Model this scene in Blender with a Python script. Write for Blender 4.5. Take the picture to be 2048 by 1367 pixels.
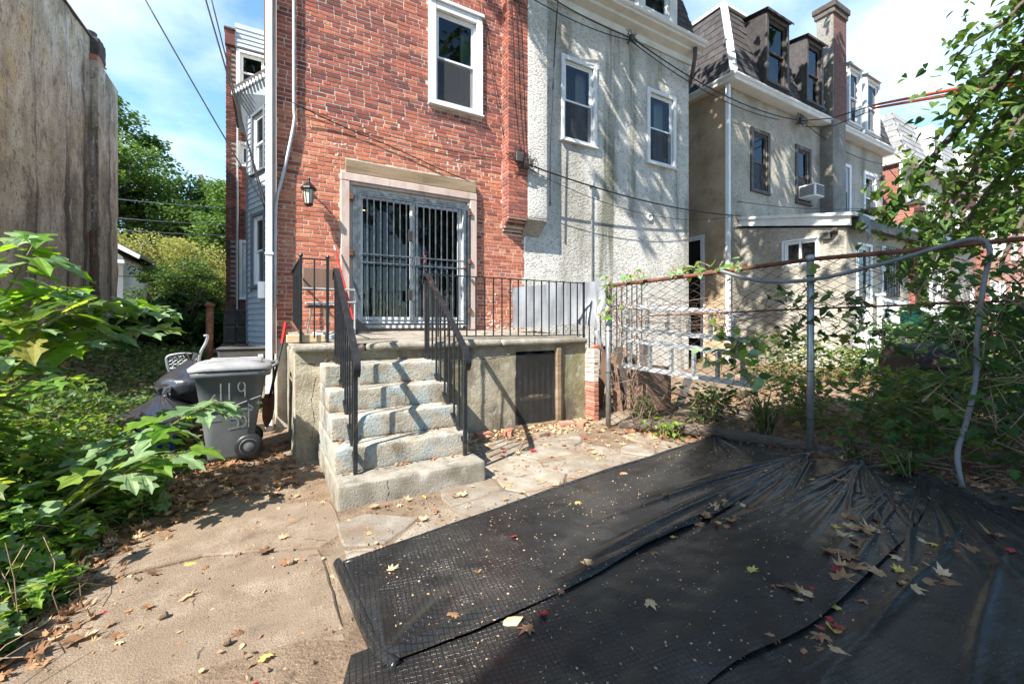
import bpy, bmesh, math, random
import numpy as np
from mathutils import Vector as V, Matrix, noise as mnoise
for o in list(bpy.data.objects): bpy.data.objects.remove(o)
SC = bpy.context.scene
C = SC.collection
R = math.radians
random.seed(7); RNG = np.random.default_rng(7)

# ---------------------------------------------------------------- camera
cd = bpy.data.cameras.new('camera'); cam = bpy.data.objects.new('camera', cd); C.objects.link(cam)
cam.location = (0, 0, 1.42); cam.rotation_euler = (R(90), 0, R(-30))
cd.sensor_width = 36; cd.lens = 36*850/2048; cd.shift_y = -39.5/2048
cd.clip_start = .05; cd.clip_end = 2000
SC.camera = cam

# ---------------------------------------------------------------- sky, sun, exposure
SUN = V((-.637, -.288, .715)).normalized()          # direction towards the sun
w = bpy.data.worlds.new('World'); SC.world = w; w.use_nodes = True
nt = w.node_tree; N = nt.nodes; L = nt.links; N.clear()
out = N.new('ShaderNodeOutputWorld'); bg = N.new('ShaderNodeBackground'); bg.inputs['Strength'].default_value = .15
sky = N.new('ShaderNodeTexSky'); sky.sky_type = 'NISHITA'; sky.sun_disc = False
sky.sun_elevation = math.asin(SUN.z); sky.sun_rotation = math.atan2(SUN.x, SUN.y)
sky.air_density = 1.0; sky.dust_density = .15; sky.ozone_density = .7
tc = N.new('ShaderNodeTexCoord'); sep = N.new('ShaderNodeSeparateXYZ'); L.new(tc.outputs['Generated'], sep.inputs[0])
zz = N.new('ShaderNodeMath'); zz.operation = 'MAXIMUM'; L.new(sep.outputs['Z'], zz.inputs[0]); zz.inputs[1].default_value = .0
za = N.new('ShaderNodeMath'); za.operation = 'ADD'; L.new(zz.outputs[0], za.inputs[0]); za.inputs[1].default_value = .25
dv = N.new('ShaderNodeVectorMath'); dv.operation = 'DIVIDE'; L.new(tc.outputs['Generated'], dv.inputs[0])
cb = N.new('ShaderNodeCombineXYZ'); [L.new(za.outputs[0], cb.inputs[i]) for i in range(3)]; L.new(cb.outputs[0], dv.inputs[1])
cn = N.new('ShaderNodeTexNoise'); cn.inputs['Scale'].default_value = 1.15; cn.inputs['Detail'].default_value = 7; cn.inputs['Roughness'].default_value = .56
mp = N.new('ShaderNodeMapping'); mp.inputs['Location'].default_value = (0, 1.7, 2.0); mp.inputs['Scale'].default_value = (1, 1, .6); L.new(dv.outputs[0], mp.inputs[0]); L.new(mp.outputs[0], cn.inputs['Vector'])
cr = N.new('ShaderNodeValToRGB'); cr.color_ramp.elements[0].position = .5; cr.color_ramp.elements[1].position = .7
cr.color_ramp.elements[0].color = (0, 0, 0, 1); cr.color_ramp.elements[1].color = (.85, .85, .85, 1)
L.new(cn.outputs['Fac'], cr.inputs[0])
mx = N.new('ShaderNodeMixRGB'); mx.inputs[2].default_value = (5.2, 4.6, 4.4, 1)
L.new(cr.outputs[0], mx.inputs[0]); L.new(sky.outputs[0], mx.inputs[1]); tn = N.new('ShaderNodeMixRGB'); tn.blend_type = 'MULTIPLY'; tn.inputs[0].default_value = 1; tn.inputs[2].default_value = (.68, .86, .94, 1); L.new(mx.outputs[0], tn.inputs[1]); L.new(tn.outputs[0], bg.inputs[0]); L.new(bg.outputs[0], out.inputs[0])
sl = bpy.data.lights.new('sun', 'SUN'); sl.energy = 5.0; sl.angle = R(.5); sl.color = (1, .94, .85)
so = bpy.data.objects.new('sun', sl); C.objects.link(so); so.rotation_euler = SUN.to_track_quat('Z', 'Y').to_euler(); so.location = (-20, -10, 22)
vs = SC.view_settings; vs.view_transform = 'Standard'; vs.look = 'None'; vs.gamma = 1; vs.use_curve_mapping = False; vs.exposure = 1.42

# ---------------------------------------------------------------- helpers
OFF = {}
def put(o, parent=None, label=None, cat=None, group=None, kind=None):
    C.objects.link(o)
    if parent is not None: o.parent = parent
    if label: o['label'] = label
    if cat: o['category'] = cat
    if group: o['group'] = group
    if kind: o['kind'] = kind
    return o
def thing(name, label, cat, loc=(0, 0, 0), group=None):
    o = bpy.data.objects.new(name, None); o.empty_display_size = .1; o.location = loc; OFF[o] = V(loc)
    return put(o, None, label, cat, group)
def copy_tree(o, parent=None):
    c = o.copy(); C.objects.link(c); c.parent = parent
    for ch in list(o.children): copy_tree(ch, c)
    return c
class MB:
    def __init__(s): s.v = []; s.f = []
    def add(s, vs, fs):
        b = len(s.v); s.v += [tuple(p) for p in vs]; s.f += [tuple(b+i for i in f) for f in fs]; return s
    def quad(s, *p): return s.add(p, [tuple(range(len(p)))])
    def box(s, x0, x1, y0, y1, z0, z1):
        return s.add([(x0,y0,z0),(x1,y0,z0),(x1,y1,z0),(x0,y1,z0),(x0,y0,z1),(x1,y0,z1),(x1,y1,z1),(x0,y1,z1)],
                     [(0,3,2,1),(4,5,6,7),(0,1,5,4),(1,2,6,5),(2,3,7,6),(3,0,4,7)])
    def cbox(s, x0, x1, y0, y1, z0, z1, b=.004):
        X = (x0, x1); Y = (y0, y1); Z = (z0, z1); vs = []; ix = {}
        for i in (0, 1):
            for j in (0, 1):
                for k in (0, 1):
                    p = (X[i], Y[j], Z[k]); d = (b*(1-2*i), b*(1-2*j), b*(1-2*k))
                    for a in range(3):
                        q = list(p)
                        for e in range(3):
                            if e != a: q[e] += d[e]
                        ix[i, j, k, a] = len(vs); vs.append(q)
        fs = [[ix[i,j,k,0] for j, k in ((0,0),(0,1),(1,1),(1,0))][::(1 if i == 0 else -1)] for i in (0,1)]
        fs += [[ix[i,j,k,1] for i, k in ((0,0),(1,0),(1,1),(0,1))][::(1 if j == 0 else -1)] for j in (0,1)]
        fs += [[ix[i,j,k,2] for i, j in ((0,0),(0,1),(1,1),(1,0))][::(1 if k == 0 else -1)] for k in (0,1)]
        for p in (0,1):
            for q in (0,1):
                fs.append([ix[p,q,0,0], ix[p,q,1,0], ix[p,q,1,1], ix[p,q,0,1]])
                fs.append([ix[p,0,q,0], ix[p,1,q,0], ix[p,1,q,2], ix[p,0,q,2]])
                fs.append([ix[0,p,q,1], ix[1,p,q,1], ix[1,p,q,2], ix[0,p,q,2]])
        for i in (0,1):
            for j in (0,1):
                for k in (0,1): fs.append([ix[i,j,k,a] for a in range(3)])
        return s.add(vs, fs)
    def beam(s, p, q, w, h=None, up=(0, 0, 1)):
        h = h or w; p = V(p); q = V(q); d = (q-p).normalized(); u = V(up)
        if abs(d.dot(u)) > .98: u = V((0, 1, 0))
        a = d.cross(u).normalized()*w/2; b = a.cross(d).normalized()*h/2
        return s.add([p-a-b, p+a-b, p+a+b, p-a+b, q-a-b, q+a-b, q+a+b, q-a+b],
                     [(0,3,2,1),(4,5,6,7),(0,1,5,4),(1,2,6,5),(2,3,7,6),(3,0,4,7)])
    def tube(s, pts, r, n=8, caps=True, flat=1):
        pts = [V(p) for p in pts]; m = len(pts); rs = r if isinstance(r, (list, tuple)) else [r]*m
        t0 = (pts[1]-pts[0]).normalized(); u = t0.orthogonal().normalized(); vs = []
        for i, p in enumerate(pts):
            t = (pts[min(i+1, m-1)]-pts[max(i-1, 0)]).normalized()
            u = (u-t*u.dot(t)); u = u.normalized() if u.length > 1e-6 else t.orthogonal().normalized(); b = t.cross(u)
            for k in range(n):
                a = 2*math.pi*k/n; vs.append(p+(u*math.cos(a)+b*math.sin(a)*flat)*rs[i])
        fs = [(i*n+k, i*n+(k+1) % n, (i+1)*n+(k+1) % n, (i+1)*n+k) for i in range(m-1) for k in range(n)]
        if caps: fs += [tuple(range(n))[::-1], tuple((m-1)*n+k for k in range(n))]
        return s.add(vs, fs)
    def extrude(s, poly, vec):
        n = len(poly); vec = V(vec); p = [V(q) for q in poly]
        return s.add(p+[q+vec for q in p], [tuple(range(n))[::-1], tuple(range(n, 2*n))]+[(i, (i+1) % n, n+(i+1) % n, n+i) for i in range(n)])
    def lathe(s, prof, n=16, o=(0, 0, 0), ax='z'):
        vs = []; o = V(o)
        for r, z in prof:
            for k in range(n):
                a = 2*math.pi*k/n; p = (r*math.cos(a), r*math.sin(a), z)
                if ax == 'y': p = (p[0], p[2], p[1])
                if ax == 'x': p = (p[2], p[0], p[1])
                vs.append(o+V(p))
        m = len(prof)
        fs = [(i*n+k, i*n+(k+1) % n, (i+1)*n+(k+1) % n, (i+1)*n+k) for i in range(m-1) for k in range(n)]
        fs += [tuple(range(n))[::-1], tuple((m-1)*n+k for k in range(n))]
        return s.add(vs, fs)
    def rbox(s, x0, x1, y0, y1, z0, z1, r=.02, res=.08, amp=.004, ns=5.):
        lo = V((x0, y0, z0)); hi = V((x1, y1, z1)); key = {}
        def line(a, b):
            n = max(1, int((b-a-2*r)/res)); return [a, a+r*.4]+[a+r+(b-a-2*r)*i/n for i in range(n+1)]+[b-r*.4, b]
        Ls = [line(lo[i], hi[i]) for i in range(3)]
        def vid(p):
            k = (round(p[0], 5), round(p[1], 5), round(p[2], 5))
            if k not in key:
                q = V([min(max(p[i], lo[i]+r), hi[i]-r) for i in range(3)]); d = V(p)-q; d = d.normalized() if d.length > 0 else V((0, 0, 1))
                g = q+d*r; g += d*(mnoise.noise(g*ns)*amp+mnoise.noise(g*ns*4.1)*amp*.35)
                key[k] = len(s.v); s.v.append(tuple(g))
            return key[k]
        for a in range(3):
            b, c = (a+1) % 3, (a+2) % 3
            for side, val in ((0, lo[a]), (1, hi[a])):
                for i in range(len(Ls[b])-1):
                    for j in range(len(Ls[c])-1):
                        f = []
                        for di, dj in ((0,0),(1,0),(1,1),(0,1)):
                            p = [0, 0, 0]; p[a] = val; p[b] = Ls[b][i+di]; p[c] = Ls[c][j+dj]; f.append(vid(p))
                        s.f.append(tuple(f if side else f[::-1]))
        return s
    def xf(s, m): s.v = [tuple(m @ V(p)) for p in s.v]; return s
    def mesh(s, name, mat, off=V((0, 0, 0)), smooth=False):
        me = bpy.data.meshes.new(name); me.from_pydata([(p[0]-off[0], p[1]-off[1], p[2]-off[2]) for p in s.v], [], s.f)
        for m in (mat if isinstance(mat, (list, tuple)) else [mat]): me.materials.append(MT[m] if isinstance(m, str) else m)
        if smooth: me.polygons.foreach_set('use_smooth', [True]*len(me.polygons))
        me.update(); return me
    def build(s, name, mat, parent=None, smooth=False, **kw):
        if parent is not None: off = OFF[parent]
        else:
            xs, ys, zs = zip(*s.v); off = V(((min(xs)+max(xs))/2, (min(ys)+max(ys))/2, min(zs)))
        o = bpy.data.objects.new(name, s.mesh(name, mat, off, smooth)); OFF[o] = off
        if parent is None: o.location = off
        return put(o, parent, **kw)
def wall_holes(mb, x0, x1, z0, z1, y, holes, depth=.16):
    """front face in the plane y with rectangular openings and their reveals"""
    xs = sorted({x0, x1}|{min(max(h[i], x0), x1) for h in holes for i in (0, 1)}); zs = sorted({z0, z1}|{min(max(h[i], z0), z1) for h in holes for i in (2, 3)})
    for i in range(len(xs)-1):
        for j in range(len(zs)-1):
            a, b, c, d = xs[i], xs[i+1], zs[j], zs[j+1]; mx_, mz_ = (a+b)/2, (c+d)/2
            if any(h[0] < mx_ < h[1] and h[2] < mz_ < h[3] for h in holes): continue
            mb.quad((a,y,c), (b,y,c), (b,y,d), (a,y,d))
    for h in holes:
        a, b, c, d = h[:4]; e = y+depth
        mb.quad((a,y,c),(a,y,d),(a,e,d),(a,e,c)); mb.quad((b,y,c),(b,e,c),(b,e,d),(b,y,d)); mb.quad((a,y,d),(b,y,d),(b,e,d),(a,e,d)); mb.quad((a,y,c),(a,e,c),(b,e,c),(b,y,c))
    return mb
def scatter(tv, tf, pos, dirs, ups, size):
    """N copies of a small leaf shape (tv, tf) as arrays: x along dirs, z along ups"""
    pos = np.asarray(pos, float); n = len(pos); d = np.asarray(dirs, float); u = np.asarray(ups, float)
    d /= np.linalg.norm(d, axis=1)[:, None]+1e-9; u = u-d*(d*u).sum(1)[:, None]; u /= np.linalg.norm(u, axis=1)[:, None]+1e-9
    b = np.cross(u, d); size = np.asarray(size, float).reshape(n, 1, 1); t = np.asarray(tv, float)
    vv = pos[:, None, :]+size*(t[None, :, 0:1]*d[:, None]+t[None, :, 1:2]*b[:, None]+t[None, :, 2:3]*u[:, None])
    k = len(t); mb = MB(); mb.v = vv.reshape(-1, 3).tolist(); ff = []
    for f in tf: ff.append((np.arange(n)[:, None]*k+np.array(f)[None]).tolist())
    for g in ff: mb.f += g
    return mb
def rdirs(n, flat=1.0):
    a = RNG.uniform(0, 2*np.pi, n); z = RNG.normal(0, .35, n)*flat
    return np.stack([np.cos(a), np.sin(a), z], 1)
def rups(n, spread=.5):
    u = RNG.normal(0, spread, (n, 3)); u[:, 2] += 1; return u
def catenary(p, q, sag, n=14):
    p = V(p); q = V(q); return [p.lerp(q, i/n)-V((0, 0, sag*4*(i/n)*(1-i/n))) for i in range(n+1)]
def spline(pts, n=6):
    P = [V(p) for p in pts]; P = [P[0]*2-P[1]]+P+[P[-1]*2-P[-2]]; o = []
    for i in range(1, len(P)-2):
        for k in range(n):
            t = k/n; o.append(.5*((2*P[i])+(P[i+1]-P[i-1])*t+(2*P[i-1]-5*P[i]+4*P[i+1]-P[i+2])*t*t+(3*P[i]-P[i-1]-3*P[i+1]+P[i+2])*t*t*t))
    return o+[P[-2]]
def ss(a, b, x):
    t = min(max((x-a)/(b-a), 0), 1); return t*t*(3-2*t)
def gz(x, y):
    """height of the ground"""
    z = .55*ss(-1.0, -3.6, x)*ss(2.5, 8, y)+.45*ss(6, 12, y)*ss(.3, -1.5, x)*(1-.5*ss(-1.0, -3.6, x))
    z += .42*ss(4.6, 10, x)+.05*mnoise.noise(V((x*.9, y*.9, 0)))*ss(.3, 2.5, abs(x-2.2)+max(0, 2-y))
    return z

# ---------------------------------------------------------------- materials
MT = {}
def nodes(name):
    m = bpy.data.materials.new(name); m.use_nodes = True; MT[name] = m; t = m.node_tree
    return m, t.nodes, t.links, t.nodes['Principled BSDF']
def ramp(N, stops):
    r = N.new('ShaderNodeValToRGB'); e = r.color_ramp.elements
    if not isinstance(stops[0][1], (tuple, list)): stops = [(i/max(1, len(stops)-1)*.4+.3, c) for i, c in enumerate(stops)]
    while len(e) < len(stops): e.new(.5)
    for k, (p, c) in zip(e, stops): k.position = p; k.color = (*c, 1) if len(c) == 3 else c
    return r
def pos_node(N, L, st):
    g = N.new('ShaderNodeNewGeometry'); m = N.new('ShaderNodeMapping'); m.inputs['Scale'].default_value = st; L.new(g.outputs['Position'], m.inputs[0]); return m
def nz(N, L, scale, st=(1, 1, 1), detail=6, rough=.6):
    n = N.new('ShaderNodeTexNoise'); n.inputs['Scale'].default_value = scale; n.inputs['Detail'].default_value = detail; n.inputs['Roughness'].default_value = rough
    L.new(pos_node(N, L, st).outputs[0], n.inputs['Vector']); return n
def rnd(N, L):
    g = N.new('ShaderNodeNewGeometry'); o = N.new('ShaderNodeObjectInfo'); a = N.new('ShaderNodeMath'); a.operation = 'ADD'
    L.new(g.outputs['Random Per Island'], a.inputs[0]); L.new(o.outputs['Random'], a.inputs[1]); f = N.new('ShaderNodeMath'); f.operation = 'FRACT'; L.new(a.outputs[0], f.inputs[0]); return f
def surf(name, cols, scale=3, rough=.85, bump=0, bscale=40, st=(1, 1, 1), spec=.3, metal=0, layers=(), vary=0, vor=0, rough2=None, bdist=.01, detail=6):
    m, N, L, B = nodes(name)
    n = nz(N, L, scale, st, detail); r = ramp(N, cols if isinstance(cols, list) else [cols, cols]); L.new(n.outputs['Fac'], r.inputs[0]); cur = r.outputs[0]
    for l in layers:
        c, s, lo, hi = l[:4]; stt = l[4] if len(l) > 4 else (1, 1, 1); amt = l[5] if len(l) > 5 else 1
        n2 = nz(N, L, s, stt, 5); r2 = ramp(N, [(lo, (0, 0, 0)), (hi, (amt, amt, amt))]); L.new(n2.outputs['Fac'], r2.inputs[0])
        x = N.new('ShaderNodeMixRGB'); L.new(r2.outputs[0], x.inputs[0]); L.new(cur, x.inputs[1]); x.inputs[2].default_value = (*c, 1); cur = x.outputs[0]
    if vary:
        f = rnd(N, L); mr = N.new('ShaderNodeMapRange'); mr.inputs[3].default_value = 1-vary; mr.inputs[4].default_value = 1+vary; L.new(f.outputs[0], mr.inputs[0])
        hs = N.new('ShaderNodeHueSaturation'); L.new(mr.outputs[0], hs.inputs['Value']); L.new(cur, hs.inputs['Color']); cur = hs.outputs[0]
    L.new(cur, B.inputs['Base Color']); B.inputs['Roughness'].default_value = rough; B.inputs['Metallic'].default_value = metal; B.inputs['Specular IOR Level'].default_value = spec
    if rough2 is not None:
        mr = N.new('ShaderNodeMapRange'); mr.inputs[1].default_value = .3; mr.inputs[2].default_value = .7; mr.inputs[3].default_value = rough; mr.inputs[4].default_value = rough2; L.new(n.outputs['Fac'], mr.inputs[0]); L.new(mr.outputs[0], B.inputs['Roughness'])
    if bump:
        if vor:
            h = N.new('ShaderNodeTexVoronoi'); h.inputs['Scale'].default_value = bscale; L.new(pos_node(N, L, st).outputs[0], h.inputs['Vector']); ho = h.outputs['Distance']
        else: ho = nz(N, L, bscale, (1, 1, 1), 5, .65).outputs['Fac']
        b = N.new('ShaderNodeBump'); b.inputs['Strength'].default_value = bump; b.inputs['Distance'].default_value = bdist; L.new(ho, b.inputs['Height']); L.new(b.outputs[0], B.inputs['Normal'])
    return m
def stucco(name, cols, stain, stain2, pit=(.12, .11, .1)):
    """rough-cast render: shallow elongated pits, vertical rain stains"""
    m, N, L, B = nodes(name)
    n = nz(N, L, 1.4); r = ramp(N, cols); L.new(n.outputs['Fac'], r.inputs[0]); cur = r.outputs[0]
    for c, s, lo, hi, stt, amt in (stain, stain2):
        n2 = nz(N, L, s, stt, 5); r2 = ramp(N, [(lo, (0, 0, 0)), (hi, (amt, amt, amt))]); L.new(n2.outputs['Fac'], r2.inputs[0])
        x = N.new('ShaderNodeMixRGB'); L.new(r2.outputs[0], x.inputs[0]); L.new(cur, x.inputs[1]); x.inputs[2].default_value = (*c, 1); cur = x.outputs[0]
    p = nz(N, L, 21, (1, 1, 1.5), 5, .62); pr_ = ramp(N, [(.40, (1, 1, 1)), (.455, (0, 0, 0))]); L.new(p.outputs['Fac'], pr_.inputs[0])
    x = N.new('ShaderNodeMixRGB'); mm = N.new('ShaderNodeMath'); mm.operation = 'MULTIPLY'; mm.inputs[1].default_value = .42; L.new(pr_.outputs[0], mm.inputs[0]); L.new(mm.outputs[0], x.inputs[0]); L.new(cur, x.inputs[1]); x.inputs[2].default_value = (*pit, 1)
    L.new(x.outputs[0], B.inputs['Base Color']); B.inputs['Roughness'].default_value = .92; B.inputs['Specular IOR Level'].default_value = .2
    p2 = nz(N, L, 60, (1, 1, 1), 4, .7); ad = N.new('ShaderNodeMath'); ad.operation = 'MULTIPLY_ADD'; L.new(p2.outputs['Fac'], ad.inputs[0]); ad.inputs[1].default_value = .35
    r3 = ramp(N, [(.36, (0, 0, 0)), (.56, (1, 1, 1))]); L.new(p.outputs['Fac'], r3.inputs[0]); L.new(r3.outputs[0], ad.inputs[2])
    b = N.new('ShaderNodeBump'); b.inputs['Strength'].default_value = .7; b.inputs['Distance'].default_value = .016; L.new(ad.outputs[0], b.inputs['Height']); L.new(b.outputs[0], B.inputs['Normal'])
def bricky(name, stops, soot, amt=.6):
    m, N, L, B = nodes(name); f = rnd(N, L); r = ramp(N, stops); L.new(f.outputs[0], r.inputs[0])
    n = nz(N, L, 30, (1, 1, 1), 5); mr = N.new('ShaderNodeMapRange'); mr.inputs[1].default_value = .25; mr.inputs[2].default_value = .75; mr.inputs[3].default_value = .6; mr.inputs[4].default_value = 1.35; L.new(n.outputs['Fac'], mr.inputs[0])
    hs = N.new('ShaderNodeHueSaturation'); L.new(r.outputs[0], hs.inputs['Color']); L.new(mr.outputs[0], hs.inputs['Value'])
    n2 = nz(N, L, 1.1, (1, 1, 1), 6); r2 = ramp(N, [(.46, (0, 0, 0)), (.66, (amt, amt, amt))]); L.new(n2.outputs['Fac'], r2.inputs[0])
    x = N.new('ShaderNodeMixRGB'); L.new(r2.outputs[0], x.inputs[0]); L.new(hs.outputs[0], x.inputs[1]); x.inputs[2].default_value = (*soot, 1)
    L.new(x.outputs[0], B.inputs['Base Color']); B.inputs['Roughness'].default_value = .9; B.inputs['Specular IOR Level'].default_value = .2
    b = N.new('ShaderNodeBump'); b.inputs['Strength'].default_value = .5; b.inputs['Distance'].default_value = .004; L.new(nz(N, L, 90).outputs['Fac'], b.inputs['Height']); L.new(b.outputs[0], B.inputs['Normal'])
def brick_tex(name, c1, c2, mo, st=(0, 0, 0)):
    """brickwork too far away to tell the bricks apart"""
    m, N, L, B = nodes(name); g = N.new('ShaderNodeNewGeometry'); s = N.new('ShaderNodeSeparateXYZ'); L.new(g.outputs['Position'], s.inputs[0])
    a = N.new('ShaderNodeMath'); a.operation = 'ADD'; L.new(s.outputs[0], a.inputs[0]); L.new(s.outputs[1], a.inputs[1]); c = N.new('ShaderNodeCombineXYZ'); L.new(a.outputs[0], c.inputs[0]); L.new(s.outputs[2], c.inputs[1])
    t = N.new('ShaderNodeTexBrick'); L.new(c.outputs[0], t.inputs['Vector']); t.inputs['Scale'].default_value = 1; t.inputs['Brick Width'].default_value = .2; t.inputs['Row Height'].default_value = .062; t.inputs['Mortar Size'].default_value = .006
    t.inputs['Color1'].default_value = (*c1, 1); t.inputs['Color2'].default_value = (*c2, 1); t.inputs['Mortar'].default_value = (*mo, 1); L.new(t.outputs[0], B.inputs['Base Color']); B.inputs['Roughness'].default_value = .9
    b = N.new('ShaderNodeBump'); b.inputs['Strength'].default_value = .5; b.inputs['Distance'].default_value = .006; b.invert = True; L.new(t.outputs['Fac'], b.inputs['Height']); L.new(b.outputs[0], B.inputs['Normal'])
def leafm(name, stops, trans=.4, rough=.5, spec=.35, hue=.485):
    m, N, L, B = nodes(name); f = rnd(N, L); r = ramp(N, stops); L.new(f.outputs[0], r.inputs[0])
    n = nz(N, L, 25, (1, 1, 1), 3); mr = N.new('ShaderNodeMapRange'); mr.inputs[1].default_value = .3; mr.inputs[2].default_value = .7; mr.inputs[3].default_value = .75; mr.inputs[4].default_value = 1.2; L.new(n.outputs['Fac'], mr.inputs[0])
    hs = N.new('ShaderNodeHueSaturation'); L.new(r.outputs[0], hs.inputs['Color']); L.new(mr.outputs[0], hs.inputs['Value'])
    L.new(hs.outputs[0], B.inputs['Base Color']); B.inputs['Roughness'].default_value = rough; B.inputs['Specular IOR Level'].default_value = spec
    t = N.new('ShaderNodeBsdfTranslucent'); h2 = N.new('ShaderNodeHueSaturation'); h2.inputs['Value'].default_value = 1.5; h2.inputs['Saturation'].default_value = 1.1; h2.inputs['Hue'].default_value = hue; L.new(hs.outputs[0], h2.inputs['Color']); L.new(h2.outputs[0], t.inputs['Color'])
    x = N.new('ShaderNodeMixShader'); x.inputs[0].default_value = trans; L.new(B.outputs[0], x.inputs[1]); L.new(t.outputs[0], x.inputs[2]); L.new(x.outputs[0], N['Material Output'].inputs[0])
def glass(name, tint=(.8, .85, .85), refl=1.0):
    m, N, L, B = nodes(name); t = N.new('ShaderNodeBsdfTransparent'); t.inputs[0].default_value = (*tint, 1); g = N.new('ShaderNodeBsdfGlossy'); g.inputs['Roughness'].default_value = .02
    fr = N.new('ShaderNodeFresnel'); fr.inputs[0].default_value = 1.6; mu = N.new('ShaderNodeMath'); mu.operation = 'MULTIPLY'; mu.inputs[1].default_value = 1.0*refl; mu.use_clamp = True; L.new(fr.outputs[0], mu.inputs[0])
    x = N.new('ShaderNodeMixShader'); L.new(mu.outputs[0], x.inputs[0]); L.new(t.outputs[0], x.inputs[1]); L.new(g.outputs[0], x.inputs[2]); L.new(x.outputs[0], N['Material Output'].inputs[0])
    bn = nz(N, L, 2.2, (1, 1, 1), 2); b = N.new('ShaderNodeBump'); b.inputs['Strength'].default_value = .08; b.inputs['Distance'].default_value = .05; L.new(bn.outputs['Fac'], b.inputs['Height']); L.new(b.outputs[0], g.inputs['Normal'])
bricky('brick_red', [(0, (.32, .1, .065)), (.3, (.44, .145, .085)), (.6, (.52, .185, .105)), (.85, (.58, .24, .14)), (1, (.4, .12, .085))], (.24, .09, .07), .35)
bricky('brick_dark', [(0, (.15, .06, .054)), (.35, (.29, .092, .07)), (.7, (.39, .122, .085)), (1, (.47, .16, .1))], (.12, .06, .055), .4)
bricky('brick_sooty', [(0, (.06, .03, .028)), (.5, (.13, .05, .042)), (1, (.22, .08, .06))], (.05, .035, .035), .6)
bricky('brick_loose', [(0, (.28, .1, .07)), (1, (.42, .17, .11))], (.4, .34, .29), .5)
surf('mortar', [(.38, .31, .25), (.53, .46, .38), (.62, .56, .48)], 9, .95, .6, 80, layers=[((.2, .17, .15), 2.2, .58, .74, (1, 1, 1), .6)])
surf('mortar_dark', [(.2, .17, .15), (.34, .29, .25)], 6, .95, .5, 80)
stucco('stucco_pale', [(.48, .46, .415), (.61, .59, .545), (.69, .67, .62)], ((.27, .25, .21), 1.0, .53, .68, (1.1, 1.1, .16), .7), ((.13, .135, .095), 1.1, .6, .7, (1.5, 1.5, .1), .85))
stucco('stucco_tan', [(.29, .265, .22), (.41, .38, .32), (.5, .465, .4)], ((.2, .165, .12), .9, .54, .72, (1, 1, .25), .8), ((.16, .13, .1), 1.7, .6, .8, (1, 1, .2), .6))
surf('stucco_side', [(.30, .22, .14), (.40, .3, .2), (.44, .35, .25)], 1.5, .93, .3, 30, layers=[((.24, .18, .13), 2, .55, .75)])
surf('stucco_old', [(.26, .215, .16), (.46, .4, .31), (.64, .58, .48)], 2.2, .95, .9, 16, st=(1, 1, .7), bdist=.05, detail=13, layers=[((.17, .145, .115), .9, .48, .64, (1.1, 1.1, .3), .75), ((.62, .57, .48), 3.2, .56, .66, (1, 1, .4), .8), ((.55, .42, .22), 1.2, .52, .68, (1, 1, .6), .6), ((.08, .065, .05), .9, .56, .62, (1.5, 1.5, .05), .85), ((.1, .08, .065), 9, .55, .66, (1, 1, .7), .65), ((.6, .56, .48), 16, .6, .67, (1, 1, .6), .7), ((.07, .055, .045), 24, .6, .66, (1, 1, 1), .7)])
surf('concrete', [(.17, .15, .12), (.27, .245, .2), (.36, .33, .28)], 6, .95, .9, 70, bdist=.012, layers=[((.12, .1, .075), 2.4, .5, .66, (1, 1, .6), .75), ((.4, .375, .33), 9, .58, .7, (1, 1, 1), .6), ((.1, .085, .07), 38, .6, .7, (1, 1, 1), .6)])
surf('porch_wall', [(.2, .17, .12), (.33, .29, .215), (.44, .395, .31)], 3.2, .95, .8, 45, bdist=.016, layers=[((.085, .07, .05), 2.0, .5, .64, (1, 1, .35), .85), ((.16, .165, .07), 1.4, .56, .7, (1, 1, .5), .7), ((.42, .39, .33), 6, .58, .7, (1, 1, 1), .7), ((.07, .06, .045), 26, .6, .7, (1, 1, 1), .6)])
surf('step_paint', [(.24, .21, .16), (.34, .305, .245), (.42, .39, .33)], 6, .95, .9, 50, bdist=.014, layers=[((.3, .35, .355), 5.5, .47, .6, (1, 1, 1.3), .8), ((.13, .105, .07), 3.5, .52, .66, (1, 1, 1), .75), ((.1, .085, .065), 32, .58, .68, (1, 1, 1), .7)])
surf('slab', [(.17, .122, .082), (.235, .178, .125), (.3, .24, .178)], 6, .95, .9, 110, vary=.12, detail=10, layers=[((.1, .072, .05), 75, .56, .63, (1, 1, 1), .6), ((.4, .34, .27), 95, .6, .66, (1, 1, 1), .55), ((.21, .155, .11), 1.7, .46, .6, (1, 1, 1), .95), ((.12, .09, .065), 7, .58, .72, (1, 1, 1), .6), ((.13, .1, .08), 45, .6, .7, (1, 1, 1), .5)])
surf('flagstone', [(.2, .17, .132), (.275, .24, .192), (.35, .315, .262)], 6, .95, .8, 100, vary=.16, detail=10, layers=[((.12, .095, .07), 70, .57, .64, (1, 1, 1), .5), ((.2, .145, .1), 1.9, .5, .64, (1, 1, 1), .85)])
surf('dirt', [(.13, .088, .058), (.205, .145, .095), (.28, .205, .14)], 5, .97, .9, 55, bdist=.02, layers=[((.36, .3, .225), 1.2, .5, .66, (1, 1, 1), .75), ((.08, .056, .036), 9, .56, .68, (1, 1, 1), .7), ((.38, .3, .22), 60, .6, .67, (1, 1, 1), .5), ((.07, .05, .035), 80, .57, .64, (1, 1, 1), .6)])
surf('white_paint', [(.62, .63, .63), (.74, .75, .76)], 4, .5, .1, 30, layers=[((.5, .48, .44), 5, .64, .8, (1, 1, .4), .5)])
surf('vinyl', [(.68, .71, .73), (.76, .79, .81)], 3, .4, spec=.4)
surf('vinyl_blue', [(.32, .38, .43), (.39, .45, .5)], 3, .5, spec=.4)
surf('trim_blue', [(.09, .11, .14), (.14, .16, .19)], 5, .6)
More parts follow.
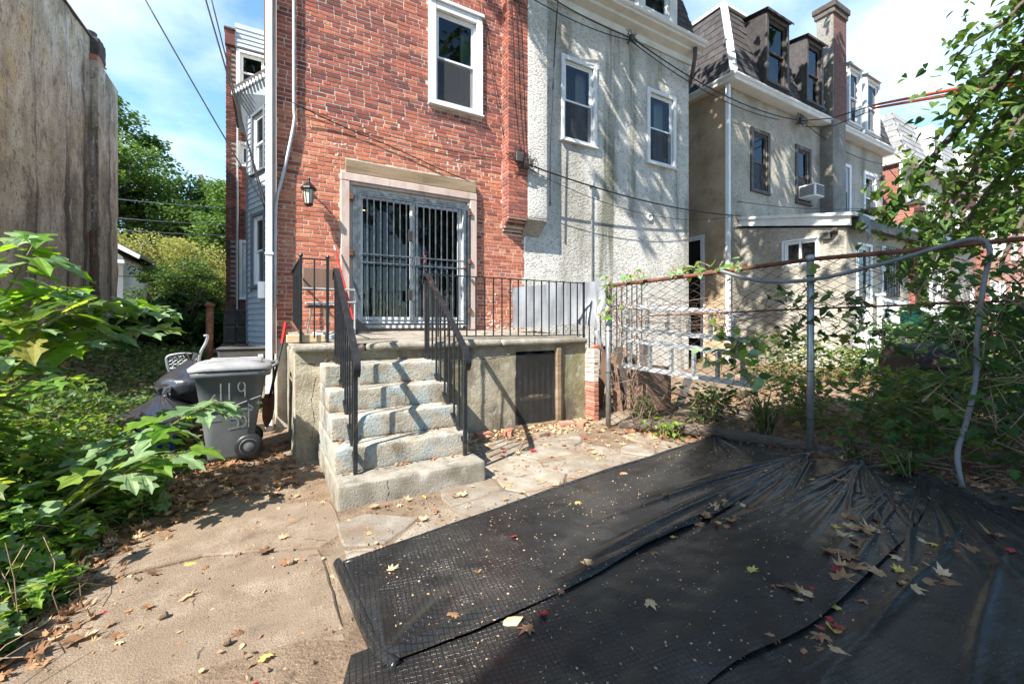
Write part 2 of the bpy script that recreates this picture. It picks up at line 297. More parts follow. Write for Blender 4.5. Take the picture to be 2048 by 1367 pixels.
surf('trim_dark', [(.05, .045, .042), (.1, .09, .085)], 6, .6)
surf('pink_wood', [(.36, .26, .22), (.5, .39, .34), (.58, .48, .43)], 5, .8, .4, 40, st=(1, 1, .3), layers=[((.38, .23, .18), 8, .6, .72, (2, 2, .25), .7)])
surf('old_wood', [(.13, .085, .05), (.23, .165, .105), (.32, .245, .165)], 3, .9, .5, 25, st=(.35, 1, 4), layers=[((.13, .09, .06), 3.2, .63, .72, (.6, 1, 3), .8), ((.3, .21, .13), 1.2, .55, .7, (1, 1, 1), .6)])
surf('pine_wood', [(.5, .38, .22), (.62, .49, .3)], 4, .8, .2, 30, st=(.4, 1, 3))
surf('brown_wood', [(.14, .085, .06), (.22, .14, .1)], 5, .7, .2, 30, st=(1, 1, .2))
surf('iron', [(.009, .0095, .011), (.022, .022, .025)], 12, .4, .3, 60, spec=.4, layers=[((.1, .05, .03), 9, .6, .72, (1, 1, 1), .8), ((.2, .19, .18), 26, .65, .72, (1, 1, 1), .45)])
surf('gate_steel', [(.045, .055, .065), (.085, .1, .115), (.17, .19, .21)], 14, .42, .2, 60, spec=.5, metal=.2, layers=[((.15, .09, .06), 7, .66, .76, (1, 1, 1), .8)])
surf('galvanised', [(.28, .3, .31), (.42, .44, .45)], 20, .45, .1, 60, metal=.75, layers=[((.2, .13, .09), 6, .66, .78, (1, 1, .4), .6)])
surf('aluminium', [(.42, .43, .44), (.56, .57, .58)], 12, .5, .1, 60, metal=.55)
surf('rust', [(.07, .03, .018), (.15, .062, .032), (.24, .11, .058)], 10, .8, .5, 60, layers=[((.07, .045, .035), 4, .58, .7, (1, 1, 1), .8)])
surf('hose_grey', [(.13, .135, .14), (.2, .205, .21)], 9, .5, spec=.4)
surf('crack', (.03, .024, .018), 5, .95)
surf('stem_vine', [(.09, .06, .04), (.2, .14, .1)], 9, .9)
surf('wire', [(.03, .02, .015), (.07, .05, .04)], 6, .6, metal=.2)
surf('cable', [(.015, .015, .016), (.03, .03, .032)], 6, .55)
surf('cable_pale', [(.38, .4, .42), (.5, .52, .54)], 6, .55)
surf('shingle', [(.045, .042, .045), (.085, .078, .08)], 9, .9, .7, 140, vary=.25, layers=[((.14, .13, .125), 14, .62, .78, (1, 1, 1), .6)])
surf('shingle_grey', [(.2, .2, .2), (.3, .3, .3)], 9, .9, .5, 100, vary=.15)
surf('cornice', [(.56, .55, .5), (.68, .67, .62)], 3, .6, .15, 20, layers=[((.38, .37, .33), 2.4, .58, .75, (.4, 1, 1), .6)])
surf('plastic_grey', [(.095, .105, .108), (.135, .145, .148)], 5, .45, .15, 50, spec=.45, layers=[((.14, .14, .13), 7, .54, .7, (1, 1, .5), .4)])
surf('plastic_lid', [(.2, .2, .205), (.3, .3, .3)], 6, .6, .15, 50, layers=[((.12, .12, .12), 4, .56, .72)])
surf('plastic_black', [(.012, .012, .014), (.03, .03, .033)], 5, .4, spec=.5)
surf('chalk_paint', [(.1, .11, .11), (.2, .21, .205), (.28, .29, .28)], 30, .9)
surf('bag_film', [(.02, .02, .024), (.04, .04, .045)], 5, .16, .25, 14, spec=.9)
surf('sheet_film', [(.16, .17, .185), (.25, .26, .28)], 3, .35, .2, 14, spec=.5, layers=[((.15, .155, .165), 4, .5, .65, (1, 1, .3), .6)])
surf('metal_grey', [(.07, .068, .066), (.11, .105, .1)], 5, .5, .1, 50, metal=.3)
surf('red_paint', (.5, .025, .02), 5, .35, spec=.5)
surf('orange_pvc', [(.55, .09, .03), (.68, .13, .045)], 5, .4, spec=.4)
surf('blue_plastic', [(.01, .035, .2), (.02, .06, .32)], 5, .4)
surf('blue_bag', [(.03, .16, .5), (.05, .25, .65)], 5, .3)
surf('grill_black', [(.015, .012, .01), (.04, .026, .018)], 8, .6, layers=[((.09, .04, .02), 5, .56, .7, (1, 1, 1), .7)])
surf('green_plastic', [(.004, .04, .03), (.008, .06, .045)], 5, .4)
surf('blind', [(.13, .13, .125), (.19, .19, .185)], 4, .8)
surf('curtain', [(.3, .45, .36), (.45, .58, .5)], 6, .9, st=(6, 1, .2))
surf('curtain_white', [(.55, .56, .56), (.66, .67, .67)], 6, .9, st=(6, 1, .2))
surf('room', [(.035, .03, .025), (.06, .052, .044)], 2, .95)
surf('screen', [(.03, .03, .032), (.05, .05, .053)], 6, .8, .4, 300)
surf('black', (.008, .008, .009), 2, .9)
surf('stone_dark', [(.06, .05, .045), (.13, .11, .095)], 4, .95, .7, 20, vary=.2)
surf('lamp_frost', [(.5, .47, .4), (.6, .56, .48)], 6, .35)
surf('bark', [(.07, .055, .042), (.15, .12, .095)], 9, .95, .7, 40, st=(1, 1, .3))
surf('stem_green', [(.12, .13, .05), (.22, .2, .1)], 9, .8)
surf('stem_dry', [(.2, .13, .08), (.36, .26, .17)], 9, .9)
surf('sticker_red', (.6, .02, .03), 4, .5)
surf('white_pure', (.75, .75, .75), 4, .5)
surf('soffit', [(.5, .5, .48), (.6, .6, .58)], 3, .7)
glass('pane_glass', (.75, .8, .8), 1.0); glass('door_glass', (.5, .54, .53), .9)
leafm('leaf_bright', [(0, (.11, .24, .03)), (.5, (.18, .33, .045)), (.85, (.26, .4, .07)), (1, (.36, .4, .07))], .55)
leafm('leaf_pale', [(0, (.13, .23, .09)), (.6, (.21, .32, .15)), (1, (.27, .37, .19))], .35, .42, .5)
leafm('leaf_mid', [(0, (.025, .06, .013)), (.4, (.045, .095, .02)), (.75, (.085, .15, .032)), (.93, (.14, .2, .045)), (1, (.28, .24, .05))], .4)
leafm('leaf_weed', [(0, (.05, .11, .02)), (.4, (.095, .18, .03)), (.8, (.17, .26, .05)), (1, (.34, .33, .07))], .45)
leafm('leaf_dark', [(0, (.03, .08, .02)), (.6, (.055, .125, .03)), (1, (.1, .18, .045))], .4)
leafm('leaf_tree', [(0, (.05, .11, .024)), (.6, (.09, .17, .035)), (1, (.15, .22, .055))], .4)
leafm('leaf_yellowish', [(0, (.17, .21, .045)), (.5, (.28, .3, .075)), (.85, (.4, .38, .13)), (1, (.4, .3, .14))], .4)
leafm('leaf_grass', [(0, (.05, .11, .02)), (.7, (.1, .17, .035)), (1, (.2, .2, .06))], .35)
leafm('dry_tan', [(0, (.4, .25, .13)), (.5, (.54, .37, .21)), (1, (.66, .5, .3))], .2, .7, hue=.5)
leafm('dry_brown', [(0, (.16, .085, .045)), (.5, (.28, .15, .075)), (1, (.36, .2, .1))], .15, .8, hue=.5)
leafm('dry_red', [(0, (.34, .03, .04)), (1, (.36, .06, .06))], .2, .6, hue=.5)
leafm('dry_yellow', [(0, (.6, .45, .08)), (1, (.6, .45, .14))], .2, .6, hue=.5)
# woven black ground cloth: fine square grid of ribs
m, N, L, B = nodes('ground_cloth')
pn = pos_node(N, L, (1, 1, 1)); pn.inputs['Rotation'].default_value = (0, 0, R(9))
sx = N.new('ShaderNodeSeparateXYZ'); L.new(pn.outputs[0], sx.inputs[0]); gr = []
for k in (0, 1):
    a = N.new('ShaderNodeMath'); a.operation = 'MULTIPLY'; a.inputs[1].default_value = 1/.024; L.new(sx.outputs[k], a.inputs[0])
    f = N.new('ShaderNodeMath'); f.operation = 'FRACT'; L.new(a.outputs[0], f.inputs[0]); g = N.new('ShaderNodeMath'); g.operation = 'LESS_THAN'; g.inputs[1].default_value = .17; L.new(f.outputs[0], g.inputs[0]); gr.append(g)
mxx = N.new('ShaderNodeMath'); mxx.operation = 'MAXIMUM'; L.new(gr[0].outputs[0], mxx.inputs[0]); L.new(gr[1].outputs[0], mxx.inputs[1])
n1 = nz(N, L, 1.6, (1, 1, 1), 6); r1 = ramp(N, [(.35, (.012, .012, .013)), (.55, (.024, .0235, .023)), (.7, (.05, .047, .043))]); L.new(n1.outputs['Fac'], r1.inputs[0])
cur = r1.outputs[0]
for c_, sc_, lo, hi, am in (((.07, .064, .054), 55, .6, .67, .6), ((.055, .051, .045), 2.6, .56, .72, .6), ((.005, .005, .006), 5, .56, .66, .7), ((.1, .09, .075), 170, .61, .67, .6)):
    n2 = nz(N, L, sc_, (1, 1, 1), 6); r2 = ramp(N, [(lo, (0, 0, 0)), (hi, (am, am, am))]); L.new(n2.outputs['Fac'], r2.inputs[0]); x2 = N.new('ShaderNodeMixRGB'); L.new(r2.outputs[0], x2.inputs[0]); L.new(cur, x2.inputs[1]); x2.inputs[2].default_value = (*c_, 1); cur = x2.outputs[0]
x = N.new('ShaderNodeMixRGB'); x.inputs[2].default_value = (.006, .006, .007, 1); mm = N.new('ShaderNodeMath'); mm.operation = 'MULTIPLY'; mm.inputs[1].default_value = .75; L.new(mxx.outputs[0], mm.inputs[0]); L.new(mm.outputs[0], x.inputs[0]); L.new(cur, x.inputs[1]); L.new(x.outputs[0], B.inputs['Base Color'])
B.inputs['Roughness'].default_value = .24; B.inputs['Specular IOR Level'].default_value = .42
b = N.new('ShaderNodeBump'); b.inputs['Strength'].default_value = .55; b.inputs['Distance'].default_value = .004; L.new(mxx.outputs[0], b.inputs['Height'])
b2 = N.new('ShaderNodeBump'); b2.inputs['Strength'].default_value = .3; b2.inputs['Distance'].default_value = .008; L.new(nz(N, L, 11, (.5, 1.6, 1), 6, .7).outputs['Fac'], b2.inputs['Height']); L.new(b.outputs[0], b2.inputs['Normal']); L.new(b2.outputs[0], B.inputs['Normal'])
# leaf outlines: (x along the leaf, y across), folded at the midrib
def leaf_shape(half, droop=.12, fold=.1, mid=5):
    hv = [(x, y, -droop*x*x+fold*abs(y)*1.2-droop*.8*y*y) for x, y in half]
    n = len(hv); vs = hv+[(x, -y, z) for x, y, z in hv[1:-1]]
    return vs, [tuple(range(n)), tuple([0]+list(range(n, 2*n-2))+[n-1])[::-1]]
L_LOBED = leaf_shape([(0, 0), (-.08, .12), (.02, .3), (.16, .48), (.3, .36), (.36, .2), (.46, .16), (.55, .3), (.72, .34), (.74, .18), (.82, .1), (1, 0)], .22, .16)
L_LOBED2 = leaf_shape([(0, 0), (-.1, .2), (.05, .42), (.26, .42), (.3, .26), (.42, .22), (.6, .36), (.68, .2), (.8, .12), (1, 0)], .3, .2)
L_OVAL = leaf_shape([(0, 0), (.08, .2), (.3, .34), (.6, .28), (.85, .12), (1, 0)], .3, .25)
L_HEART = leaf_shape([(0, 0), (-.1, .2), (.05, .38), (.35, .38), (.7, .2), (1, 0)], .25, .2)
def star_leaf(seed, curl):
    r_ = random.Random(seed); half = [(-.02, 0)]; vs = []
    ang = [150, 118, 92, 70, 48, 24, 0]; rad = [.46, .27, .56, .33, .66, .34, .82]; pts = []
    for s_ in (1, -1):
        for a, q in (list(zip(ang, rad)) if s_ == 1 else list(zip(ang, rad))[::-1][1:]):
            a_ = R((a+r_.uniform(-7, 7))*s_); q *= r_.uniform(.8, 1.2); pts.append((q*math.cos(a_), q*math.sin(a_)))
    bend = r_.uniform(-.6, .6); z = lambda x, y: curl*(.55*x*x*r_.uniform(.6, 1.3)+.8*y*y*r_.uniform(.5, 1.3)+bend*x*y)
    vs = [(0, 0, 0)]+[(x, y, z(x, y)) for x, y in pts]+[(-.05, .012, 0), (-.55, .05, .06*curl), (-.55, .03, .06*curl), (-.05, -.012, 0)]; n = len(pts)
    return vs, [(0, 1+k, 2+k) for k in range(n-1)][::-1]+[(0, n, 1)]+[(n+1, n+2, n+3, n+4)]
STARS = [star_leaf(k, c_) for k, c_ in enumerate((.1, .3, -.4, .5, .8, -.9, 1.1, .6, 1.3, -1.2))]
L_STAR = STARS[4]
L_DIAMOND = ([(0, 0, 0), (.5, .3, .06), (1, 0, -.08), (.5, -.3, .06)], [(0, 1, 2), (0, 2, 3)])
L_BLADE = ([(0, .02, 0), (0, -.02, 0), (.5, -.02, .25), (.5, .02, .25), (1, 0, .1)], [(0, 1, 2, 3), (3, 2, 4)])
_lm = {}
def leaf_mesh(shape, mat):
    k = (id(shape), mat)
    if k not in _lm: b_ = MB(); b_.add(*shape); _lm[k] = b_.mesh('leaf', mat)
    return _lm[k]
def leaf_obj(name, shape, mat, pos, d, up, size, parent=None, **kw):
    d = V(d).normalized(); u = V(up); u = (u-d*u.dot(d)).normalized(); b_ = u.cross(d)
    M = Matrix((d, b_, u)).transposed().to_4x4(); M = Matrix.Translation(V(pos)-(OFF[parent] if parent else V((0, 0, 0)))) @ M @ Matrix.Scale(size, 4)
    o = bpy.data.objects.new(name, leaf_mesh(shape, mat)); o.matrix_basis = M; return put(o, parent, **kw)
# ================================================================ the ground
def sheet(xs, ys, zf, dz=0):
    mb = MB(); nx, ny = len(xs), len(ys)
    mb.v = [(x, y, zf(x, y)+dz) for y in ys for x in xs]
    mb.f = [(j*nx+i, j*nx+i+1, (j+1)*nx+i+1, (j+1)*nx+i) for j in range(ny-1) for i in range(nx-1)]; return mb
def axis(a, b, s, far):
    v = [a+i*s for i in range(int((b-a)/s)+1)]; lo = []; x = a
    while x > -far: x -= max(s, (a-x)*.5+s*2); lo.append(x)
    hi = []; x = v[-1]
    while x < far: x += max(s, (x-v[-1])*.5+s*2); hi.append(x)
    return lo[::-1]+v+hi
sheet(axis(-6, 14, .16, 400), axis(-2, 14, .16, 400), lambda x, y: gz(x, y)+(.012*mnoise.noise(V((x*5, y*5, 3))) if abs(x) < 15 and abs(y) < 15 else 0)).build('ground', 'dirt', smooth=True, kind='structure')

# crazy paving: Voronoi cells cut by half-planes, each stone its own piece
def voronoi(seeds, box):
    cells = []
    for i, s in enumerate(seeds):
        poly = [(box[0], box[2]), (box[1], box[2]), (box[1], box[3]), (box[0], box[3])]
        for j, t in enumerate(seeds):
            if i == j or abs(s[0]-t[0])+abs(s[1]-t[1]) > 3.5: continue
            nx, ny = t[0]-s[0], t[1]-s[1]; mx_, my_ = (s[0]+t[0])/2, (s[1]+t[1])/2; o = []
            for k in range(len(poly)):
                p, q = poly[k], poly[(k+1) % len(poly)]; dp = (p[0]-mx_)*nx+(p[1]-my_)*ny; dq = (q[0]-mx_)*nx+(q[1]-my_)*ny
                if dp <= 0: o.append(p)
                if dp*dq < 0: u = dp/(dp-dq); o.append((p[0]+(q[0]-p[0])*u, p[1]+(q[1]-p[1])*u))
            poly = o
            if len(poly) < 3: break
        if len(poly) >= 3: cells.append(poly)
    return cells
def stone(poly, parent, zt, gap, th=.05, name='flagstone', mat='slab'):
    cx_ = sum(p[0] for p in poly)/len(poly); cy_ = sum(p[1] for p in poly)/len(poly); pts = []
    for k in range(len(poly)):
        p, q = poly[k], poly[(k+1) % len(poly)]; l = math.hypot(q[0]-p[0], q[1]-p[1]); n = max(1, int(l/.09))
        for i in range(n):
            u = i/n; a = V((p[0]+(q[0]-p[0])*u, p[1]+(q[1]-p[1])*u, 0)); d = V((cx_, cy_, 0))-a; L_ = d.length
            if L_ < gap*3: continue
            j = mnoise.noise(a*9)*.01+mnoise.noise(a*31)*.006; corner = .008 if i == 0 else 0
            pts.append(a+d/L_*(gap+corner+j))
    if len(pts) < 4: return
    tilt = (random.uniform(-.012, .012), random.uniform(-.012, .012)); mb = MB(); n = len(pts)
    def z(p): return zt+tilt[0]*(p[0]-cx_)+tilt[1]*(p[1]-cy_)
    c = V((cx_, cy_, 0)); top = [p+(c-p).normalized()*.012 for p in pts]
    mb.v = [(p[0], p[1], zt-th) for p in pts]+[(p[0], p[1], z(p)-.009) for p in pts]+[(p[0], p[1], z(p)) for p in top]
    for r in (0, 1): mb.f += [(r*n+i, r*n+(i+1) % n, (r+1)*n+(i+1) % n, (r+1)*n+i) for i in range(n)]
    mb.f.append(tuple(2*n+i for i in range(n))); return mb.build(name, mat, parent)
random.seed(11)
px_, py_ = [-1.3+.2*i for i in range(32)], [-1+.2*i for i in range(30)]
path = sheet(px_, py_, gz, .014)
path.f = [f for f in path.f if all((-1.05+.08*math.sin(path.v[i][1]*3) < path.v[i][0] < 4.3) for i in f)]
path = path.build('path', 'dirt', smooth=True, kind='structure')
seeds = [(.5+random.uniform(-.16, .16)+i*.52, 2.5+random.uniform(-.16, .16)+j*.46+(i % 2)*.2) for i in range(8) for j in range(5)]
for c in voronoi(seeds, (.4, 4.05, 2.3, 4.55)):
    mx_, my_ = sum(p[0] for p in c)/len(c), sum(p[1] for p in c)/len(c)
    if .4 < mx_ < 1.75 and my_ > 3.35: continue
    if my_ > 4.15 or (mx_ > 3.5 and my_ > 3.7): continue
    if random.random() < .1: continue
    stone(c, path, gz(mx_, my_)+.021+random.uniform(-.006, .008), .004+random.random()*.01, mat='flagstone')
for c in ([(-1.02, .6), (.3, .5), (.31, 2.05), (-.98, 2.12)], [(-1.0, 2.14), (.31, 2.07), (.29, 2.86), (-.35, 3.1), (-.9, 3.06)], [(-.34, 3.12), (.3, 2.88), (.46, 3.0), (.44, 3.6), (-.3, 3.9), (-.78, 3.5), (-.84, 3.1)], [(.32, 2.1), (.42, 2.1), (.44, 2.95), (.31, 2.84)]):
    stone(c, path, .026+random.uniform(-.006, .006), .002, .06)

# ================================================================ helpers for houses
def window(parent, x0, x1, z0, z1, y, cas='white_paint', cw=.1, proud=.03, sash='vinyl', curtain=None, screen=False, M=None, sill=True, fan=False, head=None, single=False):
    I = M or Matrix.Identity(4); b = lambda: MB()
    h = head or cw; c = b(); f = y-proud
    c.cbox(x0-cw, x0, f, y+.01, z0-cw*.6, z1+h, .006); c.cbox(x1, x1+cw, f, y+.01, z0-cw*.6, z1+h, .006)
    c.cbox(x0+.001, x1-.001, f+.003, y+.01, z1, z1+h-.002, .006); W = c.xf(I).build('window', cas, parent)
    if sill: b().cbox(x0-cw-.015, x1+cw+.015, f-.03, y+.012, z0-cw*.6-.03, z0-cw*.6+.002, .008).cbox(x0+.001, x1-.001, f+.003, y+.01, z0-cw*.6, z0, .004).xf(I).build('sill', cas, W)
    t = .035; r = b().box(x0, x0+t, y+.02, y+.1, z0, z1).box(x1-t, x1, y+.02, y+.1, z0, z1).box(x0+t, x1-t, y+.02, y+.1, z1-t, z1).box(x0+t, x1-t, y+.02, y+.1, z0, z0+t); r.xf(I).build('frame', sash, W)
    zm = (z0+z1)/2
    def sashp(nm, a, bb, c_, d, yy):
        s = .032; b().box(a, a+s, yy, yy+.03, c_, d).box(bb-s, bb, yy, yy+.03, c_, d).box(a+s, bb-s, yy, yy+.03, d-s, d).box(a+s, bb-s, yy, yy+.03, c_, c_+s).xf(I).build(nm, sash, W)
        b().quad((a+s, yy+.014, c_+s), (bb-s, yy+.014, c_+s), (bb-s, yy+.014, d-s), (a+s, yy+.014, d-s)).xf(I).build('pane', 'pane_glass', W)
    if single: sashp('sash', x0+t, x1-t, z0+t, z1-t, y+.045)
    else:
        sashp('upper_sash', x0+t, x1-t, zm-.015, z1-t, y+.035); sashp('lower_sash', x0+t, x1-t, z0+t, zm+.017, y+.067)
        if screen: b().quad((x0+t, y+.03, z0+t), (x1-t, y+.03, z0+t), (x1-t, y+.03, zm-.02), (x0+t, y+.03, zm-.02)).xf(I).build('insect_screen', 'screen_mesh', W)
    e = y+.45; i_ = b(); i_.quad((x0,e,z0),(x1,e,z0),(x1,e,z1),(x0,e,z1)); i_.quad((x0,y+.1,z0),(x0,e,z0),(x0,e,z1),(x0,y+.1,z1)); i_.quad((x1,y+.1,z0),(x1,e,z0),(x1,e,z1),(x1,y+.1,z1)); i_.quad((x0,y+.1,z1),(x1,y+.1,z1),(x1,e,z1),(x0,e,z1)); i_.quad((x0,y+.1,z0),(x1,y+.1,z0),(x1,e,z0),(x0,e,z0))
    i_.xf(I).build('interior', 'room', W)
    if curtain:
        cm, a, bb = curtain; q = b(); n = 24
        for k in range(n):
            u, v_ = a+(bb-a)*k/n, a+(bb-a)*(k+1)/n; d0, d1 = .025*math.sin(k*1.9), .025*math.sin((k+1)*1.9); q.quad((x0+(x1-x0)*u, y+.22+d0, z0), (x0+(x1-x0)*v_, y+.22+d1, z0), (x0+(x1-x0)*v_, y+.22+d1, z1), (x0+(x1-x0)*u, y+.22+d0, z1))
        q.xf(I).build('curtain', cm, W, smooth=True)
    return W
m, N, L, B = nodes('screen_mesh'); t_ = N.new('ShaderNodeBsdfTransparent'); x_ = N.new('ShaderNodeMixShader'); x_.inputs[0].default_value = .55
B.inputs['Base Color'].default_value = (.05, .05, .055, 1); B.inputs['Roughness'].default_value = .8; L.new(t_.outputs[0], x_.inputs[1]); L.new(B.outputs[0], x_.inputs[2]); L.new(x_.outputs[0], N['Material Output'].inputs[0])
def shingles(parent, e0, e1, t0, t1, rows, w_, mat='shingle', skip=None, name='shingle'):
    e0, e1, t0, t1 = map(V, (e0, e1, t0, t1)); n = 0; sl_ = (t0-e0).length/rows
    me = MB().box(-w_/2+.004, w_/2-.004, -.006, .006, 0, sl_*1.12).mesh(name, mat)
    for i in range(rows):
        a = e0.lerp(t0, i/rows); b_ = e1.lerp(t1, i/rows); d = (b_-a); ln = d.length; d.normalize(); up = ((t0+t1)/2-(e0+e1)/2); up = (up-d*up.dot(d)).normalized(); nn = d.cross(up).normalized()
        k = 0; s = -w_*.5*(i % 2)
        while s+w_*.5 < ln:
            p = a+d*(s+w_/2); wd = w_
            if s < 0: p = a+d*(w_*.25+.01); wd = w_*.48
            elif s+w_ > ln: wd = ln-s; p = a+d*(s+wd/2)
            s += w_
            if wd < .05 or (skip and skip(p+up*sl_*.5)): continue
            rot = Matrix((d, -nn, up)).transposed().to_4x4() if nn.dot(V((0, -1, 0))) > -9 else None
            tilt = Matrix.Rotation(R(-3.0), 4, 'X')
            o = bpy.data.objects.new(name, me); o.matrix_basis = Matrix.Translation(p-OFF[parent]+nn*(.012)) @ rot @ tilt @ Matrix.Diagonal((wd/w_, 1, 1, 1)); put(o, parent); n += 1
    return n

# ================================================================ brick row house
BH = thing('brick_house', 'red brick row house with a barred sliding door and one white window', 'house', (2.0, 6.5, 0))
hw = (2.34, 3.05, 4.965, 6.42); hd = (1.075, 2.875, 1.33, 3.4)
wm = MB(); wall_holes(wm, .114, 4.02, 0, 9.2, 6.506, [hw, hd], .2)
wm.quad((.114, 6.506, 0), (.114, 6.506, 9.2), (.114, 12.5, 9.2), (.114, 12.5, 0)); wm.quad((.114, 6.506, 9.2), (4.02, 6.506, 9.2), (4.02, 12.5, 9.2), (.114, 12.5, 9.2)); wm.quad((4.02, 6.506, 0), (4.02, 12.5, 0), (4.02, 12.5, 9.2), (4.02, 6.506, 9.2))
WALL = wm.build('wall', 'mortar', BH)
random.seed(5)
holes = [(2.215, 3.175, 4.82, 6.54), (.90, 3.045, 0, 3.565), (.968, 3.026, 3.5, 3.755)]
bricks = []
def repaired(x, z):
    top = 3.95+.55*math.exp(-((x-1.75)/.75)**2)+.12*math.sin(x*9)
    return z < top or (x < .9 and z < 4.35+.1*math.sin(x*20)) or (x > 3.1 and z < 3.75+.1*math.sin(x*14))
z = 1.2; row = 0
while z < 7.75:
    x = .118-(.1 if row % 2 else 0)+random.uniform(-.02, .02); xr = 3.55 if z > 2.95 else 4.0
    while x < xr:
        ln = .098 if (row % 7 == 3) else random.choice([.19, .19, .19, .192, .186, .1] if random.random() < .35 else [.19]); a, b_ = max(x, .118), min(x+ln, xr); x += ln+.0115
        segs = [(a, b_)]
        for h in holes:
            if z+.05 > h[2] and z < h[3]:
                ns = []
                for s in segs:
                    if s[1] <= h[0] or s[0] >= h[1]: ns.append(s)
                    else:
                        if s[0] < h[0]: ns.append((s[0], h[0]))
                        if s[1] > h[1]: ns.append((h[1], s[1]))
                segs = ns
        for s in segs:
            xm = (s[0]+s[1])/2; eg = z < 4.75 and (repaired(xm+.07, z) != repaired(xm-.07, z) or repaired(xm, z+.05) != repaired(xm, z-.05)); sh_ = random.uniform(.012, .045) if eg and random.random() < .6 else 0
            if s[1]-s[0]-sh_ > .035: bricks.append((s[0]+sh_*random.random(), s[1]-sh_*.5, z+random.uniform(-.0015, .0015), 6.506-.005+random.uniform(-.0025, .0025)))
    z += .0605; row += 1
def area(b): X, Z = b[0]*.5+6.5*.866, 1; return (b[1]-b[0])/X**2 if b[2] < 1.42+.757*X else 0
bricks.sort(key=lambda b: -area(b))
unit = {k: MB().cbox(-.095, .095, 0, .02, 0, .0495, .0035).mesh('brick', k) for k in ('brick_red', 'brick_dark')}
rest = {'brick_red': MB(), 'brick_dark': MB()}
for i, b in enumerate(bricks):
    k = 'brick_red' if repaired((b[0]+b[1])/2, b[2]) else 'brick_dark'
    if random.random() < .06: k = 'brick_dark' if k == 'brick_red' else 'brick_red'
    if i < 296:
        o = bpy.data.objects.new('brick', unit[k]); o.location = V(((b[0]+b[1])/2, b[3], b[2]))-OFF[WALL]; o.scale = ((b[1]-b[0])/.19, 1, 1); put(o, WALL)
    else: rest[k].cbox(b[0], b[1], b[3], b[3]+.02, b[2], b[2]+.0495, .0035)
field = MB(); field.add(rest['brick_red'].v, rest['brick_red'].f); nf = len(field.f); field.add(rest['brick_dark'].v, rest['brick_dark'].f)
fo = field.build('brick_field', ['brick_red', 'brick_dark'], WALL, kind='stuff')
fo.data.polygons.foreach_set('material_index', [0]*nf+[1]*(len(field.f)-nf))
# ragged mortar smears round the repaired brickwork
sm = MB()
def smear(x, z, r, yy=6.5015):
    n = 9; a0 = random.random()*6; pts = [(x+r*random.uniform(.6, 1.3)*math.cos(a0+6.283*k/n), z+r*.75*random.uniform(.5, 1.2)*math.sin(a0+6.283*k/n)) for k in range(n)]
    sm.add([(p[0], yy+.01, p[1]) for p in pts]+[(x+(p[0]-x)*.8, yy-random.uniform(.0, .0012), z+(p[1]-z)*.8) for p in pts], [(k, (k+1) % n, n+(k+1) % n, n+k) for k in range(n)]+[tuple(range(n, 2*n))])
for (xa, za), (xb, zb) in zip([(.86, 3.62), (.87, 3.95), (1.15, 4.02), (1.45, 4.3), (1.75, 4.55), (2.2, 4.42), (2.5, 4.38), (2.68, 4.12), (2.9, 3.85), (3.1, 3.62)], [(.87, 3.95), (1.15, 4.02), (1.45, 4.3), (1.75, 4.55), (2.2, 4.42), (2.5, 4.38), (2.68, 4.12), (2.9, 3.85), (3.1, 3.62), (3.1, 3.62)]):
    for k in range(6):
        t = random.random()
        if random.random() < .4: smear(xa+(xb-xa)*t+random.uniform(-.03, .03), za+(zb-za)*t+random.uniform(-.02, .02), random.uniform(.01, .026))
for k in range(8): smear(2.6+.45*k/8+random.uniform(-.05, .05), 4.7-.1*random.random(), .016)
for k in range(14): smear(.86+random.uniform(-.025, .025), 3.6+.45*random.random(), .028)
for k in range(110): smear(random.uniform(3.06, 3.98), 1.28+abs(random.gauss(0, .25)), random.uniform(.015, .05))
for k in range(30): smear(random.uniform(.12, .2), random.uniform(1.25, 3.0), random.uniform(.012, .03))
sm.build('mortar_patch', 'mortar', WALL, smooth=True, kind='stuff')
# chimney breast with corbelled foot, brick coursed on its two visible faces
PB = MB(); PB.box(3.562, 3.944, 6.292, 6.52, 3.2, 9.6); pbk = MB(); random.seed(9)
for i in range(5): PB.box(3.562+.0, 3.944, 6.292+.045*(5-i)-.0, 6.52, 2.96+.048*i, 3.01+.048*i)
z = 2.98; r_ = 0
while z < 7.75:
    yf = 6.284+max(0, (3.2-z))*.95
    x = 3.556-(.1 if r_ % 2 else 0)
    while x < 3.94:
        a, b_ = max(x, 3.556), min(x+.19, 3.944); x += .2
        if b_-a > .03: pbk.cbox(a, b_, yf, yf+.02, z, z+.0495, .0035)
    y_ = yf+.004+(.1 if r_ % 2 else 0.); y_ = yf+.021
    for a, b_ in (((y_, y_+.075), (y_+.087, 6.5)) if r_ % 2 else ((y_, y_+.13), (y_+.142, 6.5))):
        if b_-a > .02: pbk.cbox(3.554, 3.574, a, b_, z, z+.0495, .0035)
    z += .0605; r_ += 1
CB = PB.build('chimney_breast', 'mortar', BH); pbk.build('brick_field', 'brick_dark', CB, kind='stuff')
for (a, b_, zz_) in ((3.556, 3.944, 2.9),): pass
window(BH, *hw, 6.5, cw=.115, proud=.045, curtain=('curtain', .72, 1), screen=True)
MB().cbox(2.2, 3.19, 6.43, 6.5, 6.535, 6.6, .01).build('window_head', 'white_paint', BH)
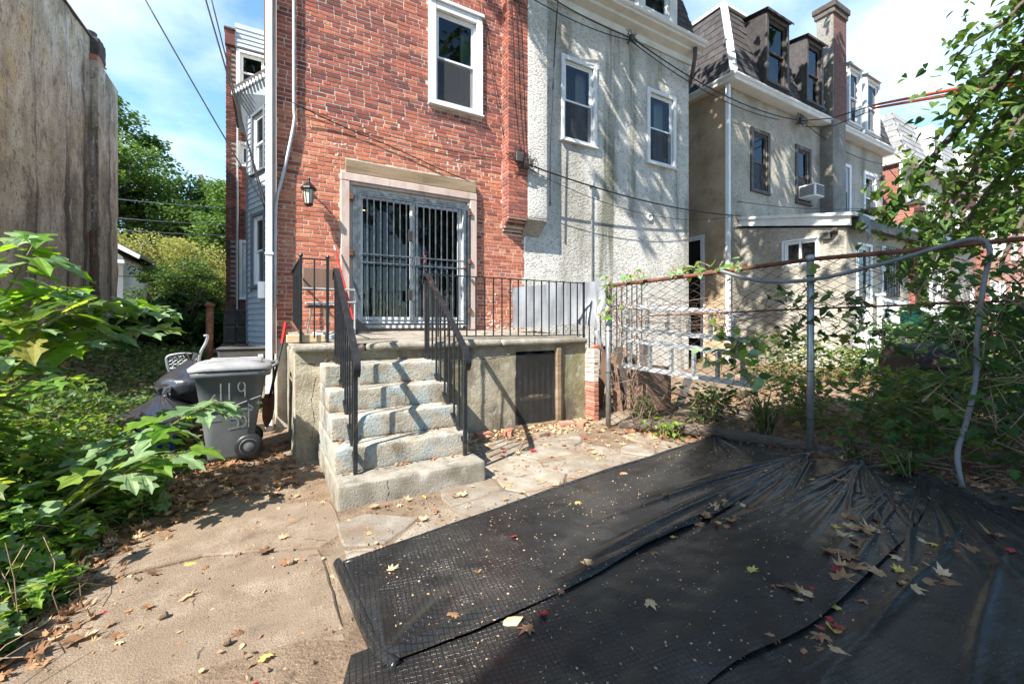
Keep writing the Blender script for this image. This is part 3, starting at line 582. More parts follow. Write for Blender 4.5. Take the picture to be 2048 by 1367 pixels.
# door surround, weathered header plank, sliding door with blinds behind
dc = MB(); dc.cbox(.912, 1.03, 6.42, 6.51, 1.3, 3.44, .008).cbox(2.915, 3.034, 6.42, 6.51, 1.3, 3.44, .008).cbox(.912, 3.034, 6.416, 6.51, 3.442, 3.555, .008)
dc.cbox(1.031, 1.066, 6.445, 6.51, 1.3, 3.40, .006).cbox(2.878, 2.914, 6.445, 6.51, 1.3, 3.40, .006).cbox(1.031, 2.914, 6.441, 6.51, 3.402, 3.441, .006)
DC = dc.build('door_casing', 'pink_wood', BH)
MB().rbox(.975, 3.018, 6.42, 6.515, 3.558, 3.745, .008, .1, .004).build('header_plank', 'old_wood', BH)
MB().box(1.03, 2.915, 6.45, 6.72, 1.285, 1.33).build('threshold', 'brown_wood', BH)
sd = MB(); a0, a1, z0, z1 = 1.075, 2.875, 1.36, 3.4
sd.box(a0, a0+.05, 6.52, 6.62, z0, z1).box(a1-.05, a1, 6.52, 6.62, z0, z1).box(a0+.05, a1-.05, 6.52, 6.62, z1-.06, z1).box(a0+.05, a1-.05, 6.52, 6.62, z0-.03, z0+.02)
SD = sd.build('sliding_door', 'vinyl', BH)
for a, b_, yy in ((a0+.09, 2.0, 6.535), (1.96, a1-.06, 6.575)):
    s = .065; MB().box(a, a+s, yy, yy+.035, z0+.03, z1-.07).box(b_-s, b_, yy, yy+.035, z0+.03, z1-.07).box(a+s, b_-s, yy, yy+.035, z1-.15, z1-.07).box(a+s, b_-s, yy, yy+.035, z0+.03, z0+.14).build('door_leaf', 'vinyl', SD)
    MB().quad((a+s, yy+.017, z0+.14), (b_-s, yy+.017, z0+.14), (b_-s, yy+.017, z1-.15), (a+s, yy+.017, z1-.15)).build('pane', 'door_glass', SD)
bl = MB()
for k in range(9):
    x = 1.25+k*.085; bl.add([(x, 6.78, 1.42), (x+.06, 6.73, 1.42), (x+.06, 6.73, 3.12), (x, 6.78, 3.12)], [(0, 1, 2, 3)])
bl.build('vertical_blinds', 'blind', SD)
rm = MB(); a, b_, c, d, e0_, e1_ = .8, 3.2, 1.3, 3.55, 6.7, 9.6
rm.quad((a,e1_,c),(b_,e1_,c),(b_,e1_,d),(a,e1_,d)).quad((a,e0_,c),(a,e1_,c),(a,e1_,d),(a,e0_,d)).quad((b_,e0_,c),(b_,e1_,c),(b_,e1_,d),(b_,e0_,d)).quad((a,e0_,d),(b_,e0_,d),(b_,e1_,d),(a,e1_,d)).quad((a,e0_,c),(b_,e0_,c),(b_,e1_,c),(a,e1_,c))
rm.build('interior', 'room', SD)
MB().box(1.2, 2.1, 8.6, 9.2, 1.3, 2.3).box(2.2, 2.9, 8.9, 9.3, 1.3, 3.2).build('cupboard', 'brown_wood', SD)
m, N, L, B = nodes('ceiling_glow'); B.inputs['Emission Color'].default_value = (1, .62, .25, 1); B.inputs['Emission Strength'].default_value = 2.2
MB().lathe([(.05, 0), (.06, .02), (.05, .04)], 14, (1.42, 7.6, 3.3)).build('ceiling_lamp', 'ceiling_glow', SD)
wn = MB().box(2.155, 2.215, 6.5605, 6.5625, 2.365, 2.5); wn.build('warning_sticker', 'sticker_red', SD)
st_ = MB()
for zz_ in (2.375, 2.395, 2.42, 2.445, 2.465): st_.box(2.163, 2.207-random.random()*.012, 6.558, 6.5595, zz_, zz_+.011)
st_.build('sticker_print', 'white_pure', SD)
# side of the house: clapboard bay, flared skirt and dentil ledge, then the wider front block in sooty brick
def siding(parent, p, q, z0, z1, cuts=(), hgt=.105, mat='vinyl_blue'):
    p, q = V((*p, 0)), V((*q, 0)); d = (q-p).normalized(); nn = V((-d.y, d.x, 0)); nn = nn if nn.dot(V((-.5, -1, 0))) > 0 else -nn; z = z0; ln = (q-p).length
    while z < z1-.02:
        t = min(z+hgt, z1); segs = [(0, ln)]
        for c in cuts:
            if t > c[2] and z < c[3]: segs = [s for g in segs for s in ((g[0], min(g[1], c[0])), (max(g[0], c[1]), g[1])) if s[1]-s[0] > .02]
        for s in segs:
            a, b_ = p+d*s[0], p+d*s[1]
            MB().add([a+nn*.022+V((0,0,z)), b_+nn*.022+V((0,0,z)), b_+nn*.004+V((0,0,t)), a+nn*.004+V((0,0,t)), a+V((0,0,z)), b_+V((0,0,z))], [(0,1,2,3), (4,5,1,0)]).build('clapboard', mat, parent)
        z += hgt
BP, BQ = V((.1, 8.6, 0)), V((-.31, 9.7, 0)); bd = (BQ-BP).normalized(); bl_ = (BQ-BP).length
Mb = Matrix.Translation(BQ) @ Matrix.Rotation(math.atan2(-bd.y, -bd.x), 4, 'Z')
bay = MB(); wall_holes(bay, 0, bl_, 0, 5.5, 0, [(.26, .78, 2.12, 3.4), (.26, .78, 4.25, 5.3)], .1); bay.xf(Mb); bay.quad((-.31, 9.7, 0), (-.31, 9.7, 5.5), (-.31, 11, 5.5), (-.31, 11, 0)).quad((-.31, 11, 0), (-.31, 11, 5.5), (.114, 12, 5.5), (.114, 12, 0)); BAY = bay.build('bay', 'vinyl_blue', BH)
siding(BAY, BQ[:2], BP[:2], 1.05, 5.4, [(.16, .86, 2.0, 3.5), (.16, .86, 4.15, 5.4)])
Mb = Matrix.Translation(BQ) @ Matrix.Rotation(math.atan2(-bd.y, -bd.x), 4, 'Z')
for z0, z1 in ((2.12, 3.4), (4.25, 5.3)): window(BAY.parent, .26, .78, z0, z1, 0, cas='trim_blue', cw=.07, proud=.03, M=Mb)
MB().box(-.345, -.29, 9.66, 9.72, 1.0, 5.4).box(.06, .11, 8.5, 8.58, 1.0, 5.4).build('corner_board', 'trim_blue', BH)
sk = MB(); o_ = [(.114, 8.5), (-.3, 9.66), (-.3, 11.0), (.114, 12)]; t_ = [(.16, 8.2), (-.53, 9.5), (-.53, 11.2), (.114, 12.2)]
sk.add([(x, y, 5.36) for x, y in o_]+[(x, y, 5.72) for x, y in t_], [(0, 1, 5, 4), (1, 2, 6, 5), (2, 3, 7, 6), (4, 5, 6, 7), (3, 2, 1, 0)]); sk.build('skirt', 'vinyl_blue', BH)
led = MB().extrude([(.17, 8.1, 5.72), (-.57, 9.47, 5.72), (-.57, 11.2, 5.72), (.114, 11.2, 5.72)], (0, 0, .07)); LD = led.build('ledge', 'trim_dark', BH)
for k in range(15):
    p = V((.15, 8.15, 5.66)).lerp(V((-.55, 9.46, 5.66)), k/14); MB().box(p.x-.02, p.x+.02, p.y-.03, p.y+.03, 5.65, 5.72).build('dentil', 'vinyl', LD)
MB().box(-.04, .06, 8.3, 8.4, 5.79, 9.4).build('porch_post', 'brown_wood', BH)
MB().box(.02, .108, 6.46, 6.56, 1.0, 9.2).build('corner_trim', 'pink_wood', BH)
# front block
fb = MB(); fh = [(-.57, -.05, 7.2, 8.1), (-.56, -.3, 5.35, 5.82), (-.52, -.12, 2.05, 3.38)]
wall_holes(fb, -.86, .2, 0, 8.2, 12.5, fh, .2); fb.quad((-.86, 12.5, 0), (-.86, 12.5, 8.2), (-.86, 22, 8.2), (-.86, 22, 0)); fb.quad((-.86, 12.5, 8.2), (.2, 12.5, 8.2), (.2, 22, 8.2), (-.86, 22, 8.2)); fb.quad((.2, 12.5, 0), (.2, 22, 0), (.2, 22, 8.2), (.2, 12.5, 8.2))
FB = fb.build('front_block', 'mortar_dark', BH); fk = MB(); fk_lit = MB(); z = 1.75; r_ = 0
while z < 8.2:
    x = -.86-(.1 if r_ % 2 else 0)
    while x < .12:
        a, b_ = max(x, -.866), min(x+.19, .12); x += .202
        if b_-a > .03 and not any(z+.05 > h[2]-.06 and z < h[3]+.06 and b_ > h[0]-.07 and a < h[1]+.07 for h in fh):
            (fk_lit if (4.2 < z < 5.3 and a > -.68) else fk).cbox(a, b_, 12.485, 12.52, z, z+.0495, .004)  # sunlit patch on this wall put into the colour: brighter bricks in one rectangle
    z += .0605; r_ += 1
fk.build('brick_field', 'brick_sooty', FB, kind='stuff'); fk_lit.build('brick_field', 'brick_dark', FB, kind='stuff')
MB().box(-.88, -.68, 12.42, 12.6, 8.2, 8.55).build('parapet', 'brick_sooty', FB); MB().cbox(-.9, -.66, 12.38, 12.7, 8.55, 8.6, .01).build('coping', 'stone_dark', FB)
siding(FB, (-.68, 12.46), (.2, 12.46), 8.22, 8.78, hgt=.11); MB().box(-.68, .2, 12.47, 13.5, 8.2, 8.8).build('dormer_box', 'vinyl_blue', FB)
for h in fh: window(BH, h[0], h[1], h[2], h[3], 12.5, cw=.075, proud=.04, single=h[3]-h[2] < .6)
for i in range(3):
    for j in range(2): MB().rbox(-.95+.26*j+(.05 if i else 0), -.7+.26*j+(.05 if i else 0), 12.3+.04*i, 12.55, .5+.42*i, .9+.42*i, .03, .15, .02).build('foundation_stone', 'stone_dark', FB)
MB().box(-.9, .2, 12.4, 12.52, 0, 1.75).build('foundation', 'stone_dark', FB)

# ================================================================ porch, steps
PO = thing('porch', 'raised concrete porch with rounded stone edge and a screened hatch', 'porch', (2.1, 5.6, 0))
pf = MB(); hh = (2.86, 3.5, .03, 1.02); wall_holes(pf, .255, 4.04, 0, 1.1, 4.86, [hh], .5)
pg = MB()   # rough front: regular grid except over the hatch
nx, nz_ = 96, 28
idx = {}
for j in range(nz_+1):
    for i in range(nx+1):
        x, z = .255+3.785*i/nx, -.03+1.14*j/nz_; idx[i, j] = len(pg.v); q = V((x, 4.85, z)); pg.v.append((x, 4.852+.012*mnoise.noise(q*3)+.008*mnoise.noise(q*13)-(.02*ss(.2, .25, x)*ss(.66, .6, x)*ss(.95, .9, z)), z))
for j in range(nz_):
    for i in range(nx):
        x, z = .255+3.785*(i+.5)/nx, -.03+1.14*(j+.5)/nz_
        if hh[0]-.01 < x < hh[1] and z < hh[3]: continue
        pg.f.append((idx[i, j], idx[i+1, j], idx[i+1, j+1], idx[i, j+1]))
FW = pg.build('front_wall', 'porch_wall', PO, smooth=True)
MB().rbox(.24, .34, 4.862, 6.48, -.1, 1.1, .02, .1, .012).build('side_wall', 'porch_wall', PO, smooth=True); MB().box(3.96, 4.035, 4.87, 6.48, -.1, 1.1).build('side_wall', 'porch_wall', PO)
# hatch: dark cellar opening, wire screen, timber jamb
hr = MB(); hr.quad((2.84, 5.5, 0), (3.52, 5.5, 0), (3.52, 5.5, 1.05), (2.84, 5.5, 1.05)).quad((2.84, 4.87, 0), (2.84, 5.5, 0), (2.84, 5.5, 1.05), (2.84, 4.87, 1.05)).quad((3.52, 4.87, 0), (3.52, 5.5, 0), (3.52, 5.5, 1.05), (3.52, 4.87, 1.05)).quad((2.84, 4.87, 1.05), (3.52, 4.87, 1.05), (3.52, 5.5, 1.05), (2.84, 5.5, 1.05))
HT = hr.build('hatch', 'black', PO); sc_ = MB(); k = 0
for i in range(46): x = 2.845+.0147*i; sc_.beam((x, 4.842+.006*math.sin(i), .0), (x, 4.85, 1.0-.02*math.sin(i*.3)), .003)
for i in range(66): z = .012+.015*i; sc_.beam((2.84, 4.846, z), (3.51, 4.845, z), .003)
sc_.build('wire_screen', 'metal_grey', HT, kind='stuff')
MB().rbox(3.5, 3.57, 4.8, 4.87, -.02, 1.06, .008, .15, .004).rbox(3.575, 3.62, 4.83, 4.87, -.02, 1.06, .008, .15, .004).build('jamb', 'old_wood', HT)
MB().rbox(2.95, 3.45, 4.87, 5.0, .36, .4, .01, .1, .004).rbox(2.85, 3.5, 4.8, 4.9, -.04, .05, .015, .1, .01).build('sill_board', 'old_wood', HT)
MB().rbox(3.08, 3.3, 4.853, 4.9, .395, .43, .012, .06, .006).build('trapped_plank', 'pine_wood', HT)
# deck slab rises a little towards the house; rounded nosing in three lengths
dk = MB(); nx, ny = 40, 16
for j in range(ny+1):
    for i in range(nx+1):
        x, y = .24+3.8*i/nx, 4.86+1.66*j/ny; dk.v.append((x, y, 1.19+.1*(y-4.86)/1.65+.004*mnoise.noise(V((x*4, y*4, 1)))))
dk.f = [(j*(nx+1)+i, j*(nx+1)+i+1, (j+1)*(nx+1)+i+1, (j+1)*(nx+1)+i) for j in range(ny) for i in range(nx)]; dk.box(.25, 4.035, 4.88, 6.5, 1.08, 1.14); dk.build('deck', 'concrete', PO, smooth=True)
for a, b_ in ((.24, .93), (.936, 2.62), (2.626, 4.04)): MB().rbox(a, b_, 4.78, 5.0, 1.105, 1.192, .04, .12, .004).build('nosing', 'concrete', PO, smooth=True)
from mathutils.bvhtree import BVHTree
def crack(parent, mb, pts, y, r=.003):
    bv = BVHTree.FromPolygons(mb.v, mb.f); pl = []
    for p, q in zip(pts, pts[1:]):
        n = max(2, int(math.hypot(q[0]-p[0], q[1]-p[1])/.02))
        for k in range(n): x, z = p[0]+(q[0]-p[0])*k/n+random.uniform(-.004, .004), p[1]+(q[1]-p[1])*k/n+random.uniform(-.004, .004); h = bv.ray_cast(V((x, y-.3, z)), V((0, 1, 0)))[0]; pl += [h+V((0, .001, 0))] if h else []
    if len(pl) > 2: MB().tube(pl, [r*random.uniform(.4, 1.3) for _ in pl], 5, False).build('crack', 'crack', parent)
random.seed(8)
crack(FW, pg, [(1.75, .98), (1.95, .93), (2.2, .96), (2.45, .95), (2.86, 1.0)], 4.85, .004); crack(FW, pg, [(3.55, 1.0), (3.75, 1.04), (3.85, 1.1)], 4.85); crack(FW, pg, [(.3, 1.0), (.42, .98), (.46, .96)], 4.85, .004); crack(FW, pg, [(2.6, .9), (2.61, .7), (2.6, .5)], 4.85, .002); crack(FW, pg, [(.44, .85), (.4, .6), (.43, .4), (.4, .2)], 4.85, .003)
ST = thing('concrete_steps', 'five worn concrete steps with patchy pale blue paint', 'steps', (1.06, 4.1, 0))
for i, (x0, x1, y0, z1, mt_) in enumerate(((.455, 1.68, 3.375, .195, 'concrete'), (.47, 1.645, 3.66, .395, 'step_paint'), (.475, 1.64, 3.91, .6, 'step_paint'), (.48, 1.63, 4.15, .8, 'step_paint'), (.48, 1.625, 4.39, 1.0, 'step_paint'))):
    sb_ = MB().rbox(x0, x1, y0, 4.87, z1-.205 if i else -.1, z1, .016, .035, .006, 6)
    for k_, v_ in enumerate(sb_.v):      # chipped nosing
        c_ = max(0, mnoise.noise(V((v_[0]*5, i*3.3, 1)))-.18)*ss(.06, 0, v_[1]-y0)*ss(.07, 0, z1-v_[2]); sb_.v[k_] = (v_[0], v_[1]+.05*c_, v_[2]-.05*c_)
    so_ = sb_.build('step', mt_, ST, smooth=True)
    if i == 0: crack(so_, sb_, [(.83, .2), (.82, .15), (.835, .1), (.815, .05), (.81, -.02)], y0)
    if i == 3: crack(so_, sb_, [(1.2, .8), (1.21, .76), (1.18, .7), (1.19, .62)], y0)
# ================================================================ pale stucco house next door
def dormer_box(x0, x1, y0, y1, z0, z1, h):
    b = MB(); wall_holes(b, x0, x1, z0, z1, y0, [h], .12); b.quad((x0, y0, z0), (x0, y0, z1), (x0, y1, z1), (x0, y1, z0)).quad((x1, y0, z0), (x1, y1, z0), (x1, y1, z1), (x1, y0, z1)).quad((x0, y0, z1), (x1, y0, z1), (x1, y1, z1), (x0, y1, z1)); return b
SH = thing('stucco_house', 'pale grey stucco row house joined to the brick house', 'house', (6.3, 6.5, 0))
sh = [(4.9, 5.61, 4.93, 6.42), (7.2, 7.95, 4.93, 6.42)]
sw = MB(); wall_holes(sw, 4.02, 8.49, 0, 7.7, 6.5, sh, .18); sw.quad((8.49, 6.5, 0), (8.49, 12.5, 0), (8.49, 12.5, 7.7), (8.49, 6.5, 7.7)); sw.quad((4.02, 6.7, 7.7), (8.49, 6.7, 7.7), (8.49, 12.5, 7.7), (4.02, 12.5, 7.7))
sw.build('wall', 'stucco_pale', SH)
ch = MB(); ch.rbox(3.946, 4.365, 6.28, 6.52, 3.25, 9.8, .02, .25, .006); CHS = ch.build('chimney_breast', 'stucco_pale', SH, smooth=True)
cf = MB(); cf.add([(3.95, 6.285, 3.27), (4.36, 6.285, 3.27), (4.36, 6.285, 3.22), (3.95, 6.285, 3.22), (3.95, 6.51, 2.95), (4.3, 6.51, 2.95), (4.36, 6.51, 3.27), (3.95, 6.51, 3.27)], [(0,1,2,3)[::-1], (3,2,5,4)[::-1], (1,6,5,2)[::-1], (0,3,4,7)[::-1]]); cf.build('corbel', 'stucco_tan', CHS)
window(SH, *sh[0], 6.5, cw=.085, proud=.035, curtain=('curtain_white', .62, 1), screen=True); window(SH, *sh[1], 6.5, cw=.085, proud=.035, curtain=('curtain_white', .5, .9), screen=True)
co = MB().extrude([(4.37, 6.5, 7.38), (4.37, 6.46, 7.38), (4.37, 6.44, 7.5), (4.37, 6.3, 7.56), (4.37, 6.3, 7.62), (4.37, 6.18, 7.66), (4.37, 6.18, 7.78), (4.37, 6.5, 7.78)], (4.3, 0, 0)); co.build('cornice', 'cornice', SH)
MB().box(4.37, 8.62, 6.14, 6.2, 7.79, 7.8).tube([(4.37, 6.17, 7.77), (8.67, 6.17, 7.77)], .05, 10).build('gutter', 'white_paint', SH)
rf = MB().add([(4.1, 6.3, 7.8), (8.56, 6.3, 7.8), (8.25, 6.95, 10), (4.1, 6.95, 10), (8.56, 12.5, 7.8), (8.25, 12.5, 10)], [(0, 1, 2, 3), (1, 4, 5, 2)]); RF = rf.build('roof', 'shingle', SH)
shingles(RF, (4.4, 6.29, 7.8), (8.56, 6.29, 7.8), (4.4, 6.93, 10), (8.25, 6.93, 10), 12, .3, skip=lambda p: 6.55 < p.x < 7.85)
dormer_box(6.6, 7.8, 6.26, 7.6, 7.82, 9.9, (6.8, 7.55, 7.98, 9.5)).build('dormer', 'white_paint', SH); window(SH, 6.8, 7.55, 7.98, 9.5, 6.26, cw=.12, proud=.02, curtain=('curtain_white', 0, .4))
dsp = MB(); dsp.tube(spline([(8.4, 6.25, 7.62), (8.4, 6.26, 7.45), (8.46, 6.36, 7.2), (8.55, 6.5, 7.0), (8.55, 6.6, 6.8), (8.53, 6.6, 6.5)]), .045, 8); dsp.build('downspout_elbow', 'trim_dark', SH, smooth=True)
MB().lathe([(.085, 0), (.08, -.03), (.055, -.04), (.05, -.02), (.0, -.02)], 18, (7.19, 6.5, 3.69), 'y').build('dryer_vent', 'white_paint', SH, smooth=True)

# ================================================================ tan twin house beyond the gap
stucco('stucco_grey', [(.2, .19, .17), (.28, .265, .24), (.36, .345, .315)], ((.14, .13, .11), 1.0, .5, .7, (1, 1, .2), .7), ((.12, .11, .09), 1.7, .6, .8, (1, 1, .2), .6))
def tan_house(nm, label, x0, x1, left_side, wins, wc, dorm, dmat, chimney):
    H = thing(nm, label, 'house', ((x0+x1)/2, 6.5, 0)); hl = [(a, b, 4.93, 6.42) for a, b in wins]
    wb = MB(); wall_holes(wb, x0, x1, 0, 7.4, 6.5, hl, .18); wb.quad((x1, 6.5, 0), (x1, 12, 0), (x1, 12, 7.4), (x1, 6.5, 7.4)); wb.build('wall', 'stucco_tan', H)
    if left_side: MB().quad((x0, 6.5, 0), (x0, 6.5, 7.4), (x0, 12, 7.4), (x0, 12, 0)).build('side_wall', left_side, H)
    for q_, a in enumerate(hl): window(H, *a, 6.5, cas=wc, cw=.11, proud=.04, screen=True, sash='trim_dark' if wc == 'trim_dark' else 'vinyl', curtain=('curtain_white', 0, .45) if q_ else None)
    el, er = (x0-.18 if left_side else x0), x1+.12
    ev = MB().cbox(el, er, 6.2, 6.6, 7.32, 7.45, .02)
    if left_side: ev.cbox(el-.003, x0+.1, 6.601, 12, 7.322, 7.448, .02)
    ev.build('eaves', 'cornice', H)
    g = MB().tube([(el, 6.2, 7.46), (er, 6.2, 7.46)], .045, 8)
    if left_side: g.tube([(el, 6.2, 7.462), (el, 12, 7.462)], .045, 8)
    g.build('gutter', 'white_paint', H)
    s0 = .33 if left_side else 0; E0, E1, T0, T1 = V((el+.02, 6.25, 7.47)), V((er, 6.25, 7.47)), V((el+.02+s0+.1, 6.8, 9.6)), V((er-.2, 6.8, 9.6))
    r = MB().add([E0, E1, T1, T0], [(0, 1, 2, 3)])
    if left_side: r.add([E0, T0, T0+V((0, 6, 0)), E0+V((0, 6, 0))], [(0, 1, 2, 3)])
    r.add([T0, T1, T1+V((0, 6, 0)), T0+V((0, 6, 0))], [(0, 1, 2, 3)]); RO = r.build('roof', 'shingle', H)
    shingles(RO, E0, E1, T0, T1, 11, .3, skip=lambda p: any(a-.12 < p.x < b+.12 and p.z < 9.5 for a, b in dorm))
    if left_side: shingles(RO, E0+V((0, 2.1, 0)), E0, T0+V((0, 2.1, 0)), T0, 11, .3)
    if left_side: MB().beam(E0+V((-.02, -.03, .03)), T0+V((-.02, -.03, 0)), .16, .05, (1, 1, 0)).build('hip_flashing', 'white_paint', H)
    MB().box(T0.x-.06, T1.x+.05, T0.y-.07, T0.y+6, 9.6, 9.68).build('roof_edge', 'white_paint', H)
    for a, b in dorm:
        D = dormer_box(a-.02, b+.02, 6.2, 7.3, 7.55, 9.42, (a+.09, b-.09, 7.68, 9.28)).add((lambda: [(a-.1, 6.08, 9.42), (b+.1, 6.08, 9.42), (b+.1, 7.4, 9.6), (a-.1, 7.4, 9.6), (a-.1, 6.08, 9.36), (b+.1, 6.08, 9.36)])(), [(0, 1, 2, 3), (4, 5, 1, 0)]).build('dormer', 'shingle' if dmat == 'trim_dark' else 'white_paint', H)
        window(H, a+.09, b-.09, 7.68, 9.28, 6.2, cas=dmat, cw=.1, proud=.04, sash=dmat if dmat == 'trim_dark' else 'vinyl')
    if chimney:
        a, b = chimney; CH = MB().rbox(a, b, 6.15, 6.6, -.1, 10.75, .02, .4, .01).build('chimney', 'stucco_grey', H, smooth=True)
        MB().box(a+.04, b+.006, 6.143, 6.2, 7.5, 10.65).build('brick_face', 'brick_chimney', CH); MB().cbox(a-.05, b+.05, 6.1, 6.65, 10.6, 10.75, .02).cbox(a-.09, b+.09, 6.06, 6.69, 10.75, 10.93, .02).build('chimney_cap', 'stone_dark', CH)
    return H
brick_tex('brick_chimney', (.1, .04, .032), (.16, .06, .045), (.17, .14, .12)); brick_tex('brick_far', (.22, .06, .045), (.3, .09, .06), (.32, .26, .22)); brick_tex('brick_salmon', (.36, .13, .085), (.44, .18, .12), (.45, .36, .3))
T1_ = tan_house('twin_house', 'tan stucco house with dark framed windows and a tall chimney', 9.97, 14.9, 'stucco_side', [(11.04, 11.7), (13.24, 13.86)], 'trim_dark', [(11.1, 12.15), (13.08, 13.99)], 'trim_dark', (14.55, 15.35))
T2_ = tan_house('twin_house', 'tan stucco house with white windows just right of the tall chimney', 14.9, 18.97, None, [(15.75, 16.4), (17.55, 18.3)], 'white_paint', [(15.6, 16.45), (16.8, 17.8)], 'white_paint', None)
MB().box(10.0, 10.0, 0, 0, 0, 0)
sdw = MB().box(9.93, 9.975, 7.14, 7.24, .3, 3.72).box(9.93, 9.975, 7.9, 8.0, .3, 3.72).box(9.93, 9.975, 7.24, 7.9, 3.6, 3.72); SDW = sdw.build('side_door', 'white_paint', T1_); MB().box(9.955, 9.972, 7.24, 7.9, .3, 3.6).build('dark_opening', 'black', SDW)
MB().tube([(9.9, 6.44, 7.3), (9.9, 6.44, 1.0), (9.9, 6.44, .3)], .06, 4).build('downspout', 'vinyl', None, label='white downspout on the corner of the tan stucco house', cat='downspout')
AC = thing('air_conditioner', 'white window air conditioner below the dark window by the chimney', 'air conditioner', (13.55, 6.3, 4.95))
MB().cbox(13.3, 13.8, 6.05, 6.5, 4.98, 5.33, .015).build('case', 'white_paint', AC); g = MB()
for k in range(7): g.box(13.34, 13.76, 6.035, 6.05, 5.02+.04*k, 5.045+.04*k)
[g.box(13.285, 13.3, 6.09, 6.45, 5.02+.04*k, 5.04+.04*k) for k in range(7)]; g.build('grille', 'metal_grey', AC)
# lean-to behind the tan house
LT = thing('lean_to', 'one storey stucco lean-to with white fascia and torn roof corner', 'shed', (12, 5.3, 0))
lw = MB(); ht = lambda y: 3.4+.42*(y-4.2)/2.3
lw2 = MB()   # side wall in its own frame: x'=y
SW = (4.74, 5.44, 2.72, 3.28)
for (ya, yb, za, zb0, zb1) in ((4.2, 4.74, 0, None, None), (4.74, 5.44, 0, 2.72, 2.72), (5.44, 6.5, 0, None, None)):
    lw.quad((10.5, ya, 0), (10.5, ya, ht(ya) if zb0 is None else zb0), (10.5, yb, ht(yb) if zb0 is None else zb0), (10.5, yb, 0))
lw.quad((10.5, 4.74, 3.28), (10.5, 4.74, ht(4.74)), (10.5, 5.44, ht(5.44)), (10.5, 5.44, 3.28))
wall_holes(lw, 10.5, 13.75, 0, 3.42, 4.2, [(11.0, 11.6, .5, 3.08), (12.25, 12.85, 2.1, 3.12)], .15); lw.build('wall', 'stucco_tan', LT)
Ms = Matrix.Translation((10.5, 0, 0)) @ Matrix(((0, 1, 0, 0), (-1, 0, 0, 0), (0, 0, 1, 0), (0, 0, 0, 1)))
wx = lambda y: -y
W_ = MB(); W2 = Matrix.Translation((10.5, 6.5, 0)) @ Matrix.Rotation(R(-90), 4, 'Z')     # x' runs from y=6.5 towards y=4.2, outward is -x
window(LT, 1.06, 1.76, 2.72, 3.28, 0, cas='vinyl', cw=.04, proud=.02, M=W2, single=True, sill=False); MB().box(10.49, 10.54, 5.07, 5.11, 2.74, 3.26).build('mullion', 'vinyl', LT)
MB().extrude([(10.42, 4.1, 3.42), (10.42, 6.5, 3.87), (10.42, 6.5, 4.05), (10.42, 4.1, 3.62)], (.06, 0, 0)).build('fascia', 'white_paint', LT)
MB().extrude([(10.36, 4.0, 3.6), (10.36, 6.5, 4.03), (10.36, 6.5, 4.09), (10.36, 4.0, 3.67)], (3.4, 0, 0)).build('roof', 'white_paint', LT)
MB().box(10.6, 13.75, 4.02, 4.19, 3.4, 3.6).build('rotten_fascia', 'trim_dark', LT)
fl = MB().add([(10.5, 3.98, 3.66), (10.9, 3.95, 3.6), (10.85, 3.9, 3.2), (10.7, 3.96, 3.0), (10.62, 3.92, 3.3), (10.5, 4.0, 3.35)], [(0, 1, 2), (0, 2, 4), (2, 3, 4), (0, 4, 5)]); fl.build('torn_flashing', 'metal_grey', LT)
window(LT, 11.0, 11.6, .5, 3.08, 4.2, cas='vinyl', cw=.06, proud=.03, sill=False); window(LT, 12.25, 12.85, 2.1, 3.12, 4.2, cas='vinyl', cw=.05, proud=.03)
bb = MB()
for k in range(9): bb.beam((12.2+.085*k, 4.1, 2.0), (12.2+.085*k, 4.1, 3.15), .018)
for z in (2.05, 2.6, 3.1): bb.beam((12.18, 4.1, z), (12.9, 4.1, z), .018)
bb.build('window_bars', 'iron', LT)
FL = thing('floodlight', 'small twin floodlight on the lean-to wall beside its window', 'floodlight', (10.45, 4.55, 3.3)); MB().cbox(10.42, 10.5, 4.46, 4.6, 3.2, 3.34, .01).build('box', 'metal_grey', FL); MB().lathe([(.03, -.02), (.07, .08), (.075, .1), (.0, .09)], 12, (10.36, 4.4, 3.36), 'x').tube([(10.44, 4.5, 3.32), (10.4, 4.4, 3.37)], .015, 6).build('lamp_head', 'trim_dark', FL)
# ivy-grown brick party wall and the next lean-to
PW = thing('party_wall', 'dark brick party wall overgrown with ivy between the lean-tos', 'wall', (14.0, 5.2, 0))
pw = MB().extrude([(13.8, 6.49, 0), (13.8, 6.49, 4.35), (13.8, 4.1, 4.32), (13.8, 4.1, 0)], (.3, 0, 0)); pw.build('brickwork', 'brick_far', PW); MB().extrude([(13.74, 6.49, 4.35), (13.74, 6.49, 4.43), (13.74, 4.0, 4.4), (13.74, 4.0, 4.32)], (.42, 0, 0)).build('coping', 'stone_dark', PW)
for i in range(11): MB().cbox(13.77-.012*(i % 2), 14.12, 4.0-.012*(i % 2), 4.1, 3.5+.07*i, 3.56+.07*i, .006).build('brick', 'brick_sooty', PW)
n = 1500; y = 4.0+2.3*RNG.random(n)**1.3; z = 3.3+1.1*RNG.random(n); ok = (np.sin(y*4.1)+np.cos(z*5+y*3)) > -.3; p = np.stack([np.full(n, 13.77)-.05*RNG.random(n), y, z], 1)[ok]
n = 1600; p2 = np.stack([13.75+.5*RNG.random(n), np.full(n, 3.98)-.06*RNG.random(n), .6+3.5*RNG.random(n)], 1); p = np.concatenate([p, p2[np.abs(p2[:, 0]-13.95-.15*np.sin(p2[:, 2]*2)) < .2]])
scatter(*L_HEART, p, RNG.normal(0, 1, p.shape)+np.array([0, 0, -.6]), RNG.normal(0, .35, p.shape)+np.array([-.8, -.6, .2]), RNG.uniform(.06, .13, len(p))).build('ivy', 'leaf_mid', PW, kind='stuff')
L2 = thing('lean_to', 'second stucco lean-to with blue white sloping fascia beside the ivy wall', 'shed', (16, 5.2, 0))
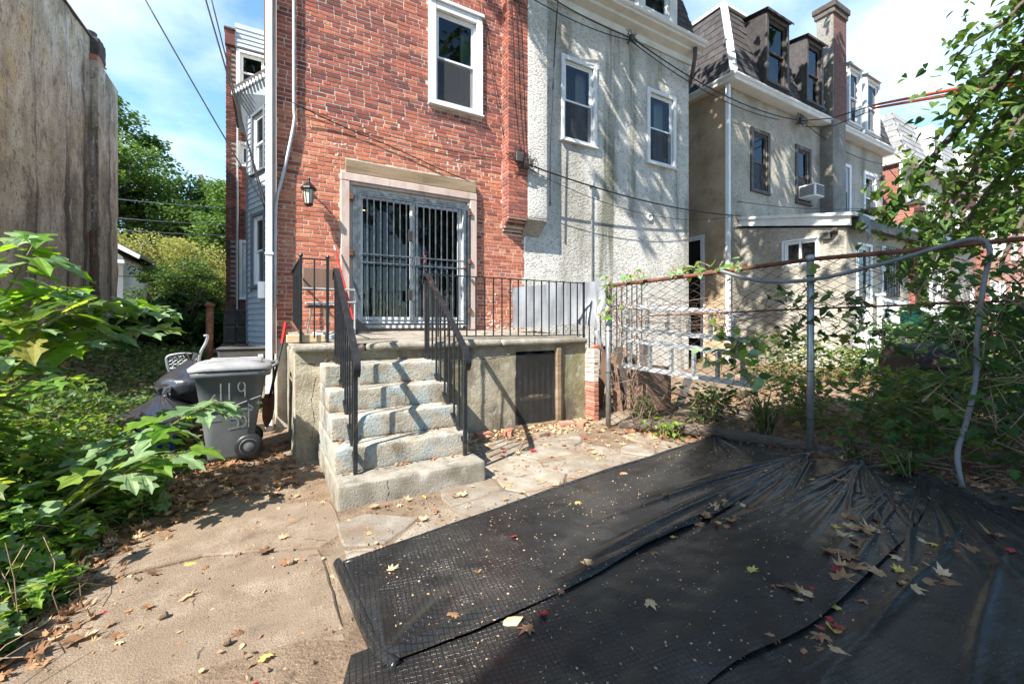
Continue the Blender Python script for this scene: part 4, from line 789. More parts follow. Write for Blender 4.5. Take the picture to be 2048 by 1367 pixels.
l2 = MB(); wall_holes(l2, 14.1, 18.9, 0, 3.95, 4.3, [(14.6, 15.15, .6, 2.9), (15.6, 16.3, 1.6, 2.9)], .15); l2.build('wall', 'stucco_tan', L2); MB().extrude([(14.12, 4.2, 3.72), (18.9, 4.2, 3.6), (18.9, 4.2, 3.85), (14.12, 4.2, 4.0)], (0, .1, 0)).build('fascia', 'vinyl_blue', L2); MB().extrude([(14.12, 4.08, 4.01), (18.95, 4.08, 3.86), (18.95, 4.08, 3.95), (14.12, 4.08, 4.12)], (0, 2.4, .3)).build('roof', 'vinyl_blue', L2)
window(L2, 14.6, 15.15, .6, 2.9, 4.3, cw=.1, proud=.04, sill=False); window(L2, 15.6, 16.3, 1.6, 2.9, 4.3, cw=.1, proud=.04)
# farther houses of the row
def far_house(label, x0, x1, wallm, sidem, roofm, wins, yf=6.5, zt=7.4):
    H = thing('row_house', label, 'house', ((x0+x1)/2, yf, 0)); hl = [(a, a+.75, z, z+1.5) for a in wins for z in (1.9, 4.93)]
    wb = MB(); wall_holes(wb, x0, x1, 0, zt, yf, hl, .18); wb.build('wall', wallm, H); MB().quad((x0, yf, 0), (x0, yf, zt), (x0, yf+6, zt), (x0, yf+6, 0)).build('side_wall', sidem, H)
    for a in hl: window(H, *a, yf, cw=.13, proud=.05)
    MB().cbox(x0-.15, x1+.1, yf-.3, yf+.1, zt-.05, zt+.08, .02).cbox(x0-.153, x0+.1, yf+.101, yf+6, zt-.048, zt+.078, .02).build('eaves', 'cornice', H)
    E0, E1 = V((x0-.1, yf-.25, zt+.08)), V((x1, yf-.25, zt+.08)); T0, T1 = E0+V((.5, .6, 2.0)), E1+V((-.3, .6, 2.0)); r = MB().add([E0, E1, T1, T0, E0+V((0, 6, 0)), T0+V((0, 6, 0)), T1+V((0, 6, 0))], [(0, 1, 2, 3), (0, 3, 5, 4), (3, 2, 6, 5)]); RO = r.build('roof', roofm, H)
    shingles(RO, E0, E1, T0, T1, 8, .42, roofm); shingles(RO, E0+V((0, 2.2, 0)), E0, T0+V((0, 2.2, 0)), T0, 8, .42, roofm)
    a = x0+2.2; D = dormer_box(a, a+1.1, yf-.27, yf+1, zt+.1, zt+1.8, (a+.2, a+.9, zt+.3, zt+1.6)).build('dormer', 'white_paint', H); window(H, a+.2, a+.9, zt+.3, zt+1.6, yf-.27, cw=.12, proud=.03)
    return H
far_house('far stucco row house with red brick side and grey shingled roof', 20.5, 25.0, 'stucco_tan', 'brick_far', 'shingle_grey', [21.3, 23.4])
F2 = far_house('far red brick row house half hidden by the hanging branches', 25.0, 29.4, 'brick_far', 'brick_far', 'shingle_grey', [26, 28])
far_house('farthest salmon brick row house behind the tree at the right edge', 31.2, 42, 'brick_salmon', 'brick_far', 'shingle_grey', [31.7, 33.2, 35.5, 38])
MB().tube([(20.42, 6.45, 7.3), (20.42, 6.45, .5)], .06, 4).build('downspout', 'vinyl', None, label='white downspout on the far red brick corner', cat='downspout')

# ================================================================ left: big stucco flank, a gabled cottage behind
LB = thing('stucco_building', 'tall windowless building flank in stained brown stucco', 'building', (-5.2, 13, 0))
lb = MB(); ny, nz_ = 80, 60
for j in range(nz_+1):
    for i in range(ny+1):
        y, z = 6.9+9.0*i/ny, .2+8.25*j/nz_+(.75*(i/ny))*(j/nz_); q = V((0, y, z)); lb.v.append((-4.2+.04*mnoise.noise(q*.8)+.02*mnoise.noise(q*3)+.01*mnoise.noise(q*8), y, z))
lb.f = [(j*(ny+1)+i, j*(ny+1)+i+1, (j+1)*(ny+1)+i+1, (j+1)*(ny+1)+i) for j in range(nz_) for i in range(ny)]
LBW = lb.build('flank_wall', 'stucco_old', LB, smooth=True); MB().add([(-4.2, 6.9, 0), (-4.2, 6.9, 8.45), (-10, 6.9, 8.45), (-10, 6.9, 0)], [(0, 1, 2, 3)]).add([(-4.2, 6.9, 8.43), (-4.2, 17.4, 9.1), (-10, 17.4, 9.1), (-10, 6.9, 8.43)], [(0, 1, 2, 3)]).build('end_wall', 'stucco_old', LB)
MB().rbox(-4.6, -3.97, 15.7, 17.45, .2, 8.55, .03, .3, .03, 1.5).build('pier', 'stucco_old', LB, smooth=True)
MB().rbox(-4.5, -4.0, 15.75, 16.3, 8.4, 8.75, .04, .12, .04).build('broken_brickwork', 'brick_loose', LB, smooth=True)
CS = MB().rbox(-4.46, -3.99, 15.8, 16.4, 8.72, 9.25, .05, .12, .03).build('chimney_stub', 'stone_dark', LB, smooth=True); MB().lathe([(.12, 0), (.14, .05), (.14, .16), (.16, .18), (.16, .22), (.12, .22)], 14, (-4.25, 16.05, 9.22)).build('chimney_pot', 'metal_grey', CS)
MB().extrude([(-4.26, 6.9, 8.45), (-4.13, 6.9, 8.45), (-4.13, 6.9, 8.49), (-4.26, 6.9, 8.51)], (0, 8.9, .74)).build('coping', 'stone_dark', LB)
MB().tube(catenary((-4.15, 10, 8.85), (-4.15, 15.8, 9.25), .06), .012, 5).build('roof_cable', 'cable_pale', LB); MB().tube([(-4.1, 15.62, 3.9), (-4.1, 15.62, .9)], .035, 8).build('rusty_drain', 'rust', LB)
GH = thing('cottage', 'small white gabled roof end peeping out behind the stucco flank', 'house', (-6, 22, 0))
MB().extrude([(-6.6, 21.5, 0), (-4.75, 21.5, 0), (-4.75, 21.5, 3.9), (-5.6, 21.5, 4.7), (-6.6, 21.5, 3.9)], (0, 5, 0)).build('wall', 'white_paint', GH)
rr = MB(); rr.extrude([(-5.6, 20.9, 4.86), (-4.1, 20.9, 3.98), (-4.14, 20.9, 3.86), (-5.6, 20.9, 4.7)], (0, 6, 0)); rr.extrude([(-5.6, 20.9, 4.86), (-7.1, 20.9, 3.98), (-7.06, 20.9, 3.86), (-5.6, 20.9, 4.7)], (0, 6, 0)); rr.build('roof', 'metal_grey', GH); MB().extrude([(-5.55, 20.86, 4.8), (-4.12, 20.86, 3.94), (-4.16, 20.86, 3.8), (-5.6, 20.86, 4.62)], (0, .06, 0)).box(-6.6, -4.6, 20.95, 21.2, 3.62, 3.74).build('bargeboard', 'white_paint', GH)
# the house behind the photographer that shades the right of the yard
BB = thing('neighbour_house', 'plain brick house behind the photographer shading the yard', 'house', (-7, -5, 0))
MB().box(-6.5, -4, -12, -1.75, 0, 13).build('wall', 'brick_far', BB); MB().box(-6.6, -3.9, -12.1, -1.72, 13, 13.2).build('cornice', 'cornice', BB)

# ================================================================ trees and hedges
def tree(label, base, h, crown, n, leaf, mat, clumps, trunk_r, group=None, shape=L_DIAMOND, name='tree', top=.55):
    T = thing(name, label, 'tree', base, group); b = V(base); cx_, cy_, cz_, rx, ry, rz = crown; cc = V((cx_, cy_, cz_))
    tb = MB(); k0 = b+V((0, 0, h*.45)); tb.tube(spline([b+V((0, 0, -.3)), b+V((random.uniform(-.2, .2), .1, h*.2)), k0, cc+V((0, 0, rz*.4))], 4), [trunk_r*(1-.75*i/12) for i in range(13)], 9)
    P_ = []; S_ = []
    cl = []
    for i in range(clumps):
        u = V((random.gauss(0, 1), random.gauss(0, 1), random.gauss(0, 1))).normalized(); r = random.random()**.45; c = cc+V((u.x*rx*r, u.y*ry*r, u.z*rz*r)); s = random.uniform(.16, .34)*min(rx, ry, rz)*1.1; cl.append((c, s))
        if i % 3 == 0: m_ = k0.lerp(c, .5)+V((0, 0, -.06*rz)); tb.tube(spline([k0+V((0, 0, random.uniform(-.1, .3)*h)), m_, c], 4), [trunk_r*.38*(1-.8*j/8) for j in range(9)], 6)
    tb.build('trunk', 'bark', T, smooth=True)
    per = max(1, n//clumps)
    for c, s in cl:
        u = RNG.normal(0, 1, (per, 3)); u /= np.linalg.norm(u, axis=1)[:, None]; r = RNG.random((per, 1))**.4; p = np.array(c)+u*r*s*np.array([1.25, 1.25, .75]); P_.append(p)
    P_ = np.concatenate(P_); k = len(P_); scatter(*shape, P_, rdirs(k)+np.array([0, 0, -.3]), rups(k, .6), RNG.uniform(.65, 1.3, k)*leaf).build('crown', mat, T, kind='stuff')
    return T
random.seed(21)
tree('tall tree with open crown rising beside the stucco flank', (-10.5, 40, .7), 20, (-10.2, 40, 11.8, 4.0, 4.5, 5.4), 26000, .3, 'leaf_tree', 80, .45, 'background trees')
tree('broad dark tree in the middle of the gap between the buildings', (-4.6, 42, .7), 17, (-4.9, 42, 9.2, 5.2, 4.5, 4.7), 34000, .28, 'leaf_tree', 100, .45, 'background trees')
tree('rounded tree partly hidden by the sooty brick wall', (-.5, 36, .7), 15, (-1.3, 36, 7.2, 3.2, 3.5, 4.4), 20000, .26, 'leaf_tree', 70, .4, 'background trees')
tree('low yellow-green small tree in front of the background trees', (-5.2, 27, .6), 6.5, (-5.0, 27, 3.6, 3.6, 2.5, 2.4), 30000, .13, 'leaf_yellowish', 90, .14, None, name='small_tree')
tree('bright green willowy shrub in the middle of the gap', (-2.9, 21.5, .6), 4.6, (-2.95, 21.5, 2.6, 1.9, 1.5, 1.5), 20000, .1, 'leaf_mid', 60, .08, None, name='shrub')
tree('yellowish shrub against the sooty brick wall', (-1.2, 22.5, .6), 5, (-1.2, 23.2, 2.9, 1.7, 1.5, 1.9), 16000, .11, 'leaf_yellowish', 50, .08, None, name='shrub')
tree('dark leafy bush behind the rusty pole', (-1.6, 14.5, .6), 2.4, (-1.75, 14.5, 1.3, 1.1, .9, .85), 7000, .13, 'leaf_dark', 40, .05, None, name='bush', shape=L_HEART)
tree('dark low bush at the foot of the green shrub', (-3.2, 17, .6), 2.4, (-3.1, 17.2, 1.4, 1.2, .9, .8), 8000, .11, 'leaf_dark', 40, .05, None, name='bush', shape=L_HEART)
tree('tree behind the photographer mirrored in the windows', (2, -16, 0), 12, (2, -16, 8, 4.5, 3.5, 4.5), 9000, .4, 'leaf_tree', 60, .3); tree('second tree behind the photographer mirrored in the windows', (12, -15, 0), 13, (12, -15, 8.5, 5, 3.5, 5), 9000, .4, 'leaf_tree', 60, .3)
# overhanging street tree: hanging sprays in view at upper right, high canopy above the frame that dapples the houses
OT = thing('overhanging_tree', 'large-leaved tree hanging into the picture at the upper right', 'tree', (8.4, -1.2, 0))
tb = MB(); tb.tube(spline([(8.4, -1.2, -.2), (8.3, -1.1, 2), (8.0, -.9, 4.2), (7.2, -.3, 7), (6.2, .6, 10)], 5), [.24*(1-.03*i) for i in range(21)], 10)
sprays = []; random.seed(33)
for tip in ((5.85, 1.72, 2.95), (5.9, 1.55, 3.2), (6.1, 1.5, 2.6), (5.8, 1.2, 3.75), (6.2, 1.75, 2.4), (6.5, 1.35, 3.2), (6.4, 1.1, 2.8), (6.2, .85, 4.2), (6.8, 1.2, 3.7), (6.9, 1.6, 2.55), (6.4, .8, 3.2), (7.1, 1.0, 3.1), (7.4, 1.5, 2.9), (5.9, .75, 4.6), (6.2, 1.1, 2.3), (7.2, 1.8, 2.4), (6.2, .75, 4.0), (5.8, .9, 4.3), (6.1, .5, 4.9), (6.4, 1.3, 4.4), (6.7, .8, 4.5), (7.8, 1.9, 3.3), (6.0, .95, 3.4)):
    t_ = V(tip); s0 = V((8.0, -.9, 4.4)).lerp(V((7.3, -.4, 6.0)), random.random()); mid = s0.lerp(t_, .55)+V((0, 0, .45)); pl = spline([s0, mid, t_, t_+(t_-mid).normalized()*.35+V((0, 0, -.12))], 7); tb.tube(pl, [.035*(1-.85*i/len(pl))+.003 for i in range(len(pl))], 6); sprays.append(pl)
tb.build('trunk', 'bark', OT, smooth=True); k = 0
for pl in sprays:
    for i in range(len(pl)//2, len(pl)):
        for s in range(2):
            if k >= 296: break
            ax = (pl[min(i+1, len(pl)-1)]-pl[i-1]).normalized(); sd_ = ax.cross(V((0, 0, 1))).normalized()*(1 if s else -1); d = ax*.5+sd_*random.uniform(.5, 1)+V((0, 0, random.uniform(-.7, -.1)))
            leaf_obj('leaf', L_HEART, random.choice(['leaf_dark', 'leaf_tree', 'leaf_mid']), pl[i]+sd_*.03, d, V((random.gauss(0, .3), random.gauss(0, .3), 1)), random.uniform(.07, .14), OT); k += 1
P_ = []
for pl in sprays:
    for q in pl[len(pl)//3:]:
        for s in range(9): P_.append(q+V((random.gauss(0, .16), random.gauss(0, .16), random.gauss(-.06, .13))))
while len(P_) < 4600:   # denser towards the right border
    q = V((random.uniform(6.2, 9.6), random.uniform(.6, 3.4), random.uniform(2.5, 4.4)))
    if q.y < .31*q.x-.62+.3*mnoise.noise(q*1.5): P_.append(q)
P_ = np.array(P_); scatter(*L_HEART, P_, rdirs(len(P_))+np.array([0, 0, -.45]), rups(len(P_), .4), RNG.uniform(.05, .11, len(P_))).build('foliage', 'leaf_tree', OT, kind='stuff')
cn_ = []
for i in range(64):
    x = random.uniform(-.2, 13.5); y = 3.9-.05*x+random.gauss(0, 1.6); z_ = random.uniform(9.6, 13.2)+max(0, x-6)*.12; cn_.append((x, y, z_))
P_ = np.concatenate([np.array(c)+RNG.normal(0, .36, (150, 3))*np.array([1.3, .8, .7]) for c in cn_]); scatter(*L_HEART, P_, rdirs(len(P_)), rups(len(P_), .5), RNG.uniform(.14, .26, len(P_))).build('canopy', 'leaf_dark', OT, kind='stuff')
# ================================================================ ironwork
def handrail(label, x):
    H = thing('handrail', label, 'handrail', (x, 4.2, .195)); top0, top1 = V((x, 4.62, 1.93)), V((x, 3.6, 1.16))
    MB().beam((x, 3.6, .17), (x, 3.6, 1.15), .032).build('post', 'iron', H); MB().beam((x, 4.7, 1.0), (x, 4.7, 1.9), .032).build('post', 'iron', H)
    r = MB(); pts = spline([(x, 4.75, 1.86), (x, 4.74, 1.93), (x, 4.66, 1.955), (x, 4.5, 1.85), (x, 4.1, 1.55), (x, 3.65, 1.21), (x, 3.55, 1.12), (x, 3.53, 1.05), (x, 3.56, .99)], 6); r.tube(pts, .03, 8, flat=.5)
    ra = MB()
    for i in range(len(pts)-1): ra.beam(pts[i], pts[i+1]+(pts[i+1]-pts[i])*.15, .055, .028, (0, 0, 1) if abs((pts[i+1]-pts[i]).normalized().z) < .9 else (0, 1, 0))
    ra.build('top_rail', 'iron', H, smooth=False)
    MB().beam((x, 4.7, 1.07), (x, 3.6, .31), .036, .022).build('bottom_rail', 'iron', H)
    for i in range(8):
        y = 3.74+.125*i; t = (y-3.6)/1.1; MB().beam((x, y, .31+.76*t), (x, y, 1.16+(.79)*t-.01), .016).build('baluster', 'iron', H)
    return H
handrail('left black iron handrail on the concrete steps', .62); handrail('right black iron handrail on the concrete steps', 1.58)
RR = thing('porch_railing', 'black iron railing along the right front of the porch', 'railing', (2.9, 4.95, 1.2))
MB().beam((1.67, 4.96, 2.0), (4.1, 4.96, 2.0), .03, .012).build('top_rail', 'iron', RR); MB().beam((1.9, 4.96, 1.245), (4.1, 4.96, 1.23), .026, .012).build('bottom_rail', 'iron', RR); MB().beam((1.67, 4.96, 1.17), (1.67, 4.96, 2.03), .026).lathe([(.02, 0), (.024, .015), (.012, .03)], 8, (1.67, 4.96, 2.03)).build('post', 'iron', RR); MB().beam((4.1, 4.96, 1.17), (4.1, 4.96, 2.02), .026).build('post', 'iron', RR)
for i in range(18): x = 1.82+.127*i; MB().beam((x, 4.96, 1.24), (x, 4.96, 1.995), .014).build('baluster', 'iron', RR)
RL = thing('porch_railing', 'rusty black iron railing around the left corner of the porch', 'railing', (.4, 5.4, 1.2))
for p in ((.31, 4.97), (.57, 4.97)): MB().beam((*p, 1.17), (*p, 2.11), .027).lathe([(.018, 0), (.024, .012), (.015, .03)], 8, (*p, 2.11)).build('post', 'iron', RL)
MB().beam((.31, 4.97, 2.09), (.57, 4.97, 2.09), .026, .012).build('top_rail', 'iron', RL); MB().beam((.31, 4.97, 2.09), (.29, 6.47, 2.09), .026, .012).build('top_rail', 'iron', RL); MB().beam((.31, 4.97, 1.3), (.29, 6.47, 1.42), .028, .012).build('bottom_rail', 'rust', RL); MB().beam((.44, 4.97, 1.25), (.44, 4.97, 2.08), .014).build('baluster', 'iron', RL)
for i in range(11): y = 5.09+.125*i; MB().beam((.308, y, 1.31+.08*(y-4.97)), (.308, y, 2.085), .014).build('baluster', 'iron', RL)
# security gate
SG = thing('security_gate', 'grey steel bar gate across the sliding door', 'gate', (1.97, 6.4, 1.33))
yg = 6.40
MB().box(1.075, 1.135, yg, yg+.03, 1.38, 3.34).box(2.82, 2.88, yg, yg+.03, 1.38, 3.34).box(1.135, 2.82, yg, yg+.03, 3.285, 3.34).box(1.135, 2.82, yg, yg+.03, 1.375, 1.405).build('frame', 'gate_steel', SG)
for a, b_ in ((1.14, 1.965), (1.985, 2.815)):
    LF = MB().box(a, a+.03, yg-.02, yg+.012, 1.41, 3.275).box(b_-.03, b_, yg-.02, yg+.012, 1.41, 3.275).box(a+.03, b_-.03, yg-.02, yg+.012, 3.25, 3.275).box(a+.03, b_-.03, yg-.02, yg+.012, 1.43, 1.455).box(a+.03, b_-.03, yg-.02, yg+.012, 2.4, 2.418).box(a+.03, b_-.03, yg-.02, yg+.012, 2.28, 2.298).build('gate_leaf', 'gate_steel', SG)
    for i in range(7): x = a+.03+(b_-a-.06)*(i+1)/8; MB().beam((x, yg-.004, 1.455), (x, yg-.004, 3.25), .014).build('bar', 'gate_steel', LF)
for z in (2.73, 1.83):
    mp_ = MB()
    for k in range(6): mp_.beam((1.865, yg-.012, z-.075+.025*k), (1.945, yg-.012, z-.05+.025*k), .008).beam((1.865, yg-.014, z-.05+.025*k), (1.945, yg-.014, z-.075+.025*k), .008)
    mp_.box(1.865, 1.945, yg-.01, yg-.008, z-.08, z+.09); mp_.build('guard_plate', 'trim_dark', SG)
MB().cbox(1.97, 2.05, yg-.035, yg+.01, 2.28, 2.42, .006).build('lock_box', 'gate_steel', SG); MB().lathe([(.012, 0), (.012, -.03), (.028, -.04), (.03, -.06), (.015, -.075)], 12, (2.77, yg-.02, 2.3), 'y').build('knob', 'rust', SG)
for x, zs in ((1.05, (3.2, 2.4, 1.6)), (2.9, (3.2, 2.4, 1.6))):
    for z in zs: MB().cbox(x-.03, x+.03, yg-.01, yg+.05, z-.03, z+.05, .006).build('anchor', 'rust', SG)
hk = MB()
for x in (1.42, 1.9, 2.12, 2.35): hk.tube(spline([(x, 6.43, 3.42), (x, 6.38, 3.4), (x+.01, 6.375, 3.36), (x-.01, 6.4, 3.35)], 4), .004, 5)
hk.build('hook', 'wire', SG)
# wall lantern
LA = thing('wall_lantern', 'black carriage lantern with frosted glass beside the door', 'lamp', (.49, 6.5, 3.0))
MB().lathe([(.05, 0), (.05, -.015), (.02, -.02)], 12, (.49, 6.5, 3.25), 'y').tube(spline([(.49, 6.48, 3.25), (.49, 6.4, 3.3), (.49, 6.32, 3.29), (.49, 6.3, 3.25)], 5), .012, 6).build('bracket', 'iron', LA)
MB().lathe([(.012, .16), (.02, .14), (.012, .12), (.03, .09), (.05, .07), (.1, .02), (.105, .0), (.1, -.008), (.07, -.01)], 8, (.49, 6.3, 3.2)).build('cap', 'iron', LA); MB().lathe([(.066, .19), (.048, .02), (.046, 0)], 8, (.49, 6.3, 3.0)).build('glass', 'lamp_frost', LA); MB().lathe([(.05, .02), (.055, .01), (.05, -.005), (.02, -.02)], 8, (.49, 6.3, 2.99)).build('base', 'iron', LA)
fr_ = MB()
for k in range(8): a = 6.283*k/8; fr_.beam((.49+.05*math.cos(a), 6.3+.05*math.sin(a), 3.0), (.49+.068*math.cos(a), 6.3+.068*math.sin(a), 3.19), .007)
fr_.build('cage', 'iron', LA)
# conduit, downspout, cables on the brick
MB().tube(spline([(.322, 6.46, 7.2), (.321, 6.46, 5.8), (.321, 6.46, 4.4), (.325, 6.46, 4.15), (.26, 6.46, 3.75), (.17, 6.46, 3.3), (.115, 6.46, 3.05), (.1, 6.45, 2.7), (.095, 6.45, 1.6)], 6), .022, 10).build('conduit', 'aluminium', None, True, label='grey bent electrical conduit running down the brick corner', cat='conduit')
ds = thing('downspout', 'pale blue white downspout at the left corner of the brick house', 'downspout', (.03, 6.42, 0)); MB().cbox(-.01, .07, 6.37, 6.45, .3, 9.2, .012).build('pipe', 'vinyl', ds); MB().cbox(-.02, .08, 6.36, 6.47, 2.3, 2.33, .004).build('strap', 'vinyl', ds); MB().tube([(.03, 6.4, .4), (.03, 6.33, .2), (.03, 6.1, .1)], .045, 8).build('shoe', 'vinyl', ds)

# ================================================================ things on the porch
FC = thing('folding_chair', 'folded white-framed chair with dark seat behind the left railing', 'chair', (.7, 5.85, 1.26))
yb = 5.85; MB().tube([(.36, yb, 1.84), (1.0, yb, 1.84), (1.01, yb, 1.68), (.42, yb, 1.66)], .012, 6).tube([(.42, yb+.02, 1.66), (.6, yb+.2, 1.64)], .012, 6).build('frame', 'aluminium', FC)
MB().cbox(.4, .78, 6.05, 6.09, 1.83, 2.13, .01).build('backrest', 'brown_wood', FC); MB().cbox(.42, .8, 5.86, 6.1, 1.6, 1.635, .01).build('seat', 'trim_dark', FC)
for x0, y0, x1, y1 in ((.5, 5.85, .46, 6.2), (.72, 6.1, .66, 5.7), (1.0, 5.85, 1.0, 5.86), (.62, 5.85, .72, 6.15)): MB().tube([(x0, y0, 1.66), (x1, y1, 1.27)], .012, 6).build('leg', 'aluminium', FC)
BR = thing('dustpan_broom', 'red handled broom leaning on the door frame', 'broom', (1.05, 6.2, 1.3)); MB().tube([(.83, 6.36, 2.42), (1.03, 6.12, 1.45)], .014, 8).build('handle', 'red_paint', BR); MB().tube([(.82, 6.375, 2.48), (.832, 6.36, 2.41)], .011, 6).build('hanging_tip', 'aluminium', BR); MB().extrude([(.98, 6.1, 1.46), (1.08, 6.1, 1.46), (1.28, 6.1, 1.29), (.98, 6.1, 1.27)], (0, .06, 0)).build('head', 'plastic_black', BR)
SV = thing('shovel', 'shovel with red grip and black shaft leaning beside the porch corner', 'shovel', (.0, 5.9, .2)); MB().tube([(.2, 5.75, 1.42), (.16, 5.73, 1.17)], .02, 8).build('grip', 'red_paint', SV); MB().tube([(.16, 5.73, 1.17), (.03, 5.62, .55)], .015, 8).build('shaft', 'plastic_black', SV)
bl = MB(); n = 8
for i in range(n+1):
    t = i/n; w_ = .06*math.sqrt(max(0, 1-(2*t-.75)**2*.55))*(1 if t < .8 else 1-(t-.8)*3); c = V((.03-.03*t, 5.62-.03*t, .6-.38*t)); bl.v += [tuple(c+V((-w_, 0, 0))), tuple(c+V((0, .02, 0))), tuple(c+V((w_, 0, 0)))]
bl.f = [(3*i+k, 3*i+k+1, 3*i+k+4, 3*i+k+3) for i in range(n) for k in (0, 1)]; bl.build('blade', 'rust', SV, True)
MB().rbox(.18, .55, 4.99, 5.14, 1.205, 1.285, .006, .1, .002).build('timber_block', 'pine_wood', None, label='pale cut timber block lying on the porch corner', cat='wood block')
ho = MB()
for k in range(4):
    ho.tube([(.62+.17*math.cos(a)*(1-.04*k)+.02*math.sin(3*a+k), 5.22+.15*math.sin(a), 1.235+.022*k+.01*math.sin(2*a+k)) for a in [6.283*i/28 for i in range(29)]], .011, 6)
ho.build('coiled_cable', 'cable_pale', None, True, label='coil of pale grey cable lying on the porch floor', cat='cable')
# plastic sheet draped over the right end wall, gathered and tied round a brick
sh_ = MB(); nx, ny = 60, 22
for j in range(ny+1):
    for i in range(nx+1):
        u, v_ = i/nx, j/ny; x = 3.42+1.12*u; yb = 5.9-.98*u; z = 1.98+.08*u-v_*(.66-.03*u)
        g = ss(.62, 1, u)*ss(.35, 1, v_); x += (4.22-x)*g*.92; yb += (4.82-yb)*g*.92; z -= .12*g
        x += .004*math.sin(40*u); yb += .05*mnoise.noise(V((u*9, v_*1.2, 0)))+.02*mnoise.noise(V((u*30, v_*2, 3)))+.022*math.sin(u*70+v_*2)*ss(.45, .9, u)*(.3+v_)
        sh_.v.append((x, yb, z))
sh_.f = [(j*(nx+1)+i, j*(nx+1)+i+1, (j+1)*(nx+1)+i+1, (j+1)*(nx+1)+i) for j in range(ny) for i in range(nx)]
PS = sh_.build('plastic_sheet', 'sheet_film', None, True, label='grey plastic sheet screening the right end of the porch', cat='sheet')
tk = MB(); tk.tube(spline([(4.2, 4.8, 1.28), (4.2, 4.76, 1.2), (4.22, 4.74, 1.1), (4.25, 4.75, 1.0)], 5), [.05-.0022*i for i in range(16)], 10)
tk.build('knot_tail', 'sheet_film', PS, True)
tb_ = MB().rbox(-.1, .1, -.035, .035, -.03, .03, .006, .05, .003); tb_.xf(Matrix.Translation((4.18, 4.76, 1.06)) @ Matrix.Rotation(R(-18), 4, 'Y')); tb_.build('hanging_brick', 'brick_loose', None, label='brick tied up with plastic at the porch end', cat='brick')
BPp = thing('brick_pillar', 'narrow stack of red bricks at the right end of the porch', 'pillar', (4.1, 4.75, 0))
for i in range(15): MB().cbox(4.04+random.uniform(-.006, .006), 4.13, 4.66+random.uniform(-.006, .006), 4.86, .02+.068*i, .078+.068*i, .005).build('brick', 'brick_loose' if i < 8 else 'mortar', BPp)
MB().box(4.05, 4.12, 4.67, 4.85, 0, 1.04).build('mortar_core', 'mortar', BPp)
for i, (x, y, rz, l) in enumerate(((3.72, 4.52, .5, 'loose red brick nearest the fence post by the porch'), (3.55, 4.66, -.3, 'loose brick lying against the porch wall beside the fence post'), (2.92, 4.32, .25, 'half white painted brick in front of the hatch'), (2.3, 4.7, .05, 'brick lying below the wall beside the concrete steps'), (2.62, 4.62, .9, 'brick on edge beside the hatch corner'))):
    b = MB().rbox(-.1, .1, -.05, .05, 0, .062, .006, .05, .004); b.xf(Matrix.Translation((x, y, gz(x, y)+.012)) @ Matrix.Rotation(rz, 4, 'Z') @ Matrix.Rotation(R(random.uniform(-5, 5)), 4, 'X')); b.build('loose_brick', 'brick_loose' if i != 2 else 'slab', None, label=l, cat='brick', group='loose bricks by the porch')

# ================================================================ rubbish corner
BN = thing('wheelie_bin', 'grey wheeled rubbish bin with a hand-painted address', 'rubbish bin', (-.3, 5.42, .02))
bx, by, bz = -.3, 5.42, .02
prof = [(.0, -.22, .16, .24), (.04, -.225, .17, .25), (.5, -.275, .235, .29), (.84, -.32, .3, .325), (.85, -.355, .34, .35), (.91, -.365, .35, .355), (.912, -.35, .335, .34)]
bb = MB(); K = 28
for z, xa, xb, hy in prof:
    for k in range(K):
        a = 6.2832*k/K; c_, s_ = math.cos(a), math.sin(a); e = .32; X = math.copysign(abs(c_)**e, c_); Y = math.copysign(abs(s_)**e, s_); bb.v.append((bx+(xa+xb)/2+(xb-xa)/2*X, by+hy*Y, bz+z))
bb.f = [(i*K+k, i*K+(k+1) % K, (i+1)*K+(k+1) % K, (i+1)*K+k) for i in range(len(prof)-1) for k in range(K)]+[tuple(range(K))[::-1], tuple((len(prof)-1)*K+k for k in range(K))]
bb.build('body', 'plastic_grey', BN, True)
lid = MB(); lp = [(.915, .37, .365), (.94, .375, .37), (.965, .34, .33), (.99, .26, .25), (1.0, .15, .15)]
for z, hx, hy in lp:
    for k in range(K):
        a = 6.2832*k/K; c_, s_ = math.cos(a), math.sin(a); e = .35; lid.v.append((bx-.008+hx*math.copysign(abs(c_)**e, c_), by+hy*math.copysign(abs(s_)**e, s_), bz+z+.006*math.sin(3*a)))
lid.f = [(i*K+k, i*K+(k+1) % K, (i+1)*K+(k+1) % K, (i+1)*K+k) for i in range(len(lp)-1) for k in range(K)]+[tuple((len(lp)-1)*K+k for k in range(K))]
LI = lid.build('lid', 'plastic_lid', BN, True)
for yy in (-.2, -.07, .07, .2): MB().rbox(bx-.22, bx+.26, by+yy-.03, by+yy+.03, bz+.965, bz+1.012, .012, .1, .002).build('rib', 'plastic_lid', LI, True)
MB().tube([(bx+.34, by-.24, bz+.92), (bx+.4, by-.22, bz+.96), (bx+.4, by+.22, bz+.96), (bx+.34, by+.24, bz+.92)], .018, 8).build('handle', 'plastic_grey', BN, True)
for s in (-1, 1):
    WH = MB().lathe([(.085, -.035), (.12, -.032), (.128, -.015), (.128, .015), (.12, .032), (.085, .035)], 24, (bx+.14, by+s*.24, bz+.12), 'y').build('wheel', 'plastic_black', BN, True)
    MB().lathe([(.03, -.045), (.055, -.03), (.084, -.036), (.086, 0), (.084, .036), (.055, .03), (.03, .045)], 20, (bx+.14, by+s*.24, bz+.12), 'y').build('hub', 'plastic_grey', WH, True)
MB().tube([(bx-.29, by-.292, bz+.5), (bx-.05, by-.298, bz+.53), (bx+.25, by-.31, bz+.64)], .007, 6).build('moulding', 'plastic_grey', BN)
